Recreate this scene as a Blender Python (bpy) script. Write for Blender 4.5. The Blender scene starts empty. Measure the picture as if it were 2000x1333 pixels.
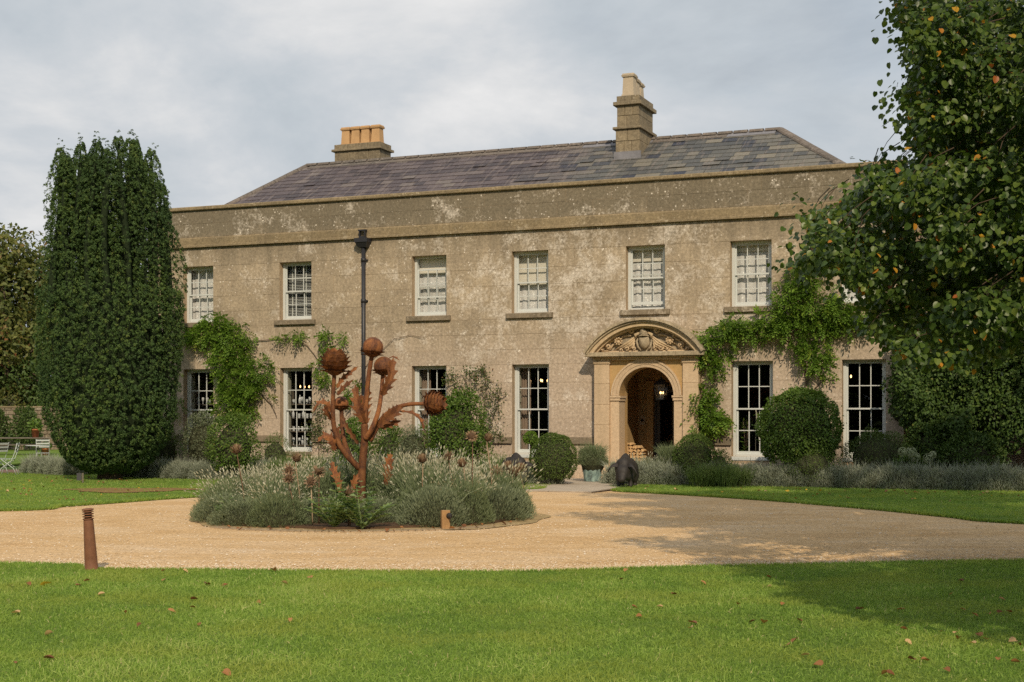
import bpy, math, random
import numpy as np
from mathutils import Vector, Matrix, Quaternion

R = math.radians
rs = np.random.RandomState(7)
rnd = random.Random(11)
SC = bpy.context.scene
COL = SC.collection

# ------------------------------------------------------------------ camera
F = 2778.0            # focal length in photograph pixels (50 mm on 36 mm, 2000 px wide)
HX, HY = 1000.0, 813.0
CH = 1.65             # eye height
cam = bpy.data.cameras.new("camera")
cam.lens = 50.0
cam.sensor_width = 36.0
cam.shift_y = (HY - 666.5) / 2000.0
cam.clip_start = 0.1
cam.clip_end = 6000
cam_o = bpy.data.objects.new("camera", cam)
COL.objects.link(cam_o)
cam_o.location = (0, 0, CH)
cam_o.rotation_euler = (R(90), 0, 0)
SC.camera = cam_o

# ------------------------------------------------------------------ sun, sky, exposure
SUN_AZ, SUN_EL = R(-6.0), R(35.0)
LDIR = Vector((math.sin(SUN_AZ) * math.cos(SUN_EL), math.cos(SUN_AZ) * math.cos(SUN_EL), -math.sin(SUN_EL)))
sl = bpy.data.lights.new("sun", 'SUN')
sl.energy = 2.75
sl.angle = R(0.7)
sl.color = (1.0, 0.84, 0.62)
sun = bpy.data.objects.new("sun", sl)
COL.objects.link(sun)
sun.location = (-4, -20, 30)
sun.rotation_mode = 'QUATERNION'
sun.rotation_quaternion = LDIR.to_track_quat('-Z', 'Y')

SC.view_settings.view_transform = 'Standard'
SC.view_settings.look = 'None'
SC.view_settings.exposure = 0.27
SC.view_settings.gamma = 1.0
SC.view_settings.use_curve_mapping = False
SC.cycles.use_denoising = False
SC.cycles.max_bounces = 8
SC.cycles.transparent_max_bounces = 24
SC.cycles.caustics_reflective = False
SC.cycles.caustics_refractive = False


class NT:
    """small helper for node trees"""
    def __init__(self, tree):
        self.t = tree
        self.n = tree.nodes
        self.l = tree.links

    def node(self, typ, **kw):
        n = self.n.new(typ)
        for k, v in kw.items():
            if k == 'ins':
                for i, val in v.items():
                    if isinstance(val, bpy.types.NodeSocket):
                        self.l.new(val, n.inputs[i])
                    else:
                        n.inputs[i].default_value = val
            else:
                setattr(n, k, v)
        return n

    def math(self, op, a, b=None, c=None, clamp=False):
        n = self.n.new('ShaderNodeMath')
        n.operation = op
        n.use_clamp = clamp
        for i, v in enumerate((a, b, c)):
            if v is None:
                continue
            if isinstance(v, bpy.types.NodeSocket):
                self.l.new(v, n.inputs[i])
            else:
                n.inputs[i].default_value = v
        return n.outputs[0]

    def noise(self, vec, scale, detail=4, rough=0.55, dist=0.0):
        n = self.n.new('ShaderNodeTexNoise')
        n.inputs['Scale'].default_value = scale
        n.inputs['Detail'].default_value = detail
        n.inputs['Roughness'].default_value = rough
        n.inputs['Distortion'].default_value = dist
        if vec is not None:
            self.l.new(vec, n.inputs['Vector'])
        return n.outputs['Fac']

    def ramp(self, fac, stops, interp='LINEAR'):
        n = self.n.new('ShaderNodeValToRGB')
        cr = n.color_ramp
        cr.interpolation = interp
        while len(cr.elements) > 1:
            cr.elements.remove(cr.elements[-1])
        for i, (p, c) in enumerate(stops):
            e = cr.elements[0] if i == 0 else cr.elements.new(p)
            e.position = p
            if not hasattr(c, '__len__'):
                c = (c, c, c)
            e.color = (c[0], c[1], c[2], 1)
        self.l.new(fac, n.inputs[0])
        return n.outputs[0]

    def mix(self, fac, a, b, blend='MIX'):
        n = self.n.new('ShaderNodeMix')
        n.data_type = 'RGBA'
        n.blend_type = blend
        for i, v in ((0, fac), (6, a), (7, b)):
            if isinstance(v, bpy.types.NodeSocket):
                self.l.new(v, n.inputs[i])
            elif i == 0:
                n.inputs[0].default_value = v
            else:
                n.inputs[i].default_value = (v[0], v[1], v[2], 1)
        return n.outputs[2]

    def mapping(self, vec, scale=(1, 1, 1), loc=(0, 0, 0), rot=(0, 0, 0)):
        n = self.n.new('ShaderNodeMapping')
        n.inputs['Scale'].default_value = scale
        n.inputs['Location'].default_value = loc
        n.inputs['Rotation'].default_value = rot
        self.l.new(vec, n.inputs['Vector'])
        return n.outputs[0]

    def bump(self, h, strength=0.3, dist=0.02):
        n = self.n.new('ShaderNodeBump')
        n.inputs['Strength'].default_value = strength
        n.inputs['Distance'].default_value = dist
        self.l.new(h, n.inputs['Height'])
        return n.outputs[0]


# world: Nishita sky with a broken cloud deck
world = bpy.data.worlds.new("World")
SC.world = world
world.use_nodes = True
w = NT(world.node_tree)
w.n.clear()
sky = w.node('ShaderNodeTexSky', sky_type='NISHITA', sun_disc=False, sun_elevation=SUN_EL, sun_rotation=R(174))
sky.air_density = 1.0
sky.dust_density = 1.5
wtc = w.node('ShaderNodeTexCoord')
sep = w.node('ShaderNodeSeparateXYZ', ins={0: wtc.outputs['Generated']})
zz = w.math('ADD', w.math('MAXIMUM', sep.outputs[2], 0.0), 0.34)
cx = w.math('DIVIDE', sep.outputs[0], zz)
cy = w.math('DIVIDE', sep.outputs[1], zz)
cv = w.node('ShaderNodeCombineXYZ', ins={0: cx, 1: cy, 2: 0.0}).outputs[0]
cv = w.mapping(cv, loc=(3.1, 5.7, 0.3))
n1 = w.noise(cv, 1.3, 8, 0.55, 0.2)
n2 = w.noise(w.mapping(cv, loc=(9, 2, 4)), 2.3, 10, 0.58, 0.25)
cover = w.ramp(n1, [(0.28, 0.80), (0.46, 1.0)])
ccol = w.ramp(w.math('ADD', w.math('MULTIPLY', n2, 0.75), w.math('MULTIPLY', n1, 0.25)),
              [(0.38, (4.4, 4.85, 5.3)), (0.45, (5.05, 5.5, 5.9)), (0.52, (5.8, 6.1, 6.4)), (0.58, (6.8, 6.9, 7.0)), (0.65, (7.9, 7.85, 7.8))])
wc = w.mix(cover, sky.outputs[0], ccol)
bg = w.node('ShaderNodeBackground', ins={0: wc, 1: 0.088})
wo = w.node('ShaderNodeOutputWorld', ins={0: bg.outputs[0]})

# ------------------------------------------------------------------ photo geometry -> place
TH = R(22.3)
CT, ST = math.cos(TH), math.sin(TH)
Z0 = 38.5


def at(px, py, z):
    """point at depth z metres on the line through a photo pixel"""
    return Vector(((px - HX) / F * z, z, CH - (py - HY) / F * z))


def ground(px, py):
    z = F * CH / (py - HY)
    return Vector(((px - HX) / F * z, z, 0))


def fac(px, py, d=0.0):
    """house coordinates (s along front, d into house, h up)"""
    u = (px - HX) / F
    t = (d + Z0 * CT) / (u * ST + CT)
    return Vector((t * u * CT - (t - Z0) * ST, d, CH - (py - HY) / F * t))


def hw(s, d, h):
    return Vector((s * CT + d * ST, Z0 - s * ST + d * CT, h))


def project(V):
    V = np.asarray(V)
    return HX + V[:, 0] / V[:, 1] * F, HY - (V[:, 2] - CH) / V[:, 1] * F


# ------------------------------------------------------------------ objects
def tag(o, label=None, cat=None, group=None, kind=None):
    if label: o['label'] = label
    if cat: o['category'] = cat
    if group: o['group'] = group
    if kind: o['kind'] = kind
    return o


def empty(name, loc=(0, 0, 0), rz=0.0, label=None, cat=None, group=None, parent=None):
    o = bpy.data.objects.new(name, None)
    o.empty_display_size = 0.2
    COL.objects.link(o)
    o.location = loc
    o.rotation_euler = (0, 0, rz)
    if parent: o.parent = parent
    return tag(o, label, cat, group)


def link(name, me, parent=None, loc=None, rot=None):
    o = bpy.data.objects.new(name, me)
    COL.objects.link(o)
    if parent: o.parent = parent
    if loc is not None: o.location = loc
    if rot is not None: o.rotation_euler = rot
    return o


def copy_tree(o, parent=None):
    c = o.copy()
    COL.objects.link(c)
    c.parent = parent
    for ch in list(o.children):
        copy_tree(ch, c)
    return c


def mesh_np(name, V, faces, mat=None, att=None, smooth=False):
    """faces: list of (M,k) int arrays; att: per-vertex float written as 'rnd'"""
    V = np.asarray(V, dtype=np.float32)
    me = bpy.data.meshes.new(name)
    me.vertices.add(len(V))
    me.vertices.foreach_set('co', V.ravel())
    if not isinstance(faces, list):
        faces = [faces]
    idx = np.concatenate([np.asarray(f).ravel() for f in faces]).astype(np.int32)
    starts, s0 = [], 0
    for f in faces:
        m, k = f.shape
        starts.append(s0 + np.arange(m) * k)
        s0 += m * k
    starts = np.concatenate(starts).astype(np.int32)
    me.loops.add(len(idx))
    me.loops.foreach_set('vertex_index', idx)
    me.polygons.add(len(starts))
    me.polygons.foreach_set('loop_start', starts)
    if att is not None:
        a = me.attributes.new('rnd', 'FLOAT', 'POINT')
        a.data.foreach_set('value', np.asarray(att, dtype=np.float32))
    if smooth:
        me.polygons.foreach_set('use_smooth', np.ones(len(starts), dtype=bool))
    me.update(calc_edges=True)
    if mat: me.materials.append(mat)
    return me


class MB:
    """collects shapes into one mesh"""
    def __init__(self):
        self.v, self.f, self.sm, self.a = [], [], [], []

    def add(self, verts, faces, smooth=False, a=None):
        b = len(self.v)
        a = rnd.random() if a is None else a
        self.v += [tuple(p) for p in verts]
        self.a += [a] * len(verts)
        for fc in faces:
            self.f.append([b + i for i in fc])
            self.sm.append(smooth)
        return self

    def box(self, x0, x1, y0, y1, z0, z1, a=None):
        v = [(x0, y0, z0), (x1, y0, z0), (x1, y1, z0), (x0, y1, z0), (x0, y0, z1), (x1, y0, z1), (x1, y1, z1), (x0, y1, z1)]
        return self.add(v, [(0, 3, 2, 1), (4, 5, 6, 7), (0, 1, 5, 4), (1, 2, 6, 5), (2, 3, 7, 6), (3, 0, 4, 7)], a=a)

    def cbox(self, x0, x1, y0, y1, z0, z1, c=0.01, a=None):
        """box with its front (y0) edges chamfered"""
        v = [(x0, y0 + c, z0), (x1, y0 + c, z0), (x1, y0 + c, z1), (x0, y0 + c, z1),
             (x0 + c, y0, z0 + c), (x1 - c, y0, z0 + c), (x1 - c, y0, z1 - c), (x0 + c, y0, z1 - c),
             (x0, y1, z0), (x1, y1, z0), (x1, y1, z1), (x0, y1, z1)]
        f = [(4, 5, 6, 7), (0, 1, 5, 4), (1, 2, 6, 5), (2, 3, 7, 6), (3, 0, 4, 7),
             (8, 9, 1, 0), (9, 10, 2, 1), (10, 11, 3, 2), (11, 8, 0, 3), (9, 8, 11, 10)]
        return self.add(v, f, a=a)

    def hexa(self, v, a=None):
        return self.add(v, [(0, 3, 2, 1), (4, 5, 6, 7), (0, 1, 5, 4), (1, 2, 6, 5), (2, 3, 7, 6), (3, 0, 4, 7)], a=a)

    def tube(self, path, rad, n=8, smooth=True, cap=True, a=None):
        path = [Vector(p) for p in path]
        if not hasattr(rad, '__len__'):
            rad = [rad] * len(path)
        vs, fs = [], []
        prev = None
        for i, p in enumerate(path):
            t = (path[min(i + 1, len(path) - 1)] - path[max(i - 1, 0)]).normalized()
            if prev is None:
                x = t.orthogonal().normalized()
            else:
                x = (prev - t * prev.dot(t))
                x = x.normalized() if x.length > 1e-6 else t.orthogonal().normalized()
            prev = x
            y = t.cross(x)
            for k in range(n):
                an = 2 * math.pi * k / n
                vs.append(p + (x * math.cos(an) + y * math.sin(an)) * rad[i])
        for i in range(len(path) - 1):
            for k in range(n):
                k2 = (k + 1) % n
                fs.append((i * n + k, i * n + k2, (i + 1) * n + k2, (i + 1) * n + k))
        if cap:
            fs.append(tuple(range(n))[::-1])
            m = (len(path) - 1) * n
            fs.append(tuple(m + k for k in range(n)))
        return self.add(vs, fs, smooth, a)

    def lathe(self, prof, n=20, o=(0, 0, 0), M=None, smooth=True, a=None):
        """prof: (r,z) list"""
        vs, fs = [], []
        o = Vector(o)
        for r_, z_ in prof:
            for k in range(n):
                an = 2 * math.pi * k / n
                p = Vector((r_ * math.cos(an), r_ * math.sin(an), z_))
                if M is not None: p = M @ p
                vs.append(p + o)
        for i in range(len(prof) - 1):
            for k in range(n):
                k2 = (k + 1) % n
                fs.append((i * n + k, i * n + k2, (i + 1) * n + k2, (i + 1) * n + k))
        fs.append(tuple(range(n))[::-1])
        m = (len(prof) - 1) * n
        fs.append(tuple(m + k for k in range(n)))
        return self.add(vs, fs, smooth, a)

    def ball(self, c, rx, ry=None, rz=None, nu=14, nv=9, M=None, a=None, bumpy=0.0):
        ry = rx if ry is None else ry
        rz = rx if rz is None else rz
        c = Vector(c)
        vs, fs = [], []
        for i in range(nv + 1):
            ph = math.pi * i / nv
            for k in range(nu):
                an = 2 * math.pi * k / nu
                q = 1 + (rnd.uniform(-bumpy, bumpy) if bumpy else 0)
                p = Vector((rx * math.sin(ph) * math.cos(an), ry * math.sin(ph) * math.sin(an), -rz * math.cos(ph))) * q
                if M is not None: p = M @ p
                vs.append(p + c)
        for i in range(nv):
            for k in range(nu):
                k2 = (k + 1) % nu
                fs.append((i * nu + k, i * nu + k2, (i + 1) * nu + k2, (i + 1) * nu + k))
        return self.add(vs, fs, True, a)

    def arcring(self, c, h, r0, r1, d0, d1, a0, a1, n=28, a=None):
        """ring sector in the front plane: centre (c,h), radii r0<r1, from depth d0 (front) to d1"""
        vs, fs = [], []
        for i in range(n + 1):
            an = a0 + (a1 - a0) * i / n
            cs, sn = math.cos(an), math.sin(an)
            vs += [(c + r0 * cs, d0, h + r0 * sn), (c + r1 * cs, d0, h + r1 * sn), (c + r1 * cs, d1, h + r1 * sn), (c + r0 * cs, d1, h + r0 * sn)]
        for i in range(n):
            b, e = i * 4, i * 4 + 4
            for k in range(4):
                k2 = (k + 1) % 4
                fs.append((b + k, e + k, e + k2, b + k2))
        fs.append((0, 1, 2, 3)); m = n * 4
        fs.append((m + 3, m + 2, m + 1, m))
        return self.add(vs, fs, a=a)

    def mesh(self, name, mat):
        me = bpy.data.meshes.new(name)
        me.from_pydata(self.v, [], self.f)
        me.polygons.foreach_set('use_smooth', np.array(self.sm, dtype=bool))
        at_ = me.attributes.new('rnd', 'FLOAT', 'POINT')
        at_.data.foreach_set('value', np.array(self.a, dtype=np.float32))
        me.update()
        if mat: me.materials.append(mat)
        return me

    def build(self, name, mat, parent=None, loc=None, rot=None):
        return link(name, self.mesh(name, mat), parent, loc, rot)


# ------------------------------------------------------------------ materials
MATS = {}


def new_mat(name):
    m = bpy.data.materials.new(name)
    m.use_nodes = True
    nt = NT(m.node_tree)
    nt.n.clear()
    out = nt.node('ShaderNodeOutputMaterial')
    MATS[name] = m
    return m, nt, out


def principled(nt, out, color, rough=0.8, spec=0.3, normal=None, metal=0.0):
    p = nt.node('ShaderNodeBsdfPrincipled')
    for k, v in (('Base Color', color), ('Roughness', rough), ('Specular IOR Level', spec), ('Metallic', metal)):
        if isinstance(v, bpy.types.NodeSocket):
            nt.l.new(v, p.inputs[k])
        elif k == 'Base Color':
            p.inputs[k].default_value = (v[0], v[1], v[2], 1)
        else:
            p.inputs[k].default_value = v
    if normal is not None:
        nt.l.new(normal, p.inputs['Normal'])
    nt.l.new(p.outputs[0], out.inputs[0])
    return p


def objco(nt):
    return nt.node('ShaderNodeTexCoord').outputs['Object']


def posco(nt):
    return nt.node('ShaderNodeNewGeometry').outputs['Position']


def att(nt):
    return nt.node('ShaderNodeAttribute', attribute_name='rnd').outputs['Fac']


def plain(name, c, rough=0.7, spec=0.3, var=0.25, scale=8.0, bump=0.15, metal=0.0):
    """one colour with natural variation and grain"""
    m, nt, out = new_mat(name)
    co = objco(nt)
    n = nt.noise(co, scale, 5, 0.6)
    n2 = nt.noise(co, scale * 7, 3, 0.6)
    k = nt.math('ADD', nt.math('MULTIPLY', n, 0.65), nt.math('MULTIPLY', n2, 0.35))
    lo = tuple(x * (1 - var) for x in c)
    hi = tuple(min(1, x * (1 + var)) for x in c)
    col = nt.ramp(k, [(0.3, lo), (0.7, hi)])
    principled(nt, out, col, rough, spec, nt.bump(k, bump, 0.01), metal)
    return m


def foliage(name, stops, trans=0.3, rough=0.5, spec=0.35, patch=None):
    """leaf material; the leaf's own random value picks its colour"""
    m, nt, out = new_mat(name)
    col = nt.ramp(att(nt), stops)
    if patch:
        sc, c2, amt = patch
        k = nt.ramp(nt.noise(posco(nt), sc, 3, 0.5), [(0.45, 0.0), (0.65, amt)])
        col = nt.mix(k, col, c2)
    p = nt.node('ShaderNodeBsdfPrincipled', ins={'Base Color': col, 'Roughness': rough, 'Specular IOR Level': spec})
    t = nt.node('ShaderNodeBsdfTranslucent', ins={0: nt.mix(1.0, col, (1.5, 1.5, 0.9), 'MULTIPLY')})
    mx = nt.node('ShaderNodeMixShader', ins={0: trans, 1: p.outputs[0], 2: t.outputs[0]})
    nt.l.new(mx.outputs[0], out.inputs[0])
    return m


def stone_mat(name, base, dark, pale, lichen=0.3, zone=None, speck=0.5, lower=None, upper=None, grain=0.6):
    """weathered limestone in house coordinates"""
    m, nt, out = new_mat(name)
    co = objco(nt)
    xyz = nt.node('ShaderNodeSeparateXYZ', ins={0: co})
    big = nt.noise(co, 0.55, 5, 0.6, 0.3)
    mid = nt.noise(co, 2.3, 6, 0.65, 0.2)
    fine = nt.noise(co, 14, 5, 0.8)
    streak = nt.noise(nt.mapping(co, scale=(3.2, 1, 0.35)), 1.0, 5, 0.6)
    col = nt.mix(nt.ramp(nt.math('ADD', nt.math('MULTIPLY', big, 0.5), nt.math('MULTIPLY', mid, 0.5)), [(0.36, 0.0), (0.66, 1.0)]), base, dark)
    h = xyz.outputs[2]
    if lower:
        k = nt.math('ADD', h, nt.math('MULTIPLY', nt.math('SUBTRACT', big, 0.5), 3.0))
        k = nt.ramp(nt.math('DIVIDE', k, 8.0), [(0.34, 0.8), (0.56, 0.0)])
        col = nt.mix(k, col, lower)
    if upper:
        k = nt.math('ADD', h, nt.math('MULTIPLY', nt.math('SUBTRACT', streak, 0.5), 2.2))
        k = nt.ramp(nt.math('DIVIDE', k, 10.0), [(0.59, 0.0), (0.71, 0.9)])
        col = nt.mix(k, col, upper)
    # rain streaks, stronger below the string course and below the sills
    st2 = nt.noise(nt.mapping(co, scale=(5.5, 1, 0.25)), 1.0, 4, 0.65)
    def hband(lo, hi):
        return nt.math('MULTIPLY', nt.ramp(nt.math('DIVIDE', h, 10.0), [(lo / 10 - .0005, 0.0), (lo / 10 + .05, 0.6), (hi / 10 - .001, 1.0), (hi / 10, 0.0)]), 1.0)
    damp = nt.math('ADD', hband(5.7, 6.68), hband(3.3, 4.3), clamp=True)
    sk = nt.math('ADD', nt.ramp(streak, [(0.52, 0.0), (0.72, 0.35)]), nt.math('MULTIPLY', damp, nt.ramp(st2, [(0.46, 0.0), (0.66, 0.6)])), clamp=True)
    col = nt.mix(sk, col, tuple(x * 0.58 for x in base))
    # each block its own tone
    tone = nt.ramp(att(nt), [(0.0, 0.94), (1.0, 1.06)])
    col = nt.mix(1.0, col, tone, 'MULTIPLY')
    # pale lichen / lost skin
    ln = nt.math('ADD', nt.math('MULTIPLY', nt.noise(co, 1.3, 4, 0.55, 0.4), 0.5), nt.math('MULTIPLY', nt.noise(co, 7, 7, 0.8), 0.5))
    thr = 0.585 - 0.08 * lichen
    if zone:
        (s0, ss), (h0, hs), amt = zone
        a = nt.math('POWER', nt.math('DIVIDE', nt.math('SUBTRACT', xyz.outputs[0], s0), ss), 2.0)
        b = nt.math('POWER', nt.math('DIVIDE', nt.math('SUBTRACT', h, h0), hs), 2.0)
        z = nt.math('EXPONENT', nt.math('MULTIPLY', nt.math('ADD', a, b), -1.0))
        ln = nt.math('ADD', ln, nt.math('MULTIPLY', z, amt))
    col = nt.mix(nt.ramp(ln, [(thr - 0.01, 0.0), (thr + 0.11, 0.75)]), col, pale)
    # fine speckle
    vor = nt.node('ShaderNodeTexVoronoi', ins={0: co})
    vor.inputs['Scale'].default_value = 11
    sp = nt.math('MULTIPLY', nt.ramp(vor.outputs['Distance'], [(0.16, 1.0), (0.26, 0.0)]),
                 nt.ramp(nt.noise(co, 2.6, 4, 0.7), [(0.5, 0.0), (0.62, speck)]))
    col = nt.mix(sp, col, tuple(min(1, x * 1.25) for x in pale))
    col = nt.mix(grain, col, nt.mix(1.0, col, nt.ramp(fine, [(0.32, 0.42), (0.5, 1.0), (0.68, 1.6)]), 'MULTIPLY'))
    bh = nt.math('ADD', nt.math('MULTIPLY', fine, 0.6), nt.math('MULTIPLY', mid, 0.4))
    principled(nt, out, col, 0.92, 0.15, nt.bump(bh, 0.5, 0.02))
    return m


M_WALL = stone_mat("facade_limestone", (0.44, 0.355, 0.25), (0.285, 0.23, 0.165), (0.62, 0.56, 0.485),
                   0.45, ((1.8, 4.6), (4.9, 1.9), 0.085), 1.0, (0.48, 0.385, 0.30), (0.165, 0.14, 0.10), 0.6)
M_JOINT = plain("lime_mortar", (0.40, 0.30, 0.20), 0.95, 0.1)
M_COPE = stone_mat("weathered_coping", (0.29, 0.225, 0.135), (0.19, 0.15, 0.095), (0.46, 0.40, 0.30), 0.0)
M_SILL = stone_mat("sill_stone", (0.27, 0.215, 0.15), (0.17, 0.14, 0.10), (0.48, 0.42, 0.34), 0.4)
M_PORCH = stone_mat("porch_limestone", (0.58, 0.45, 0.28), (0.52, 0.385, 0.22), (0.55, 0.47, 0.36), -0.2, None, 0.3, (0.54, 0.40, 0.27), None, 0.3)
M_OCHRE = stone_mat("ochre_limestone", (0.50, 0.33, 0.15), (0.46, 0.30, 0.135), (0.56, 0.42, 0.25), -0.4, None, 0.1, None, None, 0.25)
M_PEDI = stone_mat("pediment_limestone", (0.46, 0.37, 0.25), (0.27, 0.225, 0.16), (0.50, 0.44, 0.35), 0.2)
M_CHIM = stone_mat("chimney_stone", (0.30, 0.24, 0.155), (0.15, 0.125, 0.09), (0.42, 0.37, 0.28), 0.1)
M_POT = plain("buff_chimney_clay", (0.50, 0.31, 0.155), 0.85, 0.2, 0.18, 4)
M_POT2 = plain("grey_chimney_clay", (0.46, 0.38, 0.28), 0.88, 0.2, 0.2, 4)
M_WHITE = plain("white_sash_paint", (0.57, 0.59, 0.57), 0.45, 0.4, 0.05, 5, 0.04)
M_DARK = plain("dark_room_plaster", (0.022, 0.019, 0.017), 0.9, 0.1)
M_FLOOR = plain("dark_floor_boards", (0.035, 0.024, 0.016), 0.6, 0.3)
M_PIPE = plain("black_pipe_paint", (0.028, 0.028, 0.033), 0.45, 0.4, 0.2, 6)
M_LEAD = plain("lead_flashing", (0.20, 0.195, 0.21), 0.6, 0.4, 0.3, 3)


def slate_mat():
    m, nt, out = new_mat("roof_slate")
    co = objco(nt)
    x = nt.node('ShaderNodeSeparateXYZ', ins={0: co})
    wob = nt.math('MULTIPLY', nt.math('SUBTRACT', nt.noise(co, 0.8, 4, 0.6), 0.5), 5.0)
    side = nt.ramp(nt.math('DIVIDE', nt.math('ADD', nt.math('ADD', x.outputs[0], wob), 10.0), 20.0), [(0.46, 0.0), (0.58, 1.0)])
    a = att(nt)
    purple = nt.ramp(a, [(0.0, (0.055, 0.045, 0.050)), (0.5, (0.088, 0.070, 0.075)), (0.9, (0.125, 0.10, 0.10)), (1.0, (0.17, 0.145, 0.13))])
    grey = nt.ramp(a, [(0.0, (0.035, 0.04, 0.06)), (0.12, (0.07, 0.072, 0.072)), (0.6, (0.115, 0.112, 0.10)), (1.0, (0.20, 0.18, 0.14))])
    col = nt.mix(side, purple, grey)
    st = nt.noise(nt.mapping(co, scale=(9, 0.9, 0.9)), 1.0, 5, 0.65)
    col = nt.mix(nt.ramp(st, [(0.52, 0.0), (0.68, 0.5)]), col, (0.25, 0.205, 0.18))
    f = nt.noise(co, 18, 4, 0.7)
    col = nt.mix(1.0, col, nt.ramp(f, [(0.3, 0.75), (0.7, 1.2)]), 'MULTIPLY')
    principled(nt, out, col, 0.62, 0.4, nt.bump(f, 0.3, 0.01))
    return m


M_SLATE = slate_mat()
M_RIDGE = stone_mat("ridge_tile_clay", (0.20, 0.165, 0.14), (0.12, 0.11, 0.10), (0.34, 0.30, 0.26), 0.3)


def glass_mat(name, tint=(0.97, 0.97, 0.965), refl=1.0):
    m, nt, out = new_mat(name)
    fr = nt.node('ShaderNodeFresnel')
    fr.inputs[0].default_value = 1.5
    co = posco(nt)
    nb = nt.bump(nt.noise(co, 1.5, 0, 0.5), 0.004, 0.03)
    t = nt.node('ShaderNodeBsdfTransparent', ins={0: (*tint, 1)})
    g = nt.node('ShaderNodeBsdfGlossy', ins={'Roughness': 0.02})
    front = nt.math('SUBTRACT', 1.0, nt.node('ShaderNodeNewGeometry').outputs['Backfacing'])
    nt.l.new(nb, g.inputs['Normal'])
    mx = nt.node('ShaderNodeMixShader', ins={0: nt.math('MULTIPLY', nt.math('MULTIPLY', fr.outputs[0], refl), front), 1: t.outputs[0], 2: g.outputs[0]})
    nt.l.new(mx.outputs[0], out.inputs[0])
    return m


M_GLASS = glass_mat("window_glass")


def lace_mat():
    m, nt, out = new_mat("lace_net")
    co = objco(nt)
    xyz = nt.node('ShaderNodeSeparateXYZ', ins={0: co})
    band = nt.math('SINE', nt.math('MULTIPLY', xyz.outputs[0], 17.0))
    v = nt.node('ShaderNodeTexVoronoi', ins={0: nt.mapping(co, scale=(1, 0.01, 1))})
    v.inputs['Scale'].default_value = 26
    thick = nt.math('MULTIPLY', nt.ramp(v.outputs['Distance'], [(0.28, 1.0), (0.42, 0.0)]), nt.ramp(band, [(0.55, 0.08), (0.9, 1.0)]))
    v2 = nt.node('ShaderNodeTexVoronoi', ins={0: nt.mapping(co, scale=(1, 0.01, 1), loc=(3, 0, 1))})
    v2.inputs['Scale'].default_value = 9
    thick = nt.math('MAXIMUM', thick, nt.ramp(v2.outputs['Distance'], [(0.16, 1.0), (0.22, 0.0)]))
    k = nt.math('ADD', 0.86, nt.math('MULTIPLY', thick, 0.14))
    d = nt.node('ShaderNodeBsdfDiffuse', ins={0: nt.mix(thick, (0.72, 0.72, 0.71), (0.94, 0.94, 0.92))})
    t = nt.node('ShaderNodeBsdfTransparent')
    mx = nt.node('ShaderNodeMixShader', ins={0: k, 1: t.outputs[0], 2: d.outputs[0]})
    nt.l.new(mx.outputs[0], out.inputs[0])
    return m


M_LACE = lace_mat()
M_BLIND = plain("cream_blind_cloth", (0.66, 0.63, 0.55), 0.9, 0.1, 0.06, 4)
M_CURT = plain("brown_grey_curtain", (0.26, 0.20, 0.155), 0.9, 0.1, 0.2, 6)
M_PANEL = plain("painted_shutter_wood", (0.36, 0.35, 0.28), 0.7, 0.2, 0.1, 6)


def rust_mat():
    m, nt, out = new_mat("rusted_steel")
    co = posco(nt)
    a = nt.noise(nt.mapping(co, scale=(1, 1, .55)), 6, 7, 0.72, 0.6)
    b = nt.noise(co, 45, 4, 0.7)
    k = nt.math('ADD', nt.math('MULTIPLY', a, 0.7), nt.math('MULTIPLY', b, 0.3))
    col = nt.ramp(k, [(0.36, (0.050, 0.022, 0.014)), (0.46, (0.14, 0.052, 0.022)), (0.55, (0.25, 0.095, 0.030)), (0.64, (0.32, 0.14, 0.05)), (0.72, (0.40, 0.22, 0.11))])
    col = nt.mix(1.0, col, nt.ramp(att(nt), [(0.0, 0.6), (1.0, 1.25)]), 'MULTIPLY')
    principled(nt, out, col, 0.75, 0.35, nt.bump(b, 0.35, 0.008))
    return m


M_RUST = rust_mat()
M_RUST2 = plain("brown_rusted_bollard", (0.19, 0.082, 0.042), 0.7, 0.35, 0.3, 9, 0.25)


def copper_mat():
    m, nt, out = new_mat("verdigris_copper")
    co = objco(nt)
    a = nt.noise(nt.mapping(co, scale=(1, 1, 0.6)), 9, 6, 0.7, 0.5)
    col = nt.ramp(a, [(0.34, (0.10, 0.125, 0.12)), (0.45, (0.19, 0.28, 0.27)), (0.55, (0.31, 0.44, 0.41)), (0.70, (0.46, 0.60, 0.54))])
    principled(nt, out, col, 0.7, 0.4, nt.bump(a, 0.3, 0.01))
    return m


M_COPPER = copper_mat()
M_BRONZE = plain("dark_bronze", (0.030, 0.025, 0.022), 0.6, 0.35, 0.4, 11, 0.5)
M_TERRA = plain("terracotta", (0.42, 0.15, 0.075), 0.85, 0.2, 0.2, 8)
M_WOOD = plain("grey_oak", (0.16, 0.135, 0.105), 0.85, 0.2, 0.3, 7)
M_POST = plain("tan_post_wood", (0.34, 0.20, 0.09), 0.85, 0.2, 0.35, 9)
M_BARK = plain("tree_bark", (0.085, 0.062, 0.045), 0.95, 0.1, 0.4, 6, 0.6)
M_VINE = plain("vine_bark", (0.15, 0.11, 0.08), 0.95, 0.1, 0.4, 9, 0.5)
M_FILLER = plain("dark_filler_core", (0.045, 0.047, 0.026), 0.95, 0.1, 0.5, 6, 0.6)  # dark brown-green for the solid cores inside the foliage
M_WIRE = plain("pale_painted_wire", (0.50, 0.54, 0.52), 0.5, 0.4, 0.05)
M_BLACK = plain("black_lamp_metal", (0.015, 0.015, 0.016), 0.5, 0.4, 0.2)
M_LOGEND = plain("split_log_wood", (0.58, 0.38, 0.19), 0.9, 0.1, 0.35, 9, 0.4)
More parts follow.
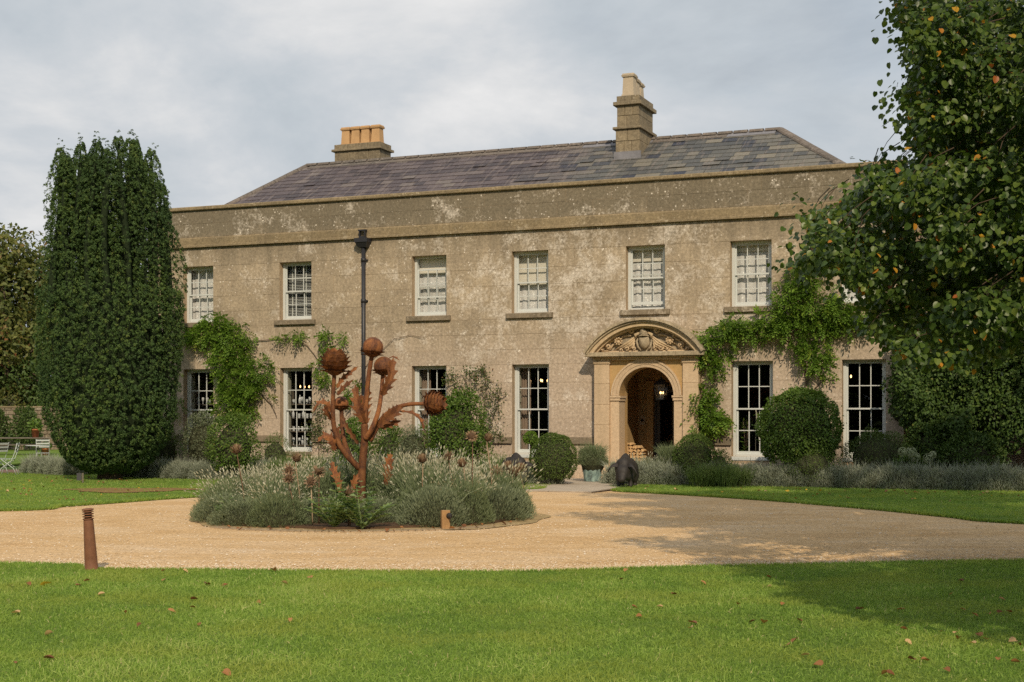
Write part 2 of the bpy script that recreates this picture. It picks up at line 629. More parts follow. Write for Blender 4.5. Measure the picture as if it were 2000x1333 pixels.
M_DOOR = plain("dark_door_paint", (0.020, 0.020, 0.022), 0.4, 0.4, 0.2)
M_DOORFRAME = plain("grey_door_paint", (0.10, 0.095, 0.09), 0.5, 0.4, 0.1)


def emit_mat(name, c, s):
    m, nt, out = new_mat(name)
    e = nt.node('ShaderNodeEmission', ins={0: (*c, 1), 1: s})
    nt.l.new(e.outputs[0], out.inputs[0])
    return m


M_BULB = emit_mat("warm_bulb", (1.0, 0.60, 0.24), 4.0)


# ------------------------------------------------------------------ ground
def lawn_mat(name, stops):
    m, nt, out = new_mat(name)
    co = posco(nt)
    a = nt.noise(co, 0.7, 4, 0.6, 0.3)
    b = nt.noise(nt.mapping(co, scale=(1, 0.5, 1)), 30, 4, 0.7)
    k = nt.math('ADD', nt.math('MULTIPLY', a, 0.5), nt.math('MULTIPLY', b, 0.5))
    col = nt.ramp(k, stops)
    principled(nt, out, col, 0.9, 0.1, nt.bump(b, 0.6, 0.03))
    return m


M_LAWN = lawn_mat("lawn_thatch", [(0.3, (0.08, 0.13, 0.024)), (0.5, (0.13, 0.20, 0.034)), (0.7, (0.18, 0.25, 0.045))])
M_FIELD = lawn_mat("field_grass", [(0.3, (0.05, 0.09, 0.02)), (0.7, (0.09, 0.14, 0.03))])


def gravel_mat():
    m, nt, out = new_mat("golden_gravel")
    co = posco(nt)
    v = nt.node('ShaderNodeTexVoronoi', ins={0: co})
    v.inputs['Scale'].default_value = 55
    vc = nt.node('ShaderNodeSeparateColor', ins={0: v.outputs['Color']}).outputs[0]
    big = nt.noise(nt.mapping(co, scale=(0.3, 0.75, 1)), 1.0, 5, 0.6, 0.8)
    mid = nt.noise(nt.mapping(co, scale=(0.55, 1.1, 1)), 2.6, 6, 0.72, 0.5)
    k = nt.math('ADD', nt.math('MULTIPLY', big, 0.55), nt.math('MULTIPLY', mid, 0.45))
    base = nt.ramp(k, [(0.34, (0.53, 0.335, 0.16)), (0.48, (0.635, 0.43, 0.225)), (0.58, (0.67, 0.48, 0.285)), (0.70, (0.70, 0.55, 0.39))])
    dx_ = nt.node('ShaderNodeVectorMath', operation='DISTANCE', ins={0: nt.node('ShaderNodeVectorMath', operation='MULTIPLY', ins={0: co, 1: (1, 1, 0)}).outputs[0], 1: (-2.45, 23.35, 0)}).outputs['Value']
    rut = None
    for rr_, ww_ in ((3.9, .32), (5.5, .36)):
        g_ = nt.math('EXPONENT', nt.math('MULTIPLY', nt.math('POWER', nt.math('DIVIDE', nt.math('SUBTRACT', nt.math('ADD', dx_, nt.math('MULTIPLY', nt.math('SUBTRACT', big, .5), 1.6)), rr_), ww_), 2.0), -1.0))
        rut = g_ if rut is None else nt.math('ADD', rut, g_)
    base = nt.mix(nt.math('MULTIPLY', rut, 0.35), base, (0.53, 0.335, 0.15))
    grain = nt.ramp(vc, [(0.0, 0.62), (0.25, 0.86), (0.75, 1.06), (0.94, 1.2), (1.0, 1.45)])
    col = nt.mix(1.0, base, grain, 'MULTIPLY')
    f = nt.noise(co, 160, 3, 0.6)
    principled(nt, out, col, 0.95, 0.1, nt.bump(nt.math('ADD', vc, f), 0.35, 0.015))
    return m


M_GRAVEL = gravel_mat()
M_STONEPATH = plain("pale_paving_stone", (0.44, 0.37, 0.29), 0.9, 0.15, 0.2, 2.5)
M_SOIL = plain("brown_bed_soil", (0.10, 0.062, 0.038), 0.95, 0.1, 0.4, 5, 0.6)
M_MOSS = plain("mossy_gravel_edge", (0.36, 0.265, 0.135), 0.95, 0.1, 0.45, 6, 0.6)
M_BRICKPATH = plain("brown_brick_path", (0.19, 0.12, 0.095), 0.9, 0.1, 0.25, 5)


def sheet(name, pts, z, mat, depth=0.0):
    """flat sheet with a real edge going down 'depth'"""
    n = len(pts)
    vs = [(p[0], p[1], z) for p in pts]
    fs = [tuple(range(n))]
    if depth:
        vs += [(p[0], p[1], z - depth) for p in pts]
        for i in range(n):
            j = (i + 1) % n
            fs.append((i, n + i, n + j, j))
    me = bpy.data.meshes.new(name)
    me.from_pydata(vs, [], fs)
    me.update()
    me.materials.append(mat)
    o = link(name, me)
    return tag(o, kind='structure')


def smooth_line(pts, n=8):
    """Catmull-Rom through 2-D points"""
    out = []
    P = [Vector((p[0], p[1])) for p in pts]
    P = [P[0] * 2 - P[1]] + P + [P[-1] * 2 - P[-2]]
    for i in range(1, len(P) - 2):
        for k in range(n):
            t = k / n
            a, b, c, d = P[i - 1], P[i], P[i + 1], P[i + 2]
            out.append(0.5 * ((2 * b) + (c - a) * t + (2 * a - 5 * b + 4 * c - d) * t * t + (3 * b - a - 3 * c + d) * t ** 3))
    out.append(P[-2])
    return [(p.x, p.y) for p in out]


sheet("ground", [(-2500, -600), (2500, -600), (2500, 3500), (-2500, 3500)], -0.06, M_FIELD)
sheet("gravel_drive", [(-40, 9), (40, 9), (40, 38), (-40, 40)], -0.012, M_GRAVEL)
fg_edge = smooth_line([(-22, 17.6), (-14, 16.9)] + [tuple(ground(x, y)[:2]) for x, y in
                      ((0, 1103), (165, 1115), (420, 1118), (700, 1120), (1000, 1121), (1200, 1116), (1400, 1110), (1700, 1104), (2000, 1097))] + [(12, 17.6), (24, 20)])
LAWN_FG = fg_edge + [(24, -30), (-22, -30)]
sheet("front_lawn", LAWN_FG, 0.02, M_LAWN, 0.05)
lf_edge = smooth_line([(-30, 21.5), (-16, 23.4)] + [tuple(ground(x, y)[:2]) for x, y in ((0, 998), (120, 990), (220, 983), (370, 972), (520, 965), (700, 961.5), (900, 959), (1040, 957.5))] + [(0.75, 32.6)])
LAWN_L = lf_edge + [(1.0, 34.2), (0.2, 36.2), (-3.5, 37.2), (-8, 38.5), (-12.6, 40.5), (-17, 42.0), (-17, 72), (-60, 72), (-60, 18)]
sheet("left_lawn", LAWN_L, 0.02, M_LAWN, 0.05)
rt_edge = smooth_line([(2.25, 31.4)] + [tuple(ground(x, y)[:2]) for x, y in ((1215, 960.5), (1350, 968), (1500, 978), (1700, 995), (1850, 1010), (2000, 1023))] + [(12, 19.5), (30, 13)])
LAWN_R = rt_edge + [(40, 13), (40, 32), (16, 31.2), (11.2, 31.3), (5.5, 33.4), (3.3, 34.3), (2.3, 33.6)]
sheet("right_lawn", LAWN_R, 0.02, M_LAWN, 0.05)
# planting bed along the house and the stone path to the door
sheet("flower_bed", [tuple(hw(-16, -6, 0)[:2]), tuple(hw(-6, -4.6, 0)[:2]), tuple(hw(1.6, -3.1, 0)[:2]), tuple(hw(1.6, 0, 0)[:2]), tuple(hw(-16, 0, 0)[:2])], 0.012, M_SOIL, 0.06)
sheet("flower_bed", [tuple(hw(5.0, -3.1, 0)[:2]), tuple(hw(18, -3.1, 0)[:2]), tuple(hw(18, 1.4, 0)[:2]), tuple(hw(5.0, 0, 0)[:2])], 0.012, M_SOIL, 0.06)
path_o = tag(empty("stone_path"), kind='structure')
r1 = random.Random(3)
d = -6.6
k = 0
while d < -0.45:
    dd = min(r1.uniform(0.55, 0.8), -0.4 - d)
    wl = 1.45 - 0.0 * d
    s = 1.55 if d > -4.5 else 1.15
    send = 5.0 if d > -3.2 else 4.55
    while s < send - 0.05:
        ss = min(r1.uniform(0.6, 1.1), send - s)
        if send - s - ss < 0.3: ss = send - s
        q = MB()
        cs = [hw(s + .006, d + .006, 0), hw(s + ss - .006, d + .006, 0), hw(s + ss - .006, d + dd - .006, 0), hw(s + .006, d + dd - .006, 0)]
        zt = 0.022 + r1.uniform(-0.003, 0.003)
        q.hexa([(p.x, p.y, -0.05) for p in cs] + [(p.x, p.y, zt) for p in cs])
        q.build("paving_stone", M_STONEPATH, path_o)
        s += ss
    d += dd
q = [hw(1.0, -6.7, 0), hw(5.0, -6.7, 0), hw(5.0, -0.3, 0), hw(1.3, -0.3, 0)]
bp = sheet("path_bedding", [tuple(p[:2]) for p in q[:0]] or [tuple(hw(1.15, -6.6, 0)[:2]), tuple(hw(4.55, -6.6, 0)[:2]), tuple(hw(5.0, -3.2, 0)[:2]), tuple(hw(5.0, -.4, 0)[:2]), tuple(hw(1.55, -.4, 0)[:2])], 0.006, M_SOIL)
bp.parent = path_o
del bp['kind']
sheet("brick_path", [(-30, 41.5), (-13.2, 40.6), (-12.8, 42.8), (-30, 44.5)], 0.03, M_BRICKPATH, 0.04)

# ------------------------------------------------------------------ the house
house = empty("stone_house", (0, Z0, 0), -TH, "two-storey Georgian limestone house with slate roof, sash windows and arched porch", "house")
SL, SR = -11.9, 10.3                  # ends of the front
H_CORN0, H_CORN1, H_COP0, H_COP1 = 6.66, 6.97, 7.77, 7.90


def wpx(x0, x1, yt, yb, y_for=None):
    a, b = fac(x0, (yt + yb) / 2), fac(x1, (yt + yb) / 2)
    return (a.x + b.x) / 2, abs(b.x - a.x)


UPW, LOW = [], []
H_UT, H_UB = 6.10, 4.43
H_LT, H_LB = 3.04, 0.62
for (a, b) in ((358, 416), (547, 607), (803, 873), (998, 1072), (1223, 1298), (1427, 1506), (1643, 1727)):
    c_, w_ = wpx(a, b, 500, 600)
    UPW.append((c_, 1.06))
for (a, b) in ((359, 416), (548, 608), (803, 873), (999, 1073), (1430, 1508), (1645, 1730)):
    c_, w_ = wpx(a, b, 700, 880)
    LOW.append((c_, 1.06))
PC = fac(1262, 800, -0.3).x            # porch centre
OPEN = [(c - w_ / 2, c + w_ / 2, H_UB, H_UT) for c, w_ in UPW] + [(c - w_ / 2, c + w_ / 2, H_LB, H_LT) for c, w_ in LOW]
OPEN.append((PC - 0.95, PC + 0.95, 0.0, 3.0))


def spans(x0, x1, h0, h1, extra=()):
    """front intervals free of openings between heights h0..h1"""
    iv = [(x0, x1)]
    for (a, b, c, d_) in list(OPEN) + list(extra):
        if c < h1 - 1e-4 and d_ > h0 + 1e-4:
            nv = []
            for p, q_ in iv:
                if b <= p or a >= q_:
                    nv.append((p, q_))
                else:
                    if a > p: nv.append((p, a))
                    if b < q_: nv.append((b, q_))
            iv = nv
    return [t for t in iv if t[1] - t[0] > 0.02]


# backing wall (recessed behind the block faces), side and rear walls
q = MB()
hs = sorted({0.0, H_COP0} | {o[2] for o in OPEN} | {o[3] for o in OPEN})
for h0, h1 in zip(hs[:-1], hs[1:]):
    for a, b in spans(SL + .02, SR - .02, h0, h1):
        q.box(a, b, 0.006, 0.42, h0, h1)
q.box(SL + .02, SL + .4, 0.42, 9.5, 0, H_COP0)
q.box(SR - .4, SR - .02, 0.42, 9.5, 0, H_COP0)
q.box(SL + .4, SR - .4, 9.2, 9.6, 0, H_COP0)
wall = q.build("facade_wall", M_JOINT, house)

# ashlar blocks, each its own piece
courses = []


def split(h0, h1, n):
    for i in range(n):
        courses.append((h0 + (h1 - h0) * i / n, h0 + (h1 - h0) * (i + 1) / n))


split(1.08, 3.04, 4); split(3.04, 4.28, 3); split(4.28, 6.10, 4); split(6.10, H_CORN0, 1); split(H_CORN1, H_COP0, 2)
r2 = random.Random(5)
J = 0.0025
nst = 0
rest = MB()
PORCHZONE = (PC - 1.36, PC + 1.36, 0, 3.2)
for ci, (h0, h1) in enumerate(courses):
    for a, b in spans(SL, SR, h0, h1, (PORCHZONE,)):
        s = a
        first = True
        while s < b - 1e-3:
            L = r2.uniform(0.85, 1.5) if not first else r2.uniform(0.5, 1.3)
            first = False
            if b - s - L < 0.35: L = b - s
            q = MB() if nst < 300 else rest
            pr = r2.uniform(-0.0035, 0.0025)
            q.cbox(s + J, s + L - J, pr, 0.05, h0 + J, h1 - J, 0.002, a=r2.random())
            if q is not rest:
                q.build("stone", M_WALL, wall)
            nst += 1
            s += L
for h0, h1 in ((0.0, 0.45), (0.45, 0.9)):
    for a, b in spans(SL, SR, h0, h1, (PORCHZONE,)):
        s = a
        while s < b - 1e-3:
            L = r2.uniform(0.8, 1.4)
            if b - s - L < 0.35: L = b - s
            rest.cbox(s + J, s + L - J, -0.01, 0.05, h0 + J, h1 - J, 0.004)
            s += L
if rest.v:
    tag(rest.build("lower_stones", M_WALL, wall), kind='stuff')


# projecting courses, laid as long stones
def course(name, d0, h0, h1, mat, lo, hi, prof=None, extra=()):
    for a, b in spans(SL - (0.06 if prof else 0), SR + (0.06 if prof else 0), h0, h1, extra):
        s = a
        while s < b - 1e-3:
            L = r2.uniform(lo, hi)
            if b - s - L < 0.5: L = b - s
            x0, x1 = s + .0015, s + L - .0015
            q = MB()
            if prof:
                n = len(prof)
                vs = [(x0, p[0], p[1]) for p in prof] + [(x1, p[0], p[1]) for p in prof]
                fs = [(i, n + i, n + (i + 1) % n, (i + 1) % n) for i in range(n)] + [tuple(range(n)), tuple(range(2 * n - 1, n - 1, -1))]
                q.add(vs, fs)
            else:
                q.cbox(x0, x1, d0, 0.06, h0, h1, 0.012)
            q.build(name, mat, house)
            s += L


course("string_course", -0.07, H_CORN0, H_CORN1, M_COPE, 1.0, 1.9,
       [(0.05, H_CORN0), (-0.10, H_CORN0), (-0.10, H_CORN0 + .05), (-0.065, H_CORN0 + .07), (-0.065, H_CORN1 - .05), (-0.008, H_CORN1 - .002), (0.05, H_CORN1 - .002)])
course("coping_stone", -0.08, H_COP0, H_COP1, M_COPE, 1.2, 2.0,
       [(0.34, H_COP0 + .001), (-0.07, H_COP0 + .001), (-0.085, H_COP0 + .02), (-0.085, H_COP1 - .045), (-0.06, H_COP1 - .02), (0.30, H_COP1), (0.34, H_COP1 - .02)])
course("plinth_stone", -0.075, 0.90, 1.078, M_SILL, 0.9, 1.5, None, ((PC - 1.42, PC + 1.42, 0, 3.2),))

# interior: two storeys of dark rooms
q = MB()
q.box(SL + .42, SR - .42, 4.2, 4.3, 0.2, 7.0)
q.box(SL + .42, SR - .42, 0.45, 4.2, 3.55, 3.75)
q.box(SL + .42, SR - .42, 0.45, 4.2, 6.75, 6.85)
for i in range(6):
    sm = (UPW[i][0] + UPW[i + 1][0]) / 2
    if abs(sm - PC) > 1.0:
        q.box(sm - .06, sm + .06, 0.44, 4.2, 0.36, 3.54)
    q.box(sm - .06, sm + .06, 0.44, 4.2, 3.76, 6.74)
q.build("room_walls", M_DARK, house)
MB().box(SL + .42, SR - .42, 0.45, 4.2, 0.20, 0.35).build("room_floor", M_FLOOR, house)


# ------------------------------------------------------------------ sash windows
PANE_ME = {}


def sash_window(c, w_, h0, h1, lower, idx):
    d0 = 0.19
    x0, x1 = c - w_ / 2 + .002, c + w_ / 2 - .002
    q = MB()
    jw = 0.075
    q.box(x0, x0 + jw, d0, d0 + .14, h0, h1)
    q.box(x1 - jw, x1, d0, d0 + .14, h0, h1)
    q.box(x0 + jw, x1 - jw, d0, d0 + .14, h1 - .05, h1)
    q.box(x0 + jw, x1 - jw, d0 - .03, d0 + .14, h0, h0 + .055)
    win = q.build("window", M_WHITE, house)
    # sill
    if not lower:
        s = MB()
        s.cbox(c - w_ / 2 - .14, c + w_ / 2 + .14, -0.09, 0.185, h0 - .145, h0 - .003, 0.012)
        s.build("sill", M_SILL, win)
    else:
        s = MB()
        s.cbox(c - w_ / 2 + .004, c + w_ / 2 - .004, -0.02, 0.185, h0 - .10, h0 - .002, 0.01)
        s.build("sill", M_WHITE if idx >= 2 else M_SILL, win)
    xa, xb = x0 + jw, x1 - jw
    ha, hb = h0 + .055, h1 - .05
    mid = (ha + hb) / 2
    shift_u = shift_l = 0.0
    if not lower and idx == 2: shift_u = -0.30      # top sash slid down
    if not lower and idx == 4: shift_l = 0.09       # bottom sash raised a little
    for k, (sa, sb, dd) in enumerate(((mid - .02 + shift_u, hb + shift_u, d0 + .025), (ha + shift_l, mid + .02 + shift_l, d0 + .075))):
        st = 0.042
        rl_b = 0.04 if k == 0 else 0.075
        rl_t = 0.04
        m = MB()
        m.box(xa, xa + st, dd, dd + .042, sa, sb)
        m.box(xb - st, xb, dd, dd + .042, sa, sb)
        m.box(xa + st, xb - st, dd, dd + .042, sa, sa + rl_b)
        m.box(xa + st, xb - st, dd, dd + .042, sb - rl_t, sb)
        gx0, gx1, gz0, gz1 = xa + st, xb - st, sa + rl_b, sb - rl_t
        bw = 0.011
        pw = (gx1 - gx0) / 3
        ph = (gz1 - gz0) / 2
        for i in (1, 2):
            m.box(gx0 + i * pw - bw, gx0 + i * pw + bw, dd + .006, dd + .036, gz0, gz1)
        for i in range(3):
            m.box(gx0 + i * pw + bw, gx0 + (i + 1) * pw - bw, dd + .006, dd + .036, gz0 + ph - bw, gz0 + ph + bw)
        m.build("sash", M_WHITE, win)
        key = (round(pw, 3), round(ph, 3))
        if key not in PANE_ME:
            PANE_ME[key] = MB().box(-pw / 2 + bw, pw / 2 - bw, -.002, .002, -ph / 2 + bw, ph / 2 - bw).mesh("pane", M_GLASS)
        for i in range(3):
            for j in range(2):
                o = link("pane", PANE_ME[key], win)
                o.location = (gx0 + (i + .5) * pw, dd + .021, gz0 + (j + .5) * ph)
                o.rotation_euler = (r2.uniform(-.006, .006), 0, r2.uniform(-.006, .006))
    # what hangs inside
    def cloth(name, xs0, xs1, z0, z1, dd, amp, nf, mat):
        n = max(12, int(nf * 8))
        vs, fs = [], []
        for i in range(n + 1):
            t = i / n
            x = xs0 + (xs1 - xs0) * t
            y = dd + amp * math.sin(t * nf * 2 * math.pi) + amp * .4 * math.sin(t * nf * 5.1)
            vs += [(x, y, z0), (x, y * .5 + dd * .5, z1)]
        for i in range(n):
            fs.append((2 * i, 2 * i + 2, 2 * i + 3, 2 * i + 1))
        MB().add(vs, fs, True).build(name, mat, win)
    if not lower:
        if idx == 1:
            b = MB()
            zz_ = ha + .02
            while zz_ < hb - .02:
                b.hexa([(xa, .38, zz_), (xb, .38, zz_), (xb, .425, zz_ + .018), (xa, .425, zz_ + .018), (xa, .38, zz_ + .004), (xb, .38, zz_ + .004), (xb, .425, zz_ + .022), (xa, .425, zz_ + .022)])
                zz_ += .045
            for xx in (xa + .12, xb - .33):
                b.box(xx, xx + .035, .372, .377, ha, hb)
            tag(b.build("venetian_blind", M_WHITE, win), kind='stuff')
        else:
            cloth("lace_curtain", xa - .04, xb + .04, ha, hb, .43, .012, 5, M_LACE)
            low = {0: None, 2: 5.62, 3: 5.20, 4: 5.72, 5: 5.86, 6: 5.8}[idx]
            if low:
                m = MB().box(xa - .02, xb + .02, .38, .384, low, hb)
                m.build("roller_blind", M_BLIND, win)
    elif idx in (2, 3):
        cloth("curtain", xa - .02, xa + .27, ha, hb, .50, .03, 4, M_CURT)
        m = MB()
        m.box(xa - .03, xa - .005, .34, .46, ha, hb)
        for i in range(5):
            zz_ = ha + .1 + i * .42
            m.box(xa - .006, xa + .02, .355, .445, zz_, zz_ + .33)
        m.build("shutter", M_PANEL, win)
    elif idx in (0, 1):
        m = MB()
        m.box(xa - .03, xa + .02, .34, .46, ha, hb)
        m.build("shutter", M_PANEL, win)
    return win


for i, (c, w_) in enumerate(UPW):
    sash_window(c, w_, H_UB, H_UT, False, i)
for i, (c, w_) in enumerate(LOW):
    sash_window(c, w_, H_LB, H_LT, True, i)

# ------------------------------------------------------------------ roof
RD0, RH0, RD1, RH1 = 0.7, 7.32, 5.0, 9.85         # eave and ridge (depth, height)
RS0, RS1 = -9.33, 6.27                            # ridge ends
ES0, ES1 = -11.35, 9.75                           # eave ends
q = MB()
EB = 9.3
q.add([(ES0, RD0, RH0), (ES1, RD0, RH0), (ES1, EB, RH0), (ES0, EB, RH0), (RS0, RD1, RH1), (RS1, RD1, RH1)],
      [(0, 1, 5, 4), (1, 2, 5), (2, 3, 4, 5), (3, 0, 4)])
roof = q.build("roof", M_LEAD, house)
MB().box(SL + .4, SR - .4, 0.42, 9.2, 7.18, 7.25).build("roof_gutter_board", M_LEAD, house)
sl_len = math.hypot(RD1 - RD0, RH1 - RH0)
ud = Vector((0, (RD1 - RD0) / sl_len, (RH1 - RH0) / sl_len))
nn = Vector((0, -ud.z, ud.y))
ROWS = 16
rh = (sl_len - 0.12) / ROWS
CH_S0, CH_S1 = fac(1206.5, 290, 3.75).x, fac(1247, 290, 3.75).x
slates = []


def slope_pt(s, v, lift):
    p = Vector((s, RD0, RH0)) + ud * v + nn * lift
    return (p.x, p.y, p.z)


for r_ in range(ROWS):
    v0, v1 = r_ * rh, (r_ + 1) * rh + 0.07
    f0, f1 = v0 / sl_len, min(1, v1 / sl_len)
    la0, la1 = ES0 + (RS0 - ES0) * f0, ES0 + (RS0 - ES0) * f1
    lb0, lb1 = ES1 + (RS1 - ES1) * f0, ES1 + (RS1 - ES1) * f1
    s = la0 - rnd.uniform(0, .3)
    while s < lb0:
        wd = rnd.uniform(0.33, 0.54) * (1.0 if r_ < 11 else .9)
        a0, b0 = max(s, la0), min(s + wd, lb0)
        a1, b1 = max(s, la1), min(s + wd, lb1)
        s += wd
        if b0 - a0 < .05: continue
        if b1 < a1: a1 = b1 = (a1 + b1) / 2
        g = .004
        l0 = 0.022 + rnd.uniform(0, .008)
        if rnd.random() < .03: l0 += .02
        vv = v0 + rnd.uniform(-.012, .012)
        top = [slope_pt(a0 + g, vv, l0), slope_pt(b0 - g, vv, l0), slope_pt(max(b1 - g, a1 + .001), v1, .010), slope_pt(a1 + g * .5, v1, .010)]
        bot = [slope_pt(a0 + g, vv, l0 - .012), slope_pt(b0 - g, vv, l0 - .012), slope_pt(max(b1 - g, a1 + .001), v1, -.002), slope_pt(a1 + g * .5, v1, -.002)]
        slates.append((r_, bot + top, (a0 + b0) / 2))
vis = [t for t in slates if t[0] >= 6]
vis.sort(key=lambda t: (-(t[2] > -9), rnd.random()))
ids = {id(t) for t in vis[:300]}
restm = MB()
for t in slates:
    if id(t) in ids:
        MB().hexa(t[1]).build("slate", M_SLATE, roof)
    else:
        restm.hexa(t[1])
# right hip slates
hipc = Vector((ES1, RD0, RH0)), Vector((ES1, EB, RH0)), Vector((RS1, RD1, RH1))
mid0 = (hipc[0] + hipc[1]) / 2
hu = (hipc[2] - mid0)
hl = hu.length
hu = hu / hl
hn = Vector((hu.z, 0, -hu.x))
for r_ in range(15):
    v0, v1 = r_ * hl / 15, (r_ + 1) * hl / 15
    half0, half1 = (EB - RD0) / 2 * (1 - v0 / hl), (EB - RD0) / 2 * (1 - v1 / hl)
    s = -half0
    while s < half0:
        wd = rnd.uniform(.42, .6)
        a0, b0 = s, min(s + wd, half0)
        a1, b1 = max(a0, -half1), min(b0, half1)
        if b1 < a1: a1 = b1 = (max(-half1, min(half1, (a0 + b0) / 2)))
        P = lambda y, v, l: tuple(mid0 + Vector((0, y, 0)) + hu * v + hn * l)
        restm.hexa([P(a0, v0, .01), P(b0, v0, .01), P(b1, v1, 0), P(a1, v1, 0), P(a0, v0, .024), P(b0, v0, .024), P(b1, v1, .01), P(a1, v1, .01)])
        s += wd
tag(restm.build("further_slates", M_SLATE, roof), kind='stuff')


def ridge_run(p0, p1, n):
    p0, p1 = Vector(p0), Vector(p1)
    for i in range(n):
        a = p0.lerp(p1, i / n + .002)
        b = p0.lerp(p1, (i + 1) / n - .002)
        t = (b - a).normalized()
        side = t.cross(Vector((0, 0, 1))).normalized()
        vs = []
        for p in (a, b):
            for k in range(7):
                an = math.pi * (k / 6)
                vs.append(p + side * math.cos(an) * .15 + Vector((0, 0, 1)) * (math.sin(an) * .10 - .05 + rnd.uniform(0, .004)))
        fs = [(k, k + 1, 8 + k, 7 + k) for k in range(6)] + [(0, 1, 2, 3, 4, 5, 6)[::-1], (7, 8, 9, 10, 11, 12, 13)]
        q = MB().add(vs, fs)
        # flat wing resting on the slates
        w0 = [a - side * .0, a + side * .30 - Vector((0, 0, .14))]
        q.build("ridge_tile", M_RIDGE, roof)


ridge_run((RS0, RD1, RH1 + .03), (RS1, RD1, RH1 + .03), 34)
ridge_run((ES1, RD0, RH0 + .03), (RS1, RD1, RH1 + .03), 12)
ridge_run((ES0, RD0, RH0 + .03), (RS0, RD1, RH1 + .03), 11)
# pale weathered strip of lead under the ridge, in lengths
vs_ = sl_len - .34
s = RS0 + .2
while s < RS1 - .2:
    L = min(rnd.uniform(1.4, 2.4), RS1 - .1 - s)
    MB().hexa([slope_pt(s, vs_, .018), slope_pt(s + L - .01, vs_, .018), slope_pt(s + L - .01, sl_len - .04, .018), slope_pt(s, sl_len - .04, .018),
               slope_pt(s, vs_, .036), slope_pt(s + L - .01, vs_, .036), slope_pt(s + L - .01, sl_len - .04, .036), slope_pt(s, sl_len - .04, .036)]).build("ridge_flashing", M_RIDGE if rnd.random() < .75 else M_LEAD, roof)
    s += L


# ------------------------------------------------------------------ chimneys
def chimney(s0, s1, d0, d1, levels, pots, potmat, cols):
    """levels: (h0,h1,grow,kind) from the bottom; kind 'stone' courses or 'band' mouldings"""
    zb = levels[0][0]
    zt = levels[-1][1]
    core = MB()
    for h0, h1, g, kd in levels:
        if kd == 'stone':
            core.box(s0 - g + .02, s1 + g - .02, d0 - g + .02, d1 + g - .02, h0, h1 - .001)
        else:
            core.cbox(s0 - g, s1 + g, d0 - g, d1 + g, h0, h1 - .001, .012)
    ch = core.build("chimney", M_CHIM, roof)
    jj = .006
    for li, (h0, h1, g, kd) in enumerate(levels):
        if kd != 'stone': continue
        a, b, c, e = s0 - g, s1 + g, d0 - g, d1 + g
        nf = cols[0] - (li % 2)
        cuts = [a] + sorted(a + (b - a) * ((i + 1) / (nf) + rnd.uniform(-.06, .06)) for i in range(nf - 1)) + [b]
        for x0, x1 in zip(cuts[:-1], cuts[1:]):
            MB().cbox(x0 + jj, x1 - jj, c, c + .05, h0 + jj, h1 - jj, .006).build("stone", M_CHIM, ch)
        ns = cols[1]
        cuts = [c + .055] + sorted(c + (e - c) * ((i + 1) / ns + rnd.uniform(-.08, .08)) for i in range(ns - 1)) + [e]
        for y0, y1 in zip(cuts[:-1], cuts[1:]):
            MB().box(b - .05, b, y0 + jj, y1 - jj, h0 + jj, h1 - jj).build("stone", M_CHIM, ch)
            MB().box(a, a + .05, y0 + jj, y1 - jj, h0 + jj, h1 - jj).build("stone", M_CHIM, ch)
    for (px_, py_, wd, ht) in pots:
        q = MB()
        hw_ = wd / 2
        for k, (z_, g_) in enumerate(((0, .02), (.05, .02), (.05, .0), (ht - .10, -.02), (ht - .10, .012), (ht - .05, .028), (ht - .05, .01), (ht, .0))):
            e = hw_ + g_
            q.v += [(px_ - e, py_ - e, zt + z_), (px_ + e, py_ - e, zt + z_), (px_ + e, py_ + e, zt + z_), (px_ - e, py_ + e, zt + z_)]
            q.a += [.5] * 4
        for k in range(7):
            for i in range(4):
                j = (i + 1) % 4
                q.f.append([k * 4 + i, k * 4 + j, k * 4 + 4 + j, k * 4 + 4 + i]); q.sm.append(False)
        # open top: inner walls
        b0 = len(q.v)
        e = hw_ - .045
        q.v += [(px_ - e, py_ - e, zt + ht), (px_ + e, py_ - e, zt + ht), (px_ + e, py_ + e, zt + ht), (px_ - e, py_ + e, zt + ht)]
        q.v += [(px_ - e, py_ - e, zt + .1), (px_ + e, py_ - e, zt + .1), (px_ + e, py_ + e, zt + .1), (px_ - e, py_ + e, zt + .1)]
        q.a += [.5] * 8
        for i in range(4):
            j = (i + 1) % 4
            q.f.append([28 + i, 28 + j, b0 + j, b0 + i]); q.sm.append(False)
            q.f.append([b0 + i, b0 + j, b0 + 4 + j, b0 + 4 + i]); q.sm.append(False)
        q.build("chimney_pot", potmat, ch)
    return ch


yh = lambda px, py, d_: fac(px, py, d_).z
c0, c1 = CH_S0, CH_S1
dA = 3.75
chimney(c0, c1, dA, dA + 1.35, [
    (8.7, yh(1225, 276, dA), .05, 'stone'), (yh(1225, 276, dA), yh(1225, 253, dA), .05, 'stone'), (yh(1225, 253, dA), yh(1225, 248, dA), .12, 'band'),
    (yh(1225, 248, dA), yh(1225, 226, dA), .02, 'stone'), (yh(1225, 226, dA), yh(1225, 206, dA), .02, 'stone'),
    (yh(1225, 206, dA), yh(1225, 199, dA), .11, 'band'), (yh(1225, 199, dA), yh(1225, 187, dA), .03, 'stone')],
    [((c0 + c1) / 2 - .02, dA + .22, .34, .66), ((c0 + c1) / 2 - .02, dA + .63, .30, .60), ((c0 + c1) / 2 - .02, dA + 1.02, .30, .56)], M_POT2, (3, 3))
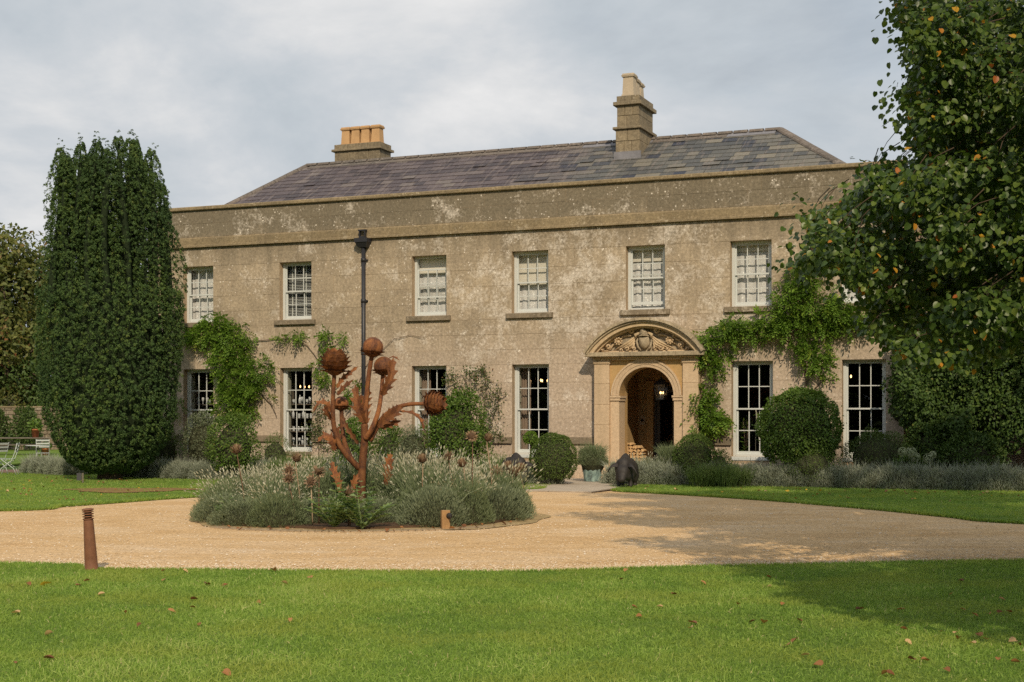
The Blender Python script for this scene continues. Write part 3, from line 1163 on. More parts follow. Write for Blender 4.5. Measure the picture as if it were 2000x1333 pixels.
# lead flashing where the stack meets the slates
MB().box(c0 - .09, c1 + .10, dA - .10, dA - .053, 8.9, yh(1225, 297, dA)).build("flashing", M_LEAD, roof)
dB = 5.35
b0_, b1_ = fac(655, 300, dB).x, fac(741, 300, dB).x
bw_ = (b1_ - b0_)
chimney(b0_, b1_, dB, dB + .75, [
    (8.8, yh(700, 294, dB), .02, 'stone'), (yh(700, 294, dB), yh(700, 289.5, dB), .10, 'band'), (yh(700, 289.5, dB), yh(700, 280, dB), .03, 'stone')],
    [(b0_ + bw_ * t, dB + .35, .31, .60) for t in (.16, .385, .61, .845)], M_POT, (4, 2))

# right wing behind the trees
wing = MB()
wing.box(SR, 17.0, 1.6, 8.5, 0, 5.2).build("wing_wall", M_WALL, house)
MB().hexa([(SR, 1.5, 5.2), (17.1, 1.5, 5.2), (17.1, 8.6, 5.2), (SR, 8.6, 5.2), (SR, 4.6, 6.9), (16, 4.6, 6.9), (16, 5.4, 6.9), (SR, 5.4, 6.9)]).build("wing_roof", M_SLATE, house)
dC = 3.6
r0_, r1_ = fac(1817, 250, dC).x, fac(1846, 250, dC).x
chimney(r0_, r1_, dC, dC + 1.3, [(5.4, 6.6, .04, 'stone'), (6.6, 7.2, .04, 'stone'), (7.2, 7.8, .02, 'stone'), (7.8, 8.3, .02, 'stone'), (8.3, 8.8, .02, 'stone'),
        (8.8, 8.95, .11, 'band'), (8.95, 9.4, 0, 'stone'), (9.4, 9.9, 0, 'stone'), (9.9, 10.02, .1, 'band'), (10.02, 10.2, .0, 'stone')],
        [((r0_ + r1_) / 2, dC + .25, .3, .5), ((r0_ + r1_) / 2, dC + .7, .3, .5)], M_POT2, (2, 3))

# ------------------------------------------------------------------ drainpipe
pp = fac(710, 600, -0.10)
q = MB()
q.tube([(pp.x, -.10, 6.42), (pp.x, -.10, 0.1)], .062, 12)
for z_ in (6.05, 4.9, 3.55, 2.2, 1.0):
    q.tube([(pp.x, -.10, z_ - .05), (pp.x, -.10, z_ + .05)], .078, 12)
    q.box(pp.x - .10, pp.x + .10, -.06, .0, z_ - .02, z_ + .02)
dp = q.build("drainpipe", M_PIPE, house)
q = MB()
q.hexa([(pp.x - .12, -.19, 6.40), (pp.x + .12, -.19, 6.40), (pp.x + .12, -.0, 6.40), (pp.x - .12, -.0, 6.40), (pp.x - .19, -.27, 6.54), (pp.x + .19, -.27, 6.54), (pp.x + .19, -.005, 6.54), (pp.x - .19, -.005, 6.54)])
q.box(pp.x - .205, pp.x + .205, -.285, -.004, 6.541, 6.655)
q.build("hopper", M_PIPE, dp)
q = MB()
q.box(pp.x - .10, pp.x + .10, -.20, -.105, 6.656, 6.72)
q.box(pp.x - .10, pp.x - .07, -.20, -.105, 6.72, 6.86)
q.box(pp.x + .07, pp.x + .10, -.20, -.105, 6.72, 6.86)
q.box(pp.x - .12, pp.x + .12, -.21, -.10, 6.86, 6.90)
q.build("outlet_box", M_PIPE, dp)

# ------------------------------------------------------------------ porch
porch = empty("porch", parent=house)
HP = 3.10
FD = -0.36


def pbox(name, mat, *a):
    return MB().cbox(*a).build(name, mat, porch)


for sg in (-1, 1):
    x0, x1 = sorted((PC + sg * 0.985, PC + sg * 1.40))
    # pilaster laid as blocks
    pil = MB().box(x0 + .01, x1 - .01, FD + .01, 0.0, 0.0, HP).build("pilaster", M_PORCH, porch)
    cuts = [0.30, 0.86, 1.42, 1.95, 2.5, HP - .10]
    for h0, h1 in zip(cuts[:-1], cuts[1:]):
        MB().cbox(x0, x1, FD, -.02, h0 + .002, h1 - .002, .006).build("stone", M_PORCH, pil)
    MB().cbox(x0 - .03, x1 + .03, FD - .04, -.01, 0.0, 0.298, .015).build("plinth", M_PORCH, pil)
    MB().cbox(x0 - .025, x1 + .025, FD - .03, -.012, HP - .098, HP - .003, .02).build("capital", M_PORCH, pil)
    # jamb and impost
    y0, y1 = sorted((PC + sg * 0.735, PC + sg * 0.983))
    jm = MB().cbox(y0, y1, -.29, .20, 0.0, 2.04, .008).build("jamb", M_PORCH, porch)
    ia, ib = sorted((PC + sg * 0.69, PC + sg * 0.984))
    q = MB()
    q.cbox(ia, ib, -.345, .22, 2.12, 2.175, .01)
    q.cbox(ia + (.02 if sg > 0 else 0), ib - (.02 if sg < 0 else 0), -.325, .20, 2.043, 2.119, .01)
    q.build("impost", M_PORCH, porch)
# spandrel over the arch
HS = 2.18
AR = 0.735
q = MB()
n = 32
vs = []
for i in range(n + 1):
    an = math.pi * i / n
    ax, az = AR * math.cos(an), AR * math.sin(an)
    # outer rectangle point in the same direction
    W_, T_ = .983, HP - HS
    cs, sn = math.cos(an), math.sin(an)
    k = min(W_ / abs(cs) if abs(cs) > 1e-6 else 9, T_ / sn if sn > 1e-6 else 9)
    ox, oz = cs * k, sn * k
    vs += [(PC + ax, -.29, HS + az), (PC + ox, -.29, HS + oz), (PC + ax, .20, HS + az), (PC + ox, .20, HS + oz)]
fs = []
for i in range(n):
    b, e = 4 * i, 4 * i + 4
    fs += [(b, e, e + 1, b + 1), (b, b + 2, e + 2, e), (b + 2, b + 3, e + 3, e + 2)]
# the two top corners
ci = [i for i in range(n + 1) if abs(vs[4 * i + 1][2] - HP) < 1e-4]
i0, i1 = ci[0], ci[-1]
vs += [(PC + .983, -.29, HP), (PC - .983, -.29, HP)]
fs += [(4 * (i0 - 1) + 1, 4 * i0 + 1, len(vs) - 2), (4 * i1 + 1, 4 * (i1 + 1) + 1, len(vs) - 1)]
q.add(vs, fs)
q.build("spandrel", M_OCHRE, porch)
q = MB()
q.arcring(PC, HS, AR - .001, AR + .07, -.315, -.285, 0, math.pi)
q.arcring(PC, HS, AR + .071, AR + .165, -.330, -.285, 0, math.pi)
q.arcring(PC, HS, AR + .166, AR + .212, -.352, -.285, 0, math.pi)
q.build("archivolt", M_PORCH, porch)
# entablature
q = MB()
q.cbox(PC - 1.41, PC + 1.41, -.375, .0, HP, HP + .05, .01)
q.cbox(PC - 1.45, PC + 1.45, -.42, -.001, HP + .051, HP + .09, .015)
q.build("frieze", M_PORCH, porch)
for a, b in ((-1.585, -.36), (-.357, .86), (.863, 1.585)):
    MB().cbox(PC + a, PC + b, -.58, -.002, HP + .091, HP + .205, .012).build("cornice_stone", M_PEDI, porch)
# segmental pediment
HB = HP + .206
CHD, RISE = 1.60, 0.86
RR = (CHD ** 2 + RISE ** 2) / (2 * RISE)
HCN = HB + RISE - RR
aa = math.asin((HB - HCN) / RR)
q = MB()
nseg = 9
for i in range(nseg):
    a0 = aa + (math.pi - 2 * aa) * i / nseg + .002
    a1 = aa + (math.pi - 2 * aa) * (i + 1) / nseg - .002
    m = MB()
    m.arcring(PC, HCN, RR - .055, RR + .012, -.66, -.003, a0, a1, 5)
    m.arcring(PC, HCN, RR - .105, RR - .056, -.60, -.004, a0, a1, 5)
    m.build("hood_stone", M_PEDI, porch)
ab = math.asin((HB - HCN) / (RR - .12))
q = MB()
q.arcring(PC, HCN, RR - .20, RR - .106, -.54, -.005, ab, math.pi - ab)
ac = math.asin((HB - HCN) / (RR - .24))
q.arcring(PC, HCN, RR - .25, RR - .201, -.42, -.006, ac, math.pi - ac)
q.build("pediment_moulding", M_PORCH, porch)
q = MB()
n = 24
vs = [(PC, -.22, HB)]
for i in range(n + 1):
    an = ac + (math.pi - 2 * ac) * i / n
    vs.append((PC + (RR - .22) * math.cos(an), -.22, HCN + (RR - .22) * math.sin(an)))
q.add(vs, [(0, i + 1, i + 2) for i in range(n)])
q.build("tympanum", M_PEDI, porch)
# carved arms
carv = empty("carving", parent=porch)
q = MB()
sh = []
CX = PC - .05
for (x_, z_) in ((-.145, .40), (-.155, .30), (-.135, .19), (-.08, .11), (0, .07), (.08, .11), (.135, .19), (.155, .30), (.145, .40)):
    sh.append((x_, z_))
nsh = len(sh)
vs = [(CX + x_, -.23, HB + z_) for x_, z_ in sh] + [(CX + x_ * .84, -.36, HB + .015 + z_ * .95) for x_, z_ in sh] + [(CX, -.42, HB + .26)]
fs = [(i, i + 1, nsh + i + 1, nsh + i) for i in range(nsh - 1)] + [(0, nsh, 2 * nsh - 1, nsh - 1)] + [(nsh + i, nsh + i + 1, 2 * nsh) for i in range(nsh - 1)] + [(2 * nsh - 1, nsh, 2 * nsh)]
q.add(vs, fs, True)
q.tube([(CX - .16, -.33, HB + .40), (CX - .08, -.40, HB + .42), (CX, -.42, HB + .425), (CX + .08, -.40, HB + .42), (CX + .16, -.33, HB + .40)], .02, 6)
for sg in (-1, 1):
    q.tube([(CX + sg * .15, -.28, HB + .42), (CX + sg * .20, -.31, HB + .28), (CX + sg * .17, -.31, HB + .14), (CX + sg * .09, -.29, HB + .04)], [.018, .03, .03, .02], 6)
q.build("shield", M_PEDI, carv)
q = MB()
q.ball((CX - .01, -.33, HB + .50), .11, .10, .085)
q.ball((CX - .03, -.35, HB + .555), .075, .08, .055)
q.tube([(CX - .11, -.33, HB + .455), (CX, -.42, HB + .455), (CX + .11, -.35, HB + .455)], .024, 6)
q.tube([(CX - .02, -.33, HB + .58), (CX - .03, -.34, HB + .65), (CX - .01, -.33, HB + .71)], [.05, .035, .012], 7)
q.build("helmet", M_PEDI, carv)


def spiral(cx_, cz_, r0, turns, a0, dirn, y0, y1):
    pts = []
    nn_ = int(turns * 14)
    for i in range(nn_ + 1):
        t = i / nn_
        an = a0 + dirn * turns * 2 * math.pi * t
        r_ = r0 * (1 - .80 * t)
        pts.append((cx_ + r_ * math.cos(an), y0 + (y1 - y0) * t, cz_ + r_ * math.sin(an)))
    return pts


for sg in (-1, 1):
    sc_ = MB()
    for (cx_, cz_, r0, tn, a0, thick) in ((.33, .555, .085, 1.5, 2.6, .030), (.97, .165, .085, 1.5, 2.2, .032), (.45, .10, .085, 1.6, 3.6, .030),
                                          (.27, .10, .055, 1.3, 1.0, .024), (1.14, .065, .05, 1.3, 2.2, .022), (.62, .065, .05, 1.3, .6, .022), (.80, .40, .05, 1.2, 1.4, .022)):
        pts = spiral(cx_, cz_, r0, tn, a0, -1, -.25, -.39)
        pts = [(CX + sg * p[0], p[1], HB + p[2]) for p in pts]
        sc_.tube(pts, [thick * (1 - .35 * i / len(pts)) for i in range(len(pts))], 6)
    # rosette with petals
    rx_, rz_ = CX + sg * .69, HB + .29
    sc_.ball((rx_, -.33, rz_ - .02), .05, .06, .05)
    for k in range(9):
        an = k * 2 * math.pi / 9
        sc_.tube([(rx_ + .05 * math.cos(an), -.30, rz_ + .05 * math.sin(an)), (rx_ + .10 * math.cos(an), -.36, rz_ + .09 * math.sin(an)), (rx_ + .12 * math.cos(an), -.30, rz_ + .11 * math.sin(an))], [.028, .026, .008], 5)
    for path in (((.36, .44), (.50, .43), (.60, .40), (.66, .37)), ((.78, .22), (.86, .20), (.93, .09), (1.05, .05), (1.14, .02)), ((.80, .34), (.88, .30), (.95, .27)),
                 ((.18, .02), (.4, .02), (.62, .015), (.84, .02), (1.08, .012)), ((1.1, .10), (1.2, .10), (1.27, .05))):
        sc_.tube([(CX + sg * a, -.27, HB + b) for a, b in path], .026, 6)
    sc_.build("scroll", M_PORCH, carv)
    dr = MB()
    dr.tube([(CX + sg * .10, -.33, HB + .50), (CX + sg * .22, -.38, HB + .44), (CX + sg * .20, -.37, HB + .36)], [.03, .05, .02], 6)
    for k in range(4):
        t = k / 3
        dr.tube([(CX + sg * (.20 + .02 * k), -.33, HB + .42 - .06 * k), (CX + sg * (.42 - .05 * k), -.34, HB + .26 - .035 * k), (CX + sg * (.84 - .40 * t), -.27, HB + .05 + .03 * t)],
                [.018, .034, .014], 6)
    dr.build("mantling", M_PORCH, carv)

# vestibule
vd = 2.5
VW = 1.08
ves = MB()
ves.box(PC - VW - .1, PC - VW, .425, vd, 0, 3.0)
ves.box(PC + VW, PC + VW + .1, .425, vd, 0, 3.0)
ves.box(PC - VW - .1, PC + VW + .1, .205, vd + .1, 3.001, 3.1)
ves.box(PC - VW, PC - .735, .201, .424, 0, 2.999)
ves.box(PC + .735, PC + VW, .201, .424, 0, 2.999)
ves.box(PC - VW, PC - .62, vd, vd + .2, 0, 2.999)
ves.box(PC + .62, PC + VW, vd, vd + .2, 0, 2.999)
ves.box(PC - .619, PC + .619, vd + .02, vd + .2, 2.5, 2.998)
ves.build("vestibule", M_OCHRE, porch)
q = MB()
for sg in (-1, 1):
    x0, x1 = sorted((PC + sg * .62, PC + sg * .80))
    q.box(x0, x1, vd - .10, vd - .001, 0, 2.45)
    q.box(x0 - .03, x1 + .03, vd - .14, vd - .002, 2.451, 2.62)
q.box(PC - VW + .001, PC - .84, vd - .05, vd - .001, 2.05, 2.12)
q.box(PC - VW + .001, PC - VW + .05, .43, vd - .06, 2.05, 2.12)
q.build("door_surround", M_OCHRE, porch)
q = MB()
q.box(PC - .618, PC - .56, vd + .03, vd + .12, .02, 2.49)
q.box(PC + .56, PC + .618, vd + .03, vd + .12, .02, 2.49)
q.box(PC - .559, PC + .559, vd + .03, vd + .12, 2.42, 2.49)
dr_ = q.build("door_frame", M_DOORFRAME, porch)
for x0, x1 in ((PC - .555, PC - .003), (PC + .003, PC + .555)):
    q = MB()
    q.box(x0, x0 + .09, vd + .05, vd + .10, .03, 2.41)
    q.box(x1 - .09, x1, vd + .05, vd + .10, .03, 2.41)
    q.box(x0 + .091, x1 - .091, vd + .05, vd + .10, .03, .55)
    q.box(x0 + .091, x1 - .091, vd + .05, vd + .10, 2.3, 2.41)
    q.build("door", M_DOORFRAME, dr_)
    MB().box(x0 + .092, x1 - .092, vd + .07, vd + .077, .551, 2.299).build("door_pane", M_GLASS, dr_)
MB().box(PC - .9, PC + .9, vd + .201, 4.15, 0, .01).build("hall_floor", M_FLOOR, porch)
MB().box(PC - VW, PC + VW, .19, vd + .1, -.02, .018).build("porch_floor", M_STONEPATH, porch)
bx_ = PC - .955
q = MB().cbox(bx_ - .08, bx_ + .08, vd - .02, vd - .001, 1.40, 1.66, .004)
bell = q.build("bell_plate", M_PORCH, porch)
Mx = Matrix.Rotation(R(90), 3, 'X')
MB().lathe([(.045, 0), (.045, .012), (.02, .02), (.02, .035), (.0, .037)], 14, (bx_, vd - .021, 1.53), Mx).build("bell_push", M_BRONZE, bell)

# lantern hanging inside the arch
lp = fac(1292, 752, 0.42)
lw = hw(lp.x, .42, 0)
lan = empty("hanging_lantern", (lw.x, lw.y, 2.10), -TH, "black glazed lantern with lit candle bulbs hanging inside the arched porch", "lantern")
q = MB()
wt, wb, ht = .155, .115, .38
for sx in (-1, 1):
    for sy in (-1, 1):
        q.tube([(sx * wb, sy * wb, 0), (sx * wt, sy * wt, ht)], .009, 5)
for z_, e in ((0, wb), (ht, wt)):
    for i in range(4):
        a = [(-e, -e), (e, -e), (e, e), (-e, e)][i]
        b = [(-e, -e), (e, -e), (e, e), (-e, e)][(i + 1) % 4]
        q.tube([(a[0], a[1], z_), (b[0], b[1], z_)], .011, 5)
q.box(-wb, wb, -wb, wb, -.02, -.006)
fr = q.build("frame", M_BLACK, lan)
q = MB()
q.hexa([(-wt - .02, -wt - .02, ht + .01), (wt + .02, -wt - .02, ht + .01), (wt + .02, wt + .02, ht + .01), (-wt - .02, wt + .02, ht + .01), (-.05, -.05, ht + .14), (.05, -.05, ht + .14), (.05, .05, ht + .14), (-.05, .05, ht + .14)])
q.tube([(0, 0, ht + .14), (0, 0, ht + .20)], .03, 8)
q.build("roof_cap", M_BLACK, lan)
q = MB()
q.tube([(0, 0, ht + .2), (0, 0, .90)], .006, 5)
q.build("chain", M_BLACK, lan)
for i in range(4):
    c_, s_ = math.cos(i * math.pi / 2), math.sin(i * math.pi / 2)
    M2 = Matrix.Rotation(i * math.pi / 2, 3, 'Z')
    P4 = [M2 @ Vector(p) for p in ((-wb + .012, -wb, .01), (wb - .012, -wb, .01), (wt - .012, -wt, ht - .01), (-wt + .012, -wt, ht - .01))]
    P4b = [M2 @ Vector(p) for p in ((-wb + .012, -wb + .003, .01), (wb - .012, -wb + .003, .01), (wt - .012, -wt + .003, ht - .01), (-wt + .012, -wt + .003, ht - .01))]
    MB().hexa(P4 + P4b).build("glass_pane", M_GLASS, lan)
for i in range(3):
    an = i * 2.1
    bx, by = .045 * math.cos(an), .045 * math.sin(an)
    cd = MB().tube([(bx, by, .0), (bx, by, .13)], .011, 8).build("candle_tube", M_WHITE, lan)
    MB().lathe([(.004, .13), (.016, .15), (.014, .175), (.0, .20)], 8, (bx, by, 0)).build("bulb", M_BULB, cd)

# firewood in the porch
rl = random.Random(8)
lg0 = PC - .83
row_h = .085
for r_ in range(11):
    x_ = lg0 + rl.uniform(0, .03)
    row_w = .52 - (.0 if r_ < 9 else .14 * (r_ - 8))
    while x_ < lg0 + row_w - .03:
        wd = rl.uniform(.06, .12)
        q = MB()
        kind = rl.choice((3, 3, 4, 5))
        L = rl.uniform(.24, .30)
        y0 = .50 + rl.uniform(-.02, .03)
        a0 = rl.uniform(0, 6.28)
        ring = []
        for k in range(kind):
            an = a0 + 2 * math.pi * k / kind + rl.uniform(-.25, .25)
            ring.append((x_ + wd / 2 + wd * .54 * math.cos(an), .055 + r_ * row_h + row_h * .60 * math.sin(an)))
        vs = [(p[0], y0, p[1]) for p in ring] + [(p[0], y0 + L, p[1]) for p in ring]
        fs = [tuple(range(kind)), tuple(range(2 * kind - 1, kind - 1, -1))] + [(k, kind + k, kind + (k + 1) % kind, (k + 1) % kind) for k in range(kind)]
        W = [hw(*v) for v in vs]
        me = MB().add([tuple(p) for p in W], fs).mesh("split_log", M_LOGEND)
        lo = link("split_log", me)
        tag(lo, "split firewood log in the stack inside the arched porch", "log", "split logs stacked in the porch")
        x_ += wd


# ------------------------------------------------------------------ things inside the lower rooms
def chandelier(s, d, h, label, n=6, rad=.34):
    p = hw(s, d, h)
    r_ = empty("chandelier", tuple(p), -TH, label, "chandelier")
    q = MB()
    q.tube([(0, 0, 0), (0, 0, 3.54 - h)], .008, 5)
    q.ball((0, 0, 0), .04)
    for i in range(n):
        an = 2 * math.pi * i / n + .3
        q.tube([(0, 0, -.02), (rad * .5 * math.cos(an), rad * .5 * math.sin(an), -.09), (rad * math.cos(an), rad * math.sin(an), -.02)], .008, 5)
    q.build("arms", M_BLACK, r_)
    for i in range(n):
        an = 2 * math.pi * i / n + .3
        MB().lathe([(.006, 0), (.022, .03), (.018, .055), (0, .085)], 8, (rad * math.cos(an), rad * math.sin(an), -.02)).build("bulb", M_BULB, r_)


p = fac(1046, 745, 2.0)
chandelier(p.x, 2.0, p.z, "lit chandelier seen through the ground floor window left of the box ball")
p = fac(585, 757, 2.4)
chandelier(p.x, 2.4, p.z, "lit chandelier above the shelves of glasses in the room", 5, .3)
p = fac(1652, 737, 1.6)
chandelier(p.x - .05, 1.6, p.z, "lit chandelier in the room behind the rightmost ground floor window", 4, .18)

m, nt, out = new_mat("pale_drinking_glass")
principled(nt, out, (0.55, 0.58, 0.60), 0.12, 0.6)
GL = MATS["pale_drinking_glass"]
gls = [MB().lathe([(.032, 0), (.036, .02), (.042, .13), (.040, .14)], 10).mesh("glass_tumbler", GL),
       MB().lathe([(.035, 0), (.008, .01), (.007, .08), (.038, .12), (.042, .17), (.034, .21)], 10).mesh("stem_glass", GL),
       MB().lathe([(.045, 0), (.045, .15), (.016, .20), (.016, .27)], 10).mesh("glass_bottle", GL)]
for wi in (0, 1):
    c = LOW[wi][0]
    shf = empty("glass_shelf", tuple(hw(c, .75, .36)), -TH, ("dark shelf of glasses behind the leftmost ground floor window" if wi == 0 else "dark shelf of glasses behind the second ground floor window from left"), "shelf")
    MB().box(-.62, -.58, -.12, .12, 0, 2.2).build("upright", M_WOOD, shf)
    MB().box(.58, .62, -.12, .12, 0, 2.2).build("upright", M_WOOD, shf)
    for lv in (.42, .82, 1.20, 1.62):
        MB().box(-.579, .579, -.12, .12, lv, lv + .022).build("board", M_WOOD, shf)
        for k in range(8):
            x_ = -.5 + k * .14 + rl.uniform(-.03, .03)
            gi = rl.randrange(3)
            o = link("drinking_glass", gls[gi])
            o.location = hw(c + x_, .75 + rl.uniform(-.05, .05), .36 + lv + .0225)
            tag(o, ("clear glass on the bar shelf behind the leftmost ground floor window" if wi == 0 else "clear glass on the bar shelf behind the second ground floor window"), "glass", "glasses on the bar shelves")

# potted plant and easel legs inside the tall right window
c = LOW[4][0]
pt = hw(c - .28, .55, .36)
tp = empty("terracotta_pot", (pt.x, pt.y, .36), 0, "terracotta pot just inside the tall window left of the round clipped tree", "flower pot")
MB().lathe([(.085, .0), (.115, .20), (.125, .20), (.125, .24), (.108, .24), (.10, .21), (.0, .21)], 18).build("pot_body", M_TERRA, tp)

# ------------------------------------------------------------------ leaf meshes
def nrm(a):
    return a / np.maximum(np.linalg.norm(a, axis=-1, keepdims=True), 1e-9)


def rand_dirs(n, rs=rs):
    return nrm(rs.normal(size=(n, 3)))


def leaf_arrays(P, A, N, L, W, a, fold=0.22):
    """folded four-cornered leaves: P base, A axis, N face normal"""
    A = nrm(A)
    B = nrm(np.cross(A, N))
    N = np.cross(B, A)
    n = len(P)
    L = np.broadcast_to(np.asarray(L, float), (n,))[:, None]
    W = np.broadcast_to(np.asarray(W, float), (n,))[:, None]
    V = np.stack([P, P + A * L * .5 + B * W * .5 + N * W * fold, P + A * L, P + A * L * .5 - B * W * .5 + N * W * fold], 1)
    F_ = np.arange(n)[:, None] * 4
    F_ = np.concatenate([F_ + np.array([[0, 1, 2]]), F_ + np.array([[0, 2, 3]])], 0)
    return V.reshape(-1, 3), F_, np.repeat(a, 4)


def heart_arrays(P, A, N, L, a, curl=0.18):
    """broad heart-shaped leaves with eight outline points"""
    A = nrm(A); B = nrm(np.cross(A, N)); N = np.cross(B, A)
    n = len(P)
    L = np.broadcast_to(np.asarray(L, float), (n,))[:, None]
    prof = [(0.03, 0), (-0.03, .24), (.18, .43), (.50, .46), (.80, .29), (1.02, 0), (.80, -.29), (.50, -.46), (.18, -.43), (-0.03, -.24)]
    V = np.stack([P + A * L * x + B * L * y + N * L * (abs(y) * curl - .18 * max(0, x - .5)) for x, y in prof], 1)
    base = np.arange(n)[:, None] * 10
    F1 = base + np.array([[0, 9, 8, 7, 6, 5]])
    F2 = base + np.array([[0, 5, 4, 3, 2, 1]])
    return V.reshape(-1, 3), np.concatenate([F1, F2], 0), np.repeat(a, 10)


def oval_arrays(P, A, N, L, a, curl=0.15):
    """six-point oval leaves"""
    A = nrm(A); B = nrm(np.cross(A, N)); N = np.cross(B, A)
    n = len(P)
    L = np.broadcast_to(np.asarray(L, float), (n,))[:, None]
    prof = [(0, 0), (.25, .42), (.72, .33), (1.0, 0), (.72, -.33), (.25, -.42)]
    V = np.stack([P + A * L * x + B * L * y + N * L * (abs(y) * curl) for x, y in prof], 1)
    base = np.arange(n)[:, None] * 6
    return V.reshape(-1, 3), np.concatenate([base + np.array([[0, 5, 4, 3]]), base + np.array([[0, 3, 2, 1]])], 0), np.repeat(a, 6)


def strip_arrays(P0, P1, P2, W, a, side=None):
    """thin bent blades through three points"""
    n = len(P0)
    d = nrm(P2 - P0)
    if side is None:
        side = rand_dirs(n)
    s = nrm(np.cross(d, side))
    W = np.broadcast_to(np.asarray(W, float), (n,))[:, None]
    V = np.stack([P0 - s * W * .5, P0 + s * W * .5, P1 + s * W * .42, P1 - s * W * .42, P2], 1)
    b = np.arange(n)[:, None] * 5
    return V.reshape(-1, 3), b + np.array([[0, 1, 2, 3]]), b + np.array([[3, 2, 4]]), np.repeat(a, 5)


class Bag:
    """joins many arrays of leaves into one mesh"""
    def __init__(self):
        self.V, self.F, self.a, self.n = [], {}, [], 0

    def add(self, V, *rest):
        a = rest[-1]
        for f in rest[:-1]:
            self.F.setdefault(f.shape[1], []).append(f + self.n)
        self.V.append(V); self.a.append(a); self.n += len(V)
        return self

    def mesh(self, name, mat, smooth=False):
        return mesh_np(name, np.concatenate(self.V), [np.concatenate(f) for f in self.F.values()], mat, np.concatenate(self.a), smooth)


class Lump:
    """cheap smooth 3-D noise (sum of sines)"""
    def __init__(self, freq, n=6):
        self.k = rs.normal(size=(n, 3)) * freq
        self.p = rs.uniform(0, 6.28, n)

    def __call__(self, P):
        return np.sin(P @ self.k.T + self.p).mean(1)


M_YEW = foliage("yew_needles", [(0, (0.038, 0.070, 0.023)), (0.5, (0.072, 0.122, 0.034)), (0.85, (0.11, 0.16, 0.04)), (1, (0.16, 0.19, 0.05))], 0.15, 0.7, 0.15, (0.5, (0.040, 0.075, 0.032), 0.6))
M_YEWIN = plain('yew_blocking_core', (0.02, 0.03, 0.014), .95, .1, .4, 7, .6)  # dark core colour, so gaps between the yew lumps read as shade
M_WIST = foliage("wisteria_leaves", [(0, (0.08, 0.15, 0.02)), (0.6, (0.15, 0.26, 0.034)), (0.9, (0.24, 0.35, 0.05)), (1, (0.34, 0.39, 0.07))], 0.35, 0.5, 0.3)
M_BOX = foliage("box_leaves", [(0, (0.055, 0.095, 0.018)), (0.6, (0.095, 0.15, 0.028)), (1, (0.16, 0.22, 0.045))], 0.25, 0.5, 0.3)
M_GREEN = foliage("mid_green_leaves", [(0, (0.06, 0.11, 0.02)), (0.6, (0.105, 0.18, 0.03)), (0.92, (0.17, 0.25, 0.045)), (1, (0.25, 0.24, 0.06))], 0.3, 0.5, 0.3)
M_DKGREEN = foliage("dark_green_leaves", [(0, (0.045, 0.075, 0.02)), (0.6, (0.075, 0.12, 0.028)), (1, (0.12, 0.17, 0.045))], 0.25, 0.5, 0.3)
M_GREY = foliage("grey_green_leaves", [(0, (0.09, 0.12, 0.065)), (0.5, (0.155, 0.185, 0.105)), (1, (0.24, 0.265, 0.17))], 0.2, 0.7, 0.2)
M_SILVER = foliage("silver_lavender_leaves", [(0, (0.20, 0.225, 0.165)), (0.5, (0.31, 0.335, 0.26)), (0.9, (0.42, 0.44, 0.36)), (1, (0.40, 0.34, 0.27))], 0.15, 0.8, 0.15)
M_LAV = foliage("lavender_foliage", [(0, (0.10, 0.13, 0.06)), (0.45, (0.175, 0.215, 0.11)), (0.8, (0.245, 0.285, 0.175)), (0.89, (0.27, 0.29, 0.17)), (0.9, (0.33, 0.32, 0.21)), (1, (0.60, 0.57, 0.46))], 0.2, 0.75, 0.15)
M_GREYL = foliage('grey_lavender_mound', [(0, (0.12, 0.145, 0.085)), (0.45, (0.20, 0.235, 0.14)), (0.85, (0.28, 0.31, 0.205)), (1, (0.45, 0.44, 0.33))], 0.2, 0.75, 0.15)
M_ROSEM = foliage("rosemary_leaves", [(0, (0.07, 0.115, 0.03)), (0.6, (0.13, 0.19, 0.05)), (1, (0.20, 0.26, 0.09))], 0.25, 0.6, 0.3)
M_OLIVE = foliage("olive_autumn_leaves", [(0, (0.06, 0.08, 0.022)), (0.55, (0.115, 0.135, 0.035)), (0.82, (0.19, 0.19, 0.05)), (0.93, (0.22, 0.13, 0.05)), (1, (0.28, 0.11, 0.04))], 0.3, 0.55, 0.3)
M_LIME = foliage("lime_tree_leaves", [(0, (0.035, 0.07, 0.016)), (0.4, (0.065, 0.115, 0.022)), (0.75, (0.125, 0.18, 0.034)), (0.94, (0.21, 0.25, 0.05)), (0.955, (0.55, 0.33, 0.03)), (0.985, (0.52, 0.24, 0.035)), (1, (0.40, 0.12, 0.03))], 0.3, 0.4, 0.4)
M_ROSE = foliage("bronze_green_leaves", [(0, (0.05, 0.085, 0.022)), (0.55, (0.09, 0.135, 0.035)), (0.8, (0.13, 0.13, 0.045)), (1, (0.20, 0.10, 0.05))], 0.3, 0.5, 0.35)
M_IVY = foliage("ivy_leaves", [(0, (0.032, 0.06, 0.015)), (0.6, (0.062, 0.112, 0.022)), (0.93, (0.12, 0.175, 0.036)), (1, (0.20, 0.22, 0.06))], 0.25, 0.55, 0.25)  # greens lowered to put the shade on the ivy into its colour
M_GRASS = foliage("grass_blades", [(0, (0.095, 0.175, 0.032)), (0.35, (0.195, 0.305, 0.055)), (0.75, (0.31, 0.425, 0.095)), (0.94, (0.43, 0.50, 0.16)), (1, (0.56, 0.48, 0.27))], 0.4, 0.6, 0.2, (0.9, (0.31, 0.36, 0.075), 0.7))
M_CARD = foliage("cardoon_leaves", [(0, (0.12, 0.18, 0.07)), (0.6, (0.19, 0.28, 0.11)), (1, (0.29, 0.37, 0.17))], 0.3, 0.6, 0.2)
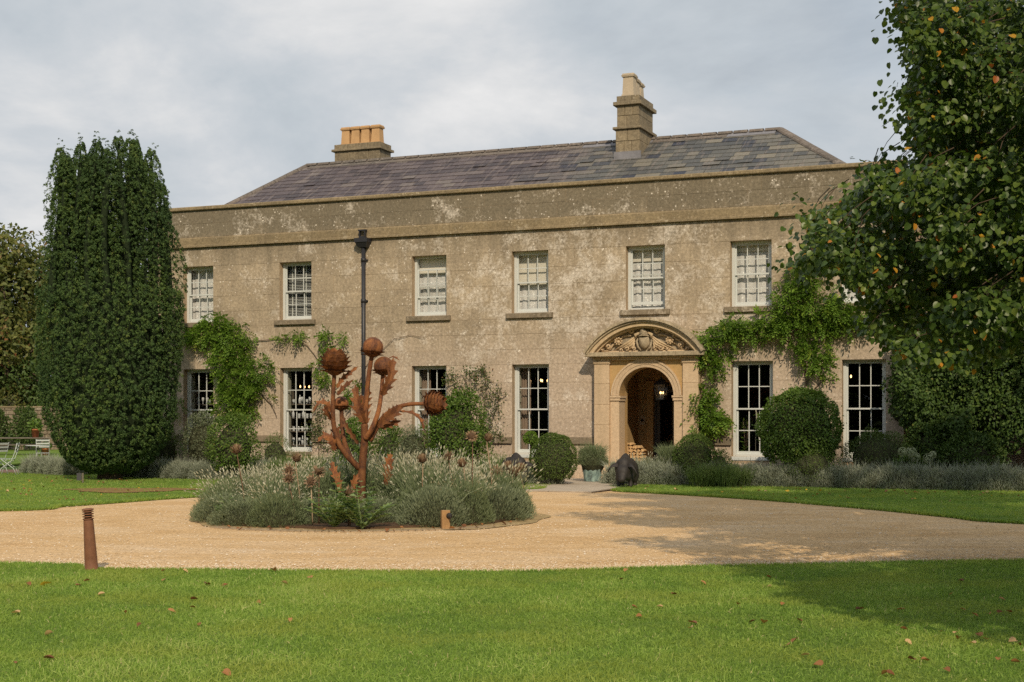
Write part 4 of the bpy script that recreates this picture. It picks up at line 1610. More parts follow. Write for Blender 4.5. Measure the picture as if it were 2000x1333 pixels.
M_DRY = foliage("dried_thistle", [(0, (0.16, 0.095, 0.06)), (0.5, (0.29, 0.19, 0.12)), (1, (0.50, 0.38, 0.25))], 0.2, 0.8, 0.1)
M_DRYL = foliage("fallen_leaf_brown", [(0, (0.16, 0.065, 0.03)), (0.5, (0.30, 0.13, 0.05)), (0.8, (0.42, 0.21, 0.08)), (1, (0.55, 0.36, 0.18))], 0.2, 0.6, 0.3)
M_YELL = foliage("fallen_leaf_yellow", [(0, (0.60, 0.36, 0.03)), (1, (0.66, 0.42, 0.05))], 0.2, 0.5, 0.3)


# ------------------------------------------------------------------ shrubs
def shrub_meshes(rx, ry, rz, n, L, W, mat, lump=0.14, freq=2.5, up=0.25, flat=False, shell=0.28, droop=0.0):
    """leaves through the outer part of a lumpy mound standing on z=0"""
    D = rand_dirs(n)
    D[:, 2] = np.where(D[:, 2] < -0.75, -D[:, 2], D[:, 2])
    lf = Lump(freq)
    rr = (1 + lump * 1.6 * lf(D * 2.2)) * (1 - shell * rs.uniform(0, 1, n) ** 1.8)
    stray = rs.uniform(0, 1, n) < .035
    rr[stray] *= rs.uniform(1.03, 1.13, stray.sum())
    R3 = np.array([rx, ry, rz])
    P = D * rr[:, None] * R3 + np.array([0, 0, rz * .98])
    P[:, 2] = np.maximum(P[:, 2], 0.01 + rs.uniform(0, .04, n))
    out = nrm(D / R3)
    A = nrm(out * .6 + rand_dirs(n) * .75 + np.array([0, 0, up]))
    N = nrm(out + rand_dirs(n) * .55 + np.array([0, 0, .35]))
    s = rs.uniform(.7, 1.25, n)
    b = Bag().add(*leaf_arrays(P, A, N, L * s, W * s, np.clip(rs.beta(2, 2, n) + lf(D * 3) * .15, 0, 1)))
    fol = b.mesh("foliage", mat)
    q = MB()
    q.ball((0, 0, rz * .96), rx * (1 - shell) * .93, ry * (1 - shell) * .93, rz * .9 * (1 - shell * .75), 14, 9, bumpy=.06)  # solid dark core added so the shrub is not see-through
    tw = q.mesh("filler_core", M_FILLER)
    return fol, tw


def put_shrub(name, pos, meshes, label, cat, group=None, rz=0.0):
    e = empty(name, pos, rz, label, cat, group)
    link("foliage", meshes[0], e)
    if meshes[1]: link("filler_core", meshes[1], e)
    return e


def shrub_px(name, x0, x1, ytop, z, label, n, L, W, mat, cat="shrub", ry=None, group=None, base=0.0, **kw):
    """mound that spans photo columns x0..x1 up to row ytop when it stands at depth z"""
    a, b = at(x0, ytop, z), at(x1, ytop, z)
    rx = (b.x - a.x) / 2
    h = a.z - base
    m = shrub_meshes(rx, ry or rx * .8, h / 2, n, L, W, mat, **kw)
    return put_shrub(name, ((a.x + b.x) / 2, z, base), m, label, cat, group)


# ------------------------------------------------------------------ yew
def make_yew():
    """fastigiate yew: many upright plumes rising from one clipped foot; local origin at the trunk"""
    bag = Bag()
    core = MB()
    outline = [(0.15, .35), (0.5, 1.05), (1.1, 1.48), (2.0, 1.66), (3.2, 1.76), (4.6, 1.80), (6.0, 1.76), (7.2, 1.66), (8.2, 1.64), (9.2, 1.62)]
    oh = np.array([o[0] for o in outline]); orr = np.array([o[1] for o in outline])
    lumps_P, lumps_D, lumps_r = [], [], []
    plumes = []
    for k in range(19):
        an = 2 * math.pi * k / 19 + rs.uniform(-.08, .08)
        plumes.append((an + rs.uniform(-.06, .06), rs.uniform(.68, .86), None))
    for k in range(10):
        plumes.append((2 * math.pi * k / 10 + rs.uniform(-.2, .2), .42, None))
    for an, fr_, _ in plumes:
        cx_ = math.cos(an)
        if fr_ > .6:
            top = 8.75 + .22 * cx_ + rs.uniform(-.35, .2)
            if cx_ > .88: top = 8.0 + rs.uniform(-.2, .2); fr_ = .84
            if cx_ > .965: top = 7.4 + rs.uniform(-.3, .2); fr_ = .90
            if cx_ < -.8: top = 8.7 + rs.uniform(-.2, .2)
        else:
            top = 8.85 + .25 * cx_ + rs.uniform(-.25, .15)
        rad0 = rs.uniform(.30, .43)
        wob_a, wob_p = rs.uniform(.0, .06), rs.uniform(0, 6.28)
        path, rr_ = [], []
        hh = np.linspace(.7, top, 16)
        for h in hh:
            r_ = np.interp(h, oh, orr) * fr_ * (1 + wob_a * math.sin(h * 1.1 + wob_p))
            t = h / top
            an_h = an + .10 * math.sin(h * .8 + wob_p * 2)
            path.append((math.cos(an_h) * r_, math.sin(an_h) * r_, h))
            rr_.append(rad0 * (1 + .14 * math.sin(h * 2.3 + wob_p)) * (1.0 if t < .86 else max(.15, 1 - ((t - .86) / .14) ** 1.6)))
        core.tube(path, [x * .22 for x in rr_], 7)
        path = np.array(path); rr_ = np.array(rr_)
        n = 880
        t = rs.uniform(0.0, 1, n) ** .6
        n_top = 26
        t[:n_top] = rs.uniform(.94, 1.0, n_top)
        hgt = .7 + t * (top - .7)
        C = np.stack([np.interp(hgt, hh, path[:, i]) for i in range(3)], 1)
        rr2 = np.interp(hgt, hh, rr_)
        a2 = rs.uniform(0, 2 * math.pi, n)
        D = np.stack([np.cos(a2), np.sin(a2), rs.uniform(-.1, .5, n)], 1)
        keep = (D[:, 0] * math.cos(an) + D[:, 1] * math.sin(an) > -.1) | (hgt > 4.6)
        D = nrm(D)
        Pn = C + D * (rr2 * rs.uniform(.82, 1.08, n))[:, None]
        lumps_P.append(Pn[keep]); lumps_D.append(D[keep]); lumps_r.append(rs.uniform(.05, .08, keep.sum()))
        # leader tips
        nt_ = 7
        P_ = path[-1] + np.stack([rs.normal(0, .06, nt_), rs.normal(0, .06, nt_), rs.uniform(-.05, .26, nt_)], 1)
        lumps_P.append(P_); lumps_D.append(nrm(np.stack([rs.normal(0, .3, nt_), rs.normal(0, .3, nt_), np.ones(nt_)], 1))); lumps_r.append(np.full(nt_, .055))
    # bubbly lower skirt
    n = 6500
    a2 = rs.uniform(0, 2 * math.pi, n)
    h = .22 + 4.9 * rs.uniform(0, 1, n) ** 1.2
    lf = Lump(1.6)
    r_ = np.interp(h, oh, orr)
    D = np.stack([np.cos(a2), np.sin(a2), np.where(h < 1, -.35, .15)], 1)
    D = nrm(D)
    P_ = np.stack([np.cos(a2) * r_, np.sin(a2) * r_, h], 1)
    w_ = 1 + .07 * lf(P_) + rs.uniform(-.05, .04, n) + .05 * np.abs(np.sin(a2 * 13 + .6 * np.sin(h)))
    P_[:, :2] *= w_[:, None]
    lumps_P.append(P_); lumps_D.append(D); lumps_r.append(rs.uniform(.05, .085, n))
    LP = np.concatenate(lumps_P); LD = np.concatenate(lumps_D); LR = np.concatenate(lumps_r)
    K = 12
    n = len(LP)
    dirs = nrm(np.repeat(LD, K, 0) * .75 + rand_dirs(n * K) * .8 + np.array([0, 0, .18]))
    RR_ = np.repeat(LR, K)
    L = RR_ * rs.uniform(.6, 1.05, n * K)
    tang = nrm(np.cross(dirs, rand_dirs(n * K)) + dirs * rs.uniform(0, .7, n * K)[:, None])
    base = np.repeat(LP, K, 0) + dirs * (RR_ * rs.uniform(.6, .9, n * K))[:, None] - tang * (L * .5)[:, None]
    ca = np.repeat(np.clip(rs.beta(2, 2.4, n), 0, 1), K) + rs.uniform(-.12, .12, n * K)
    bag.add(*leaf_arrays(base, tang, nrm(dirs + rand_dirs(n * K) * .3), L, L * .45, np.clip(ca, 0, 1), .1))
    fol = bag.mesh("crown", M_YEW)
    core.lathe([(.25, .35), (.85, .55), (1.2, 1.1), (1.38, 2.2), (1.42, 4.0), (1.2, 5.0), (.8, 5.8), (.4, 6.4), (.02, 6.8)], 20)  # solid core added inside the crown to block light
    cm = core.mesh("blocking_core", M_YEWIN)
    tr = MB()
    for k in range(7):
        an = k * .9
        tr.tube([(.22 * math.cos(an), .22 * math.sin(an), -.05), (.24 * math.cos(an), .24 * math.sin(an), .3), (.4 * math.cos(an), .4 * math.sin(an), .9)], [.14, .11, .09], 8)
    return fol, cm, tr.mesh("trunk", M_BARK)


yew_m = make_yew()


def put_yew(pos, rz, label, sc=(1, 1, 1)):
    e = empty("yew_tree", pos, rz, label, "tree", "clipped Irish yews flanking the house")
    e.scale = sc
    for n_, m_ in zip(("crown", "blocking_core", "trunk"), yew_m):
        link(n_, m_, e)
    return e


yb = ground(203, 938)
put_yew((at(215, 800, 36.6).x, 36.6, 0), 0.0, "tall dark columnar yew standing at the left corner of the house", (.925, .95, .955))
put_yew((13.35, 32.6, 0), 2.4, "dark columnar yew at the right edge, half hidden under the lime tree", (1.0, 1, 1))


# ------------------------------------------------------------------ climbers on the wall
def fronds(bag, P, D, nleaf, L, lw, a):
    """pinnate leaves: P start, D direction"""
    n = len(P)
    side = nrm(np.cross(D, rand_dirs(n)))
    for k in range(nleaf):
        t = (k + 1) / nleaf
        pos = P + D * (L * t)[:, None] + np.array([0, 0, -1]) * (L * t * t * .35)[:, None]
        sg = 1 if k % 2 else -1
        ax = nrm(D * .6 + side * sg * (.9 if k < nleaf - 1 else .0) + np.array([0, 0, -.25]))
        nn_ = nrm(np.cross(D, side) + rand_dirs(n) * .35)
        s = rs.uniform(.8, 1.2, n)
        bag.add(*leaf_arrays(pos, ax, nn_, lw * s, lw * .42 * s, np.clip(a + rs.uniform(-.12, .12, n), 0, 1)))


def climber(name, blobs, stems, label, mat, dens=150, nleaf=9, L=.26, lw=.105, thick=.36, cat="climbing plant", pinn=True):
    bag = Bag()
    for (px, py, ax, ay) in blobs:
        c = fac(px, py, -.1)
        sx = abs(fac(px + ax, py, -.1).x - c.x)
        sz = abs(fac(px, py + ay, -.1).z - c.z)
        n = int(dens * math.pi * sx * sz) + 6
        rr = np.sqrt(rs.uniform(0, 1, n))
        an = rs.uniform(0, 2 * math.pi, n)
        lf = 1 + .25 * np.sin(an * 3 + px) + .15 * np.sin(an * 7 + py)
        s = c.x + sx * rr * np.cos(an) * lf
        h = c.z + sz * rr * np.sin(an) * lf
        d_ = -.03 - thick * (1 - rr ** 2) * rs.uniform(.3, 1, n)
        P = np.stack([s * CT + d_ * ST, Z0 - s * ST + d_ * CT, h], 1)
        D = nrm(np.stack([np.cos(an) * rr * .7 + rs.normal(0, .45, n), -.6 - rs.uniform(0, .6, n), rs.normal(-.05, .5, n)], 1))
        a = np.clip(rs.beta(2, 2.6, n) + .15 * (rr > .8), 0, 1)
        if pinn:
            fronds(bag, P, D, nleaf, L * rs.uniform(.7, 1.2, n), lw, a)
        else:
            P = np.repeat(P, 7, 0) + rs.normal(0, .07, (n * 7, 3))
            D = nrm(np.repeat(D, 7, 0) + rand_dirs(n * 7) * .8)
            bag.add(*leaf_arrays(P, D, nrm(rand_dirs(n * 7) + np.array([0, -1, .3])), lw * rs.uniform(.7, 1.2, n * 7), lw * .6, np.clip(np.repeat(a, 7) + rs.uniform(-.15, .15, n * 7), 0, 1)))
    x0 = sum(b[0] for b in blobs) / len(blobs)
    e = empty(name, tuple(hw(fac(x0, 800).x, -.05, 0)), 0, label, cat)
    fo = link("foliage", bag.mesh("foliage", mat), e)
    fo.location = -e.location
    q = MB()
    for st in stems:
        w0 = st[0]
        pts = [fac(x, y, -.045) for x, y in st[1:]]
        sm = []
        for i in range(len(pts) - 1):
            for k in range(4):
                p = pts[i].lerp(pts[i + 1], k / 4)
                sm.append(hw(p.x + rnd.uniform(-.015, .015), p.y, p.z + rnd.uniform(-.015, .015)))
        sm.append(hw(*pts[-1]))
        m_ = len(sm)
        q.tube(sm, [w0 * (1 - .6 * i / m_) for i in range(m_)], 6)
    if stems:
        so = q.build("stem", M_VINE, e)
        so.location = -e.location
    return e


climber("wisteria", [(412, 650, 42, 28), (452, 668, 32, 36), (440, 700, 36, 30), (455, 740, 34, 34), (470, 770, 34, 30), (450, 790, 30, 24), (506, 722, 30, 26), (505, 765, 22, 16), (385, 655, 22, 14), (430, 628, 26, 12), (480, 800, 22, 14)],
        [(.035, 470, 930, 462, 850, 455, 780, 445, 700, 420, 650)] and [(.035, (470, 925), (462, 850), (455, 780), (445, 700), (420, 650)), (.02, (460, 780), (500, 760), (530, 790), (540, 815)), (.02, (450, 710), (505, 720))],
        "bright green wisteria growing up the wall between the two leftmost windows", M_WIST)
climber("wisteria", [(1400, 660, 34, 30), (1430, 640, 34, 24), (1470, 640, 36, 22), (1510, 632, 34, 26), (1545, 640, 36, 32), (1540, 590, 30, 40), (1560, 560, 24, 30), (1590, 600, 36, 30), (1630, 610, 40, 34), (1665, 625, 34, 26), (1600, 640, 30, 24), (1585, 540, 18, 40), (1395, 712, 24, 24), (1585, 690, 30, 28), (1600, 715, 24, 20), (1560, 680, 20, 14), (1385, 690, 18, 20), (1555, 530, 16, 14)],
        [(.035, (1560, 930), (1565, 830), (1575, 740), (1560, 660), (1545, 590), (1560, 540)), (.03, (1558, 650), (1480, 640), (1400, 665), (1390, 720)), (.025, (1600, 640), (1660, 640), (1720, 638)), (.02, (1540, 665), (1562, 690), (1590, 700), (1638, 700)), (.016, (1590, 760), (1612, 740), (1636, 742))],
        "sprawling wisteria spread over the wall between the two rightmost windows", M_WIST, dens=165)
climber("wisteria", [(1375, 775, 22, 24), (1380, 805, 30, 28), (1378, 835, 30, 18), (1395, 825, 22, 14), (1365, 790, 18, 22)],
        [(.03, (1372, 935), (1378, 860), (1376, 800), (1392, 755), (1398, 735)), (.02, (1385, 835), (1412, 840), (1422, 865))],
        "narrow column of wisteria beside the porch's right pilaster", M_WIST, dens=180)
climber("wisteria", [(490, 665, 11, 8), (577, 653, 14, 8), (548, 660, 6, 5), (636, 655, 12, 11), (636, 690, 12, 14), (640, 745, 9, 16), (690, 770, 12, 20), (622, 720, 10, 12), (672, 660, 4, 8)],
        [(.014, (480, 668), (520, 664), (570, 660), (600, 675), (622, 705), (630, 745), (645, 770)), (.010, (636, 655), (634, 690)), (.012, (690, 840), (692, 770), (715, 715), (740, 690), (770, 662), (800, 655), (830, 660))],
        "thin wisteria shoots trained along the wall beside the drainpipe", M_WIST, dens=150, thick=.15)
climber("climbing_rose", [(622, 800, 14, 18), (620, 835, 20, 22), (632, 865, 18, 16), (610, 850, 12, 16)], [(.014, (622, 925), (622, 850), (618, 790))],
        "bronze-leaved climbing rose at the right jamb of the second window", M_ROSE, dens=110, thick=.2, lw=.06, pinn=False)
climber("climbing_rose", [(905, 740, 34, 20), (945, 745, 16, 26), (960, 790, 18, 26), (955, 830, 24, 24), (875, 745, 12, 10), (975, 770, 8, 20), (965, 850, 18, 14), (928, 725, 20, 8)],
        [(.015, (930, 930), (940, 850), (950, 760), (942, 715)), (.012, (950, 850), (972, 790), (980, 750)), (.01, (935, 800), (905, 735), (875, 742))],
        "airy climbing rose with bronze-tinted leaves above the leafy round bush", M_ROSE, dens=85, thick=.3, lw=.065, pinn=False)
climber("wisteria", [(352, 640, 14, 24), (340, 790, 14, 22), (345, 860, 18, 20)], [(.02, (340, 930), (338, 800), (350, 640))], "loose climbing shoots on the wall right beside the columnar yew", M_GREEN, dens=60, thick=.25)

# ivy-covered right end
bag = Bag()
regions = [(1765, 700, 24, 46, 34.4), (1752, 760, 20, 30, 34.5), (1745, 660, 14, 20, 34.6), (1790, 640, 40, 30, 34.2), (1900, 830, 70, 60, 33.3), (1830, 830, 60, 40, 33.6), (1960, 760, 50, 120, 33.0), (1850, 690, 90, 50, 33.8), (1850, 740, 105, 95, 33.6), (1800, 770, 62, 80, 34.0), (1905, 720, 60, 100, 33.4), (1780, 700, 34, 40, 34.3), (1920, 660, 40, 30, 33.4), (1768, 800, 34, 30, 34.2)]
for px, py, ax, ay, z in regions:
    c = at(px, py, z)
    sx, sz = ax / F * z, ay / F * z
    n = int(2600 * sx * sz)
    rr = np.sqrt(rs.uniform(0, 1, n)); an = rs.uniform(0, 6.283, n)
    lf = Lump(2.2)
    P = np.stack([c.x + sx * rr * np.cos(an), np.full(n, z), c.z + sz * rr * np.sin(an)], 1)
    P[:, 1] += -.55 * (1 - rr ** 2) + .9 * lf(P) + rs.uniform(-.16, .16, n)
    P[:, 2] += .12 * lf(P * 1.7) + rs.normal(0, .05, n); P[:, 0] += rs.normal(0, .06, n)
    A = nrm(rand_dirs(n) * .8 + np.array([0, -.4, -.5])); N = nrm(rand_dirs(n) * .7 + np.array([0, -1, .45]))
    bag.add(*leaf_arrays(P, A, N, rs.uniform(.05, .13, n), rs.uniform(.035, .085, n), np.clip(rs.beta(2, 2.5, n) + .18 * lf(P * 2.1), 0, 1)))
iv = empty("ivy", (at(1850, 813, 33.6).x, 33.8, 0), 0, "big mass of dark ivy covering the right end of the house", "climbing plant")
o = link("foliage", bag.mesh("foliage", M_IVY), iv); o.location = -iv.location
q = MB()
for px, py, ax, ay, z in regions:
    c = at(px, py, z + .35)
    q.ball(c, ax / F * z * .88, .28, ay / F * z * .88, 14, 9, bumpy=.08)  # solid core ball filling in behind the ivy leaves
q.tube([at(1840, 940, 34), at(1845, 760, 34)], .09, 7)
o = q.build("stem", M_FILLER, iv); o.location = -iv.location

# ------------------------------------------------------------------ shrubs at the foot of the house
shrub_px("shrub", 352, 440, 802, 38.2, "dull grey-green shrub beside the yew, under the leftmost window", 4200, .055, .02, M_GREY, lump=.2)
shrub_px("shrub", 408, 506, 808, 36.9, "rounded glossy green shrub right of the grey-green one, near the yew", 5200, .06, .032, M_GREEN, lump=.16)
shrub_px("shrub", 290, 352, 828, 38.4, "dark airy shrub in the shade right of the yew trunk", 2200, .05, .022, M_DKGREEN, lump=.25)
shrub_px("shrub", 505, 570, 852, 37.6, "low brownish shrub under the second window from the left", 2400, .04, .016, M_ROSEM, lump=.2)
shrub_px("shrub", 650, 728, 822, 36.6, "dark glossy bush directly behind the rusty sculpture's trunk", 3800, .065, .034, M_GREEN, lump=.18)
shrub_px("shrub", 726, 800, 830, 36.3, "bright green low bush right of the sculpture's trunk", 3600, .055, .026, M_GREEN, lump=.18)
shrub_px("shrub", 770, 845, 832, 35.8, "grey-green soft shrub left of the leafy round bush", 3400, .045, .016, M_GREY, lump=.2)
shrub_px("round_bush", 832, 952, 765, 35.9, "large leafy round bush under the third window from the left", 9500, .065, .038, M_GREEN, lump=.22, shell=.25)
shrub_px("clipped_ball", 1035, 1128, 845, 34.0, "smooth clipped box dome left of the copper planter", 9000, .035, .02, M_BOX, cat="topiary", lump=.045, shell=.10, up=.0)
shrub_px("clipped_ball", 1314, 1399, 847, 33.9, "clipped box dome right of the porch doorway", 7500, .035, .02, M_BOX, cat="topiary", lump=.05, shell=.10, up=.0)
e = shrub_px("clipped_ball", 1481, 1645, 757, 33.2, "big round clipped evergreen ball between the two rightmost lower windows", 15000, .06, .038, M_GREEN, cat="topiary", lump=.08, shell=.16, up=-.3, base=.35)
MB().tube([(0, 0, -.36), (0.02, 0, .3)], [.07, .06], 8).build("trunk", M_BARK, e)
shrub_px("shrub", 1530, 1640, 866, 32.8, "low yellowish green mound in front of the big clipped ball", 4200, .035, .018, M_BOX, lump=.08)
shrub_px("shrub", 1640, 1790, 838, 33.2, "wide dark grey-green shrub under the rightmost lower window", 7500, .045, .018, M_DKGREEN, lump=.18, ry=.8)
shrub_px("shrub", 1768, 1864, 828, 33.0, "glossy dark shrub in front of the ivy", 5200, .07, .04, M_IVY, lump=.2)
shrub_px("shrub", 1832, 1962, 846, 32.4, "broad glossy evergreen shrub beside the right yew", 6500, .07, .036, M_IVY, lump=.2)
shrub_px("shrub", 1380, 1430, 880, 33.6, "small leafy shrub behind the hedge right of the doorway dome", 1500, .05, .02, M_GREEN, lump=.2)
# small lollipop bush by the fourth window
lo_p = at(1036, 857, 35.4)
lol = empty("lollipop_bush", (lo_p.x, 35.4, 0), 0, "tiny lollipop bush on a thin stem left of the clipped box dome", "topiary")
m_ = shrub_meshes(.17, .17, .17, 900, .04, .024, M_WIST, lump=.06, shell=.2)
for k, mm in zip(("foliage", "filler_core"), m_):
    o = link(k, mm, lol); o.location = (0, 0, lo_p.z - .17)
MB().tube([(0, 0, 0), (0, 0, lo_p.z)], .015, 6).build("trunk", M_BARK, lol)


# spiky upright plants: rosemary tufts
def spiky_mesh(r, h, n, mat, w=.014, lean=.5, name="foliage"):
    an = rs.uniform(0, 6.283, n); rr = np.sqrt(rs.uniform(0, 1, n)) * r
    P0 = np.stack([rr * np.cos(an) * .7, rr * np.sin(an) * .7, rs.uniform(0, h * .4, n)], 1)
    out = np.stack([np.cos(an) * rr / r, np.sin(an) * rr / r, np.zeros(n)], 1)
    hh = h * rs.uniform(.6, 1.05, n) * (1 - .25 * (rr / r) ** 2)
    P2 = np.stack([P0[:, 0], P0[:, 1], hh], 1) + out * (lean * r * rs.uniform(.2, 1, n))[:, None] + rs.normal(0, .02, (n, 3))
    P1 = (P0 + P2) / 2 + np.array([0, 0, .05])
    b = Bag().add(*strip_arrays(P0, P1, P2, w, rs.beta(2, 2, n)))
    # needles along each shoot
    K = 7
    t = rs.uniform(.3, 1, n * K)[:, None]
    Pn = np.repeat(P0, K, 0) * (1 - t) + np.repeat(P2, K, 0) * t
    D = nrm(np.repeat(P2 - P0, K, 0) + rand_dirs(n * K) * .55)
    b.add(*leaf_arrays(Pn, D, rand_dirs(n * K), .05, .012, rs.beta(2, 2, n * K)))
    return b.mesh(name, mat)


sp = spiky_mesh(.55, .78, 420, M_ROSEM)
for (px, z, sc, lab) in ((585, 36.4, 1.0, "spiky green rosemary under the second window, left of the sculpture"), (640, 36.0, .95, "spiky rosemary between the sculpture's stem and the wall"), (972, 34.9, 1.0, "feathery upright green tuft below the fourth window"),
                         (1372, 32.9, .8, "spiky green tuft at the foot of the doorway dome"), (1412, 32.8, .85, "spiky green tuft under the tall right window"), (1450, 33.1, .7, "low spiky tuft left of the big clipped ball"),
                         (545, 36.8, .8, "low spiky tuft below the brownish shrub")):
    e = empty("rosemary_plant", (at(px, 813, z).x, z, 0), rnd.uniform(0, 6), lab, "shrub")
    e.scale = (sc, sc, sc)
    link("foliage", sp, e)


# ------------------------------------------------------------------ lavender
def lavender_mesh(r, h, nleaf, nstem, mat, flower=True, leafL=.055):
    """mound of narrow grey leaves with long flower stalks"""
    b = Bag()
    n = nleaf
    D = rand_dirs(n); D[:, 2] = np.abs(D[:, 2])
    lf = Lump(2.2)
    rr = (1 + .22 * lf(D * 2.5)) * rs.uniform(.62, 1.0, n) ** .6
    P = D * rr[:, None] * np.array([r, r, h * .72])
    A = nrm(D * .8 + np.array([0, 0, .75]) + rand_dirs(n) * .45)
    b.add(*leaf_arrays(P, A, rand_dirs(n), leafL * rs.uniform(.7, 1.4, n), .011, np.clip(rs.beta(2, 2.2, n) * .82, 0, .85), .1))
    if nstem:
        n = nstem
        an = rs.uniform(0, 6.283, n); rq = np.sqrt(rs.uniform(0, 1, n))
        P0 = np.stack([rq * np.cos(an) * r * .6, rq * np.sin(an) * r * .6, np.full(n, h * .3)], 1)
        L = h * rs.uniform(.72, 1.12, n)
        out = np.stack([np.cos(an), np.sin(an), np.zeros(n)], 1) * (rq * r * .95)[:, None]
        P2 = P0 * np.array([1, 1, 0]) + out * rs.uniform(.5, 1.0, n)[:, None] + np.stack([rs.normal(0, .03, n), rs.normal(0, .03, n), L * (1 - .22 * rq ** 2)], 1)
        P1 = P0 * .45 + P2 * .55 + np.array([0, 0, .06])
        b.add(*strip_arrays(P0, P1, P2, .008, rs.uniform(.25, .7, n)))
        if flower:
            dd = nrm(P2 - P1)
            for q_, (l_, w_) in enumerate(((.06, .018), (.06, .018))):
                b.add(*leaf_arrays(P2 - dd * .03, dd, rand_dirs(n), l_ * rs.uniform(.7, 1.3, n), w_, rs.uniform(.90, 1.0, n), .05))
    return b.mesh("foliage", mat)


core_me = MB().ball((0, 0, .04), .34, .34, .36, 12, 7, bumpy=.08).mesh("mound_core", M_FILLER)  # solid ball filling the inside of each lavender mound
lav_m = [lavender_mesh(.50, .80, 5800, 170, M_LAV) for _ in range(4)]
low_m = [lavender_mesh(.52, .74, 6800, 40, M_GREYL) for _ in range(2)]
sil_m = [lavender_mesh(.44, .62, 5200, 160, M_SILVER, False) for _ in range(3)]


def put_lav(pos, sc, mesh, label, group, cat="lavender", name="lavender_bush"):
    e = empty(name, pos, rnd.uniform(0, 6.28), label, cat, group)
    e.scale = sc
    link("foliage", mesh, e)
    link("mound_core", core_me, e)
    return e


BC = Vector((-2.45, 23.35, 0)); BR = 2.72
G1 = "flowering lavender in the round bed"
placed = []
rl2 = random.Random(21)
for ring, (rad, cnt) in enumerate(((2.27, 19), (1.5, 12), (.8, 7))):
    for k in range(cnt):
        an = 2 * math.pi * (k + .5 * ring) / cnt + rl2.uniform(-.08, .08)
        x, y = BC.x + rad * math.cos(an), BC.y + rad * math.sin(an)
        px = HX + x / y * F
        front = math.sin(an) < -.45 and ring == 0
        if front and (628 < px < 742):       # gap where the cardoons grow
            continue
        if (ring == 1 and math.sin(an) < -.3 and 560 < px < 775) or (ring == 2 and math.sin(an) < .2 and 600 < px < 770):
            s_ = rl2.uniform(.8, 1.0)
            put_lav((x, y, 0), (s_, s_, rl2.uniform(.5, .68)), low_m[rl2.randrange(2)], "low grey lavender mound in the dip round the sculpture trunk", "low lavender mounds round the sculpture trunk")
            continue
        left = x < BC.x - .3
        s = rl2.uniform(.88, 1.15)
        sz = (.86 if left and math.sin(an) < .2 else 1.06) * rl2.uniform(.92, 1.08) * (1.05 if ring else .92)
        if not left: sz *= 1.12
        if math.sin(an) < -.25 and rl2.random() < (.7 if left else .35) and ring == 0:
            put_lav((x, y, 0), (s, s, sz * rl2.uniform(.8, .95)), low_m[rl2.randrange(2)], "low grey lavender mound with few stalks at the front of the round bed", "low lavender mounds at the front of the round bed")
            continue
        put_lav((x, y, 0), (s, s, sz), lav_m[rl2.randrange(4)], "grey-green lavender with pale seed heads in the round bed", G1)
G2 = "silvery lavender hedge along the lawn right of the door"
k = 0
s = 3.95
while s < 14.6:
    d_ = -2.72 + rl2.uniform(-.06, .06)
    p = hw(s, d_, 0)
    sc = rl2.uniform(.92, 1.08)
    put_lav((p.x, p.y, 0), (sc, sc, 1.12 * rl2.uniform(.92, 1.1)), sil_m[k % 3], "silvery lavender in the low hedge right of the doorway", G2)
    k += 1
    s += .46
G3 = "silvery lavender hedge left of the yew and behind the round bed"
for (px0, px1, y0, y1, n_) in ((62, 132, 926, 930, 5), (232, 392, 934, 938, 7), (420, 700, 937, 938, 8), (730, 1010, 938, 940, 8)):
    for i in range(n_):
        t = i / (n_ - 1)
        g = ground(px0 + (px1 - px0) * t, y0 + (y1 - y0) * t)
        sc = rl2.uniform(.92, 1.1)
        put_lav((g.x, g.y + .3, 0), (sc, sc, 1.0 * rl2.uniform(.9, 1.1)), sil_m[rl2.randrange(3)],
                ("silvery lavender in the low row left of the columnar yew" if px0 < 200 else "silvery lavender in the low row between the yew and the stone path"), ("silvery lavender left of the yew" if px0 < 200 else "silvery lavender row between yew and path"))
for px, y_, s_, lab in ((1068, 948, .95, "rounded silvery lavender mound in front of the left box dome"), (1040, 944, .8, "small silvery lavender mound behind the round bed's right end"), (1262, 947, .95, "green-grey lavender clump right behind the bronze pig by the door")):
    g = ground(px, y_)
    put_lav((g.x, g.y + .3, 0), (s_, s_, s_ * .95), sil_m[0] if px < 1200 else lav_m[0], lab, None)

# ------------------------------------------------------------------ planters by the door
pl_prof = [(.205, 0), (.21, .01), (.252, .425), (.262, .43), (.262, .452), (.248, .455), (.235, .44), (.225, .38), (.0, .38)]
pl_body = MB().lathe(pl_prof, 28).mesh("planter_body", M_COPPER)
pl_rim = MB().lathe([(.245, .372), (.254, .376), (.255, .388), (.247, .392)], 28).mesh("rim_band", M_COPPER)
lavp = lavender_mesh(.40, .64, 4600, 260, M_LAV, False, .05)
for px, z, lab, lab2 in ((1157, 35.4, "verdigris copper planter standing on the paving left of the doorway", "clipped grey lavender growing in the copper planter left of the doorway"),
                         (1312, 34.4, "verdigris copper planter half hidden right of the doorway", "clipped grey lavender in the half hidden planter right of the doorway")):
    x = at(px, 813, z).x
    e = empty("copper_planter", (x, z, .025), 0, lab, "planter")
    link("planter_body", pl_body, e)
    e2 = empty("lavender_plant", (x, z, .42), rnd.uniform(0, 6), lab2, "lavender")
    e2.scale = (1, 1, 1.0)
    link("foliage", lavp, e2)
    link("mound_core", core_me, e2).scale = (.85, .85, .8)

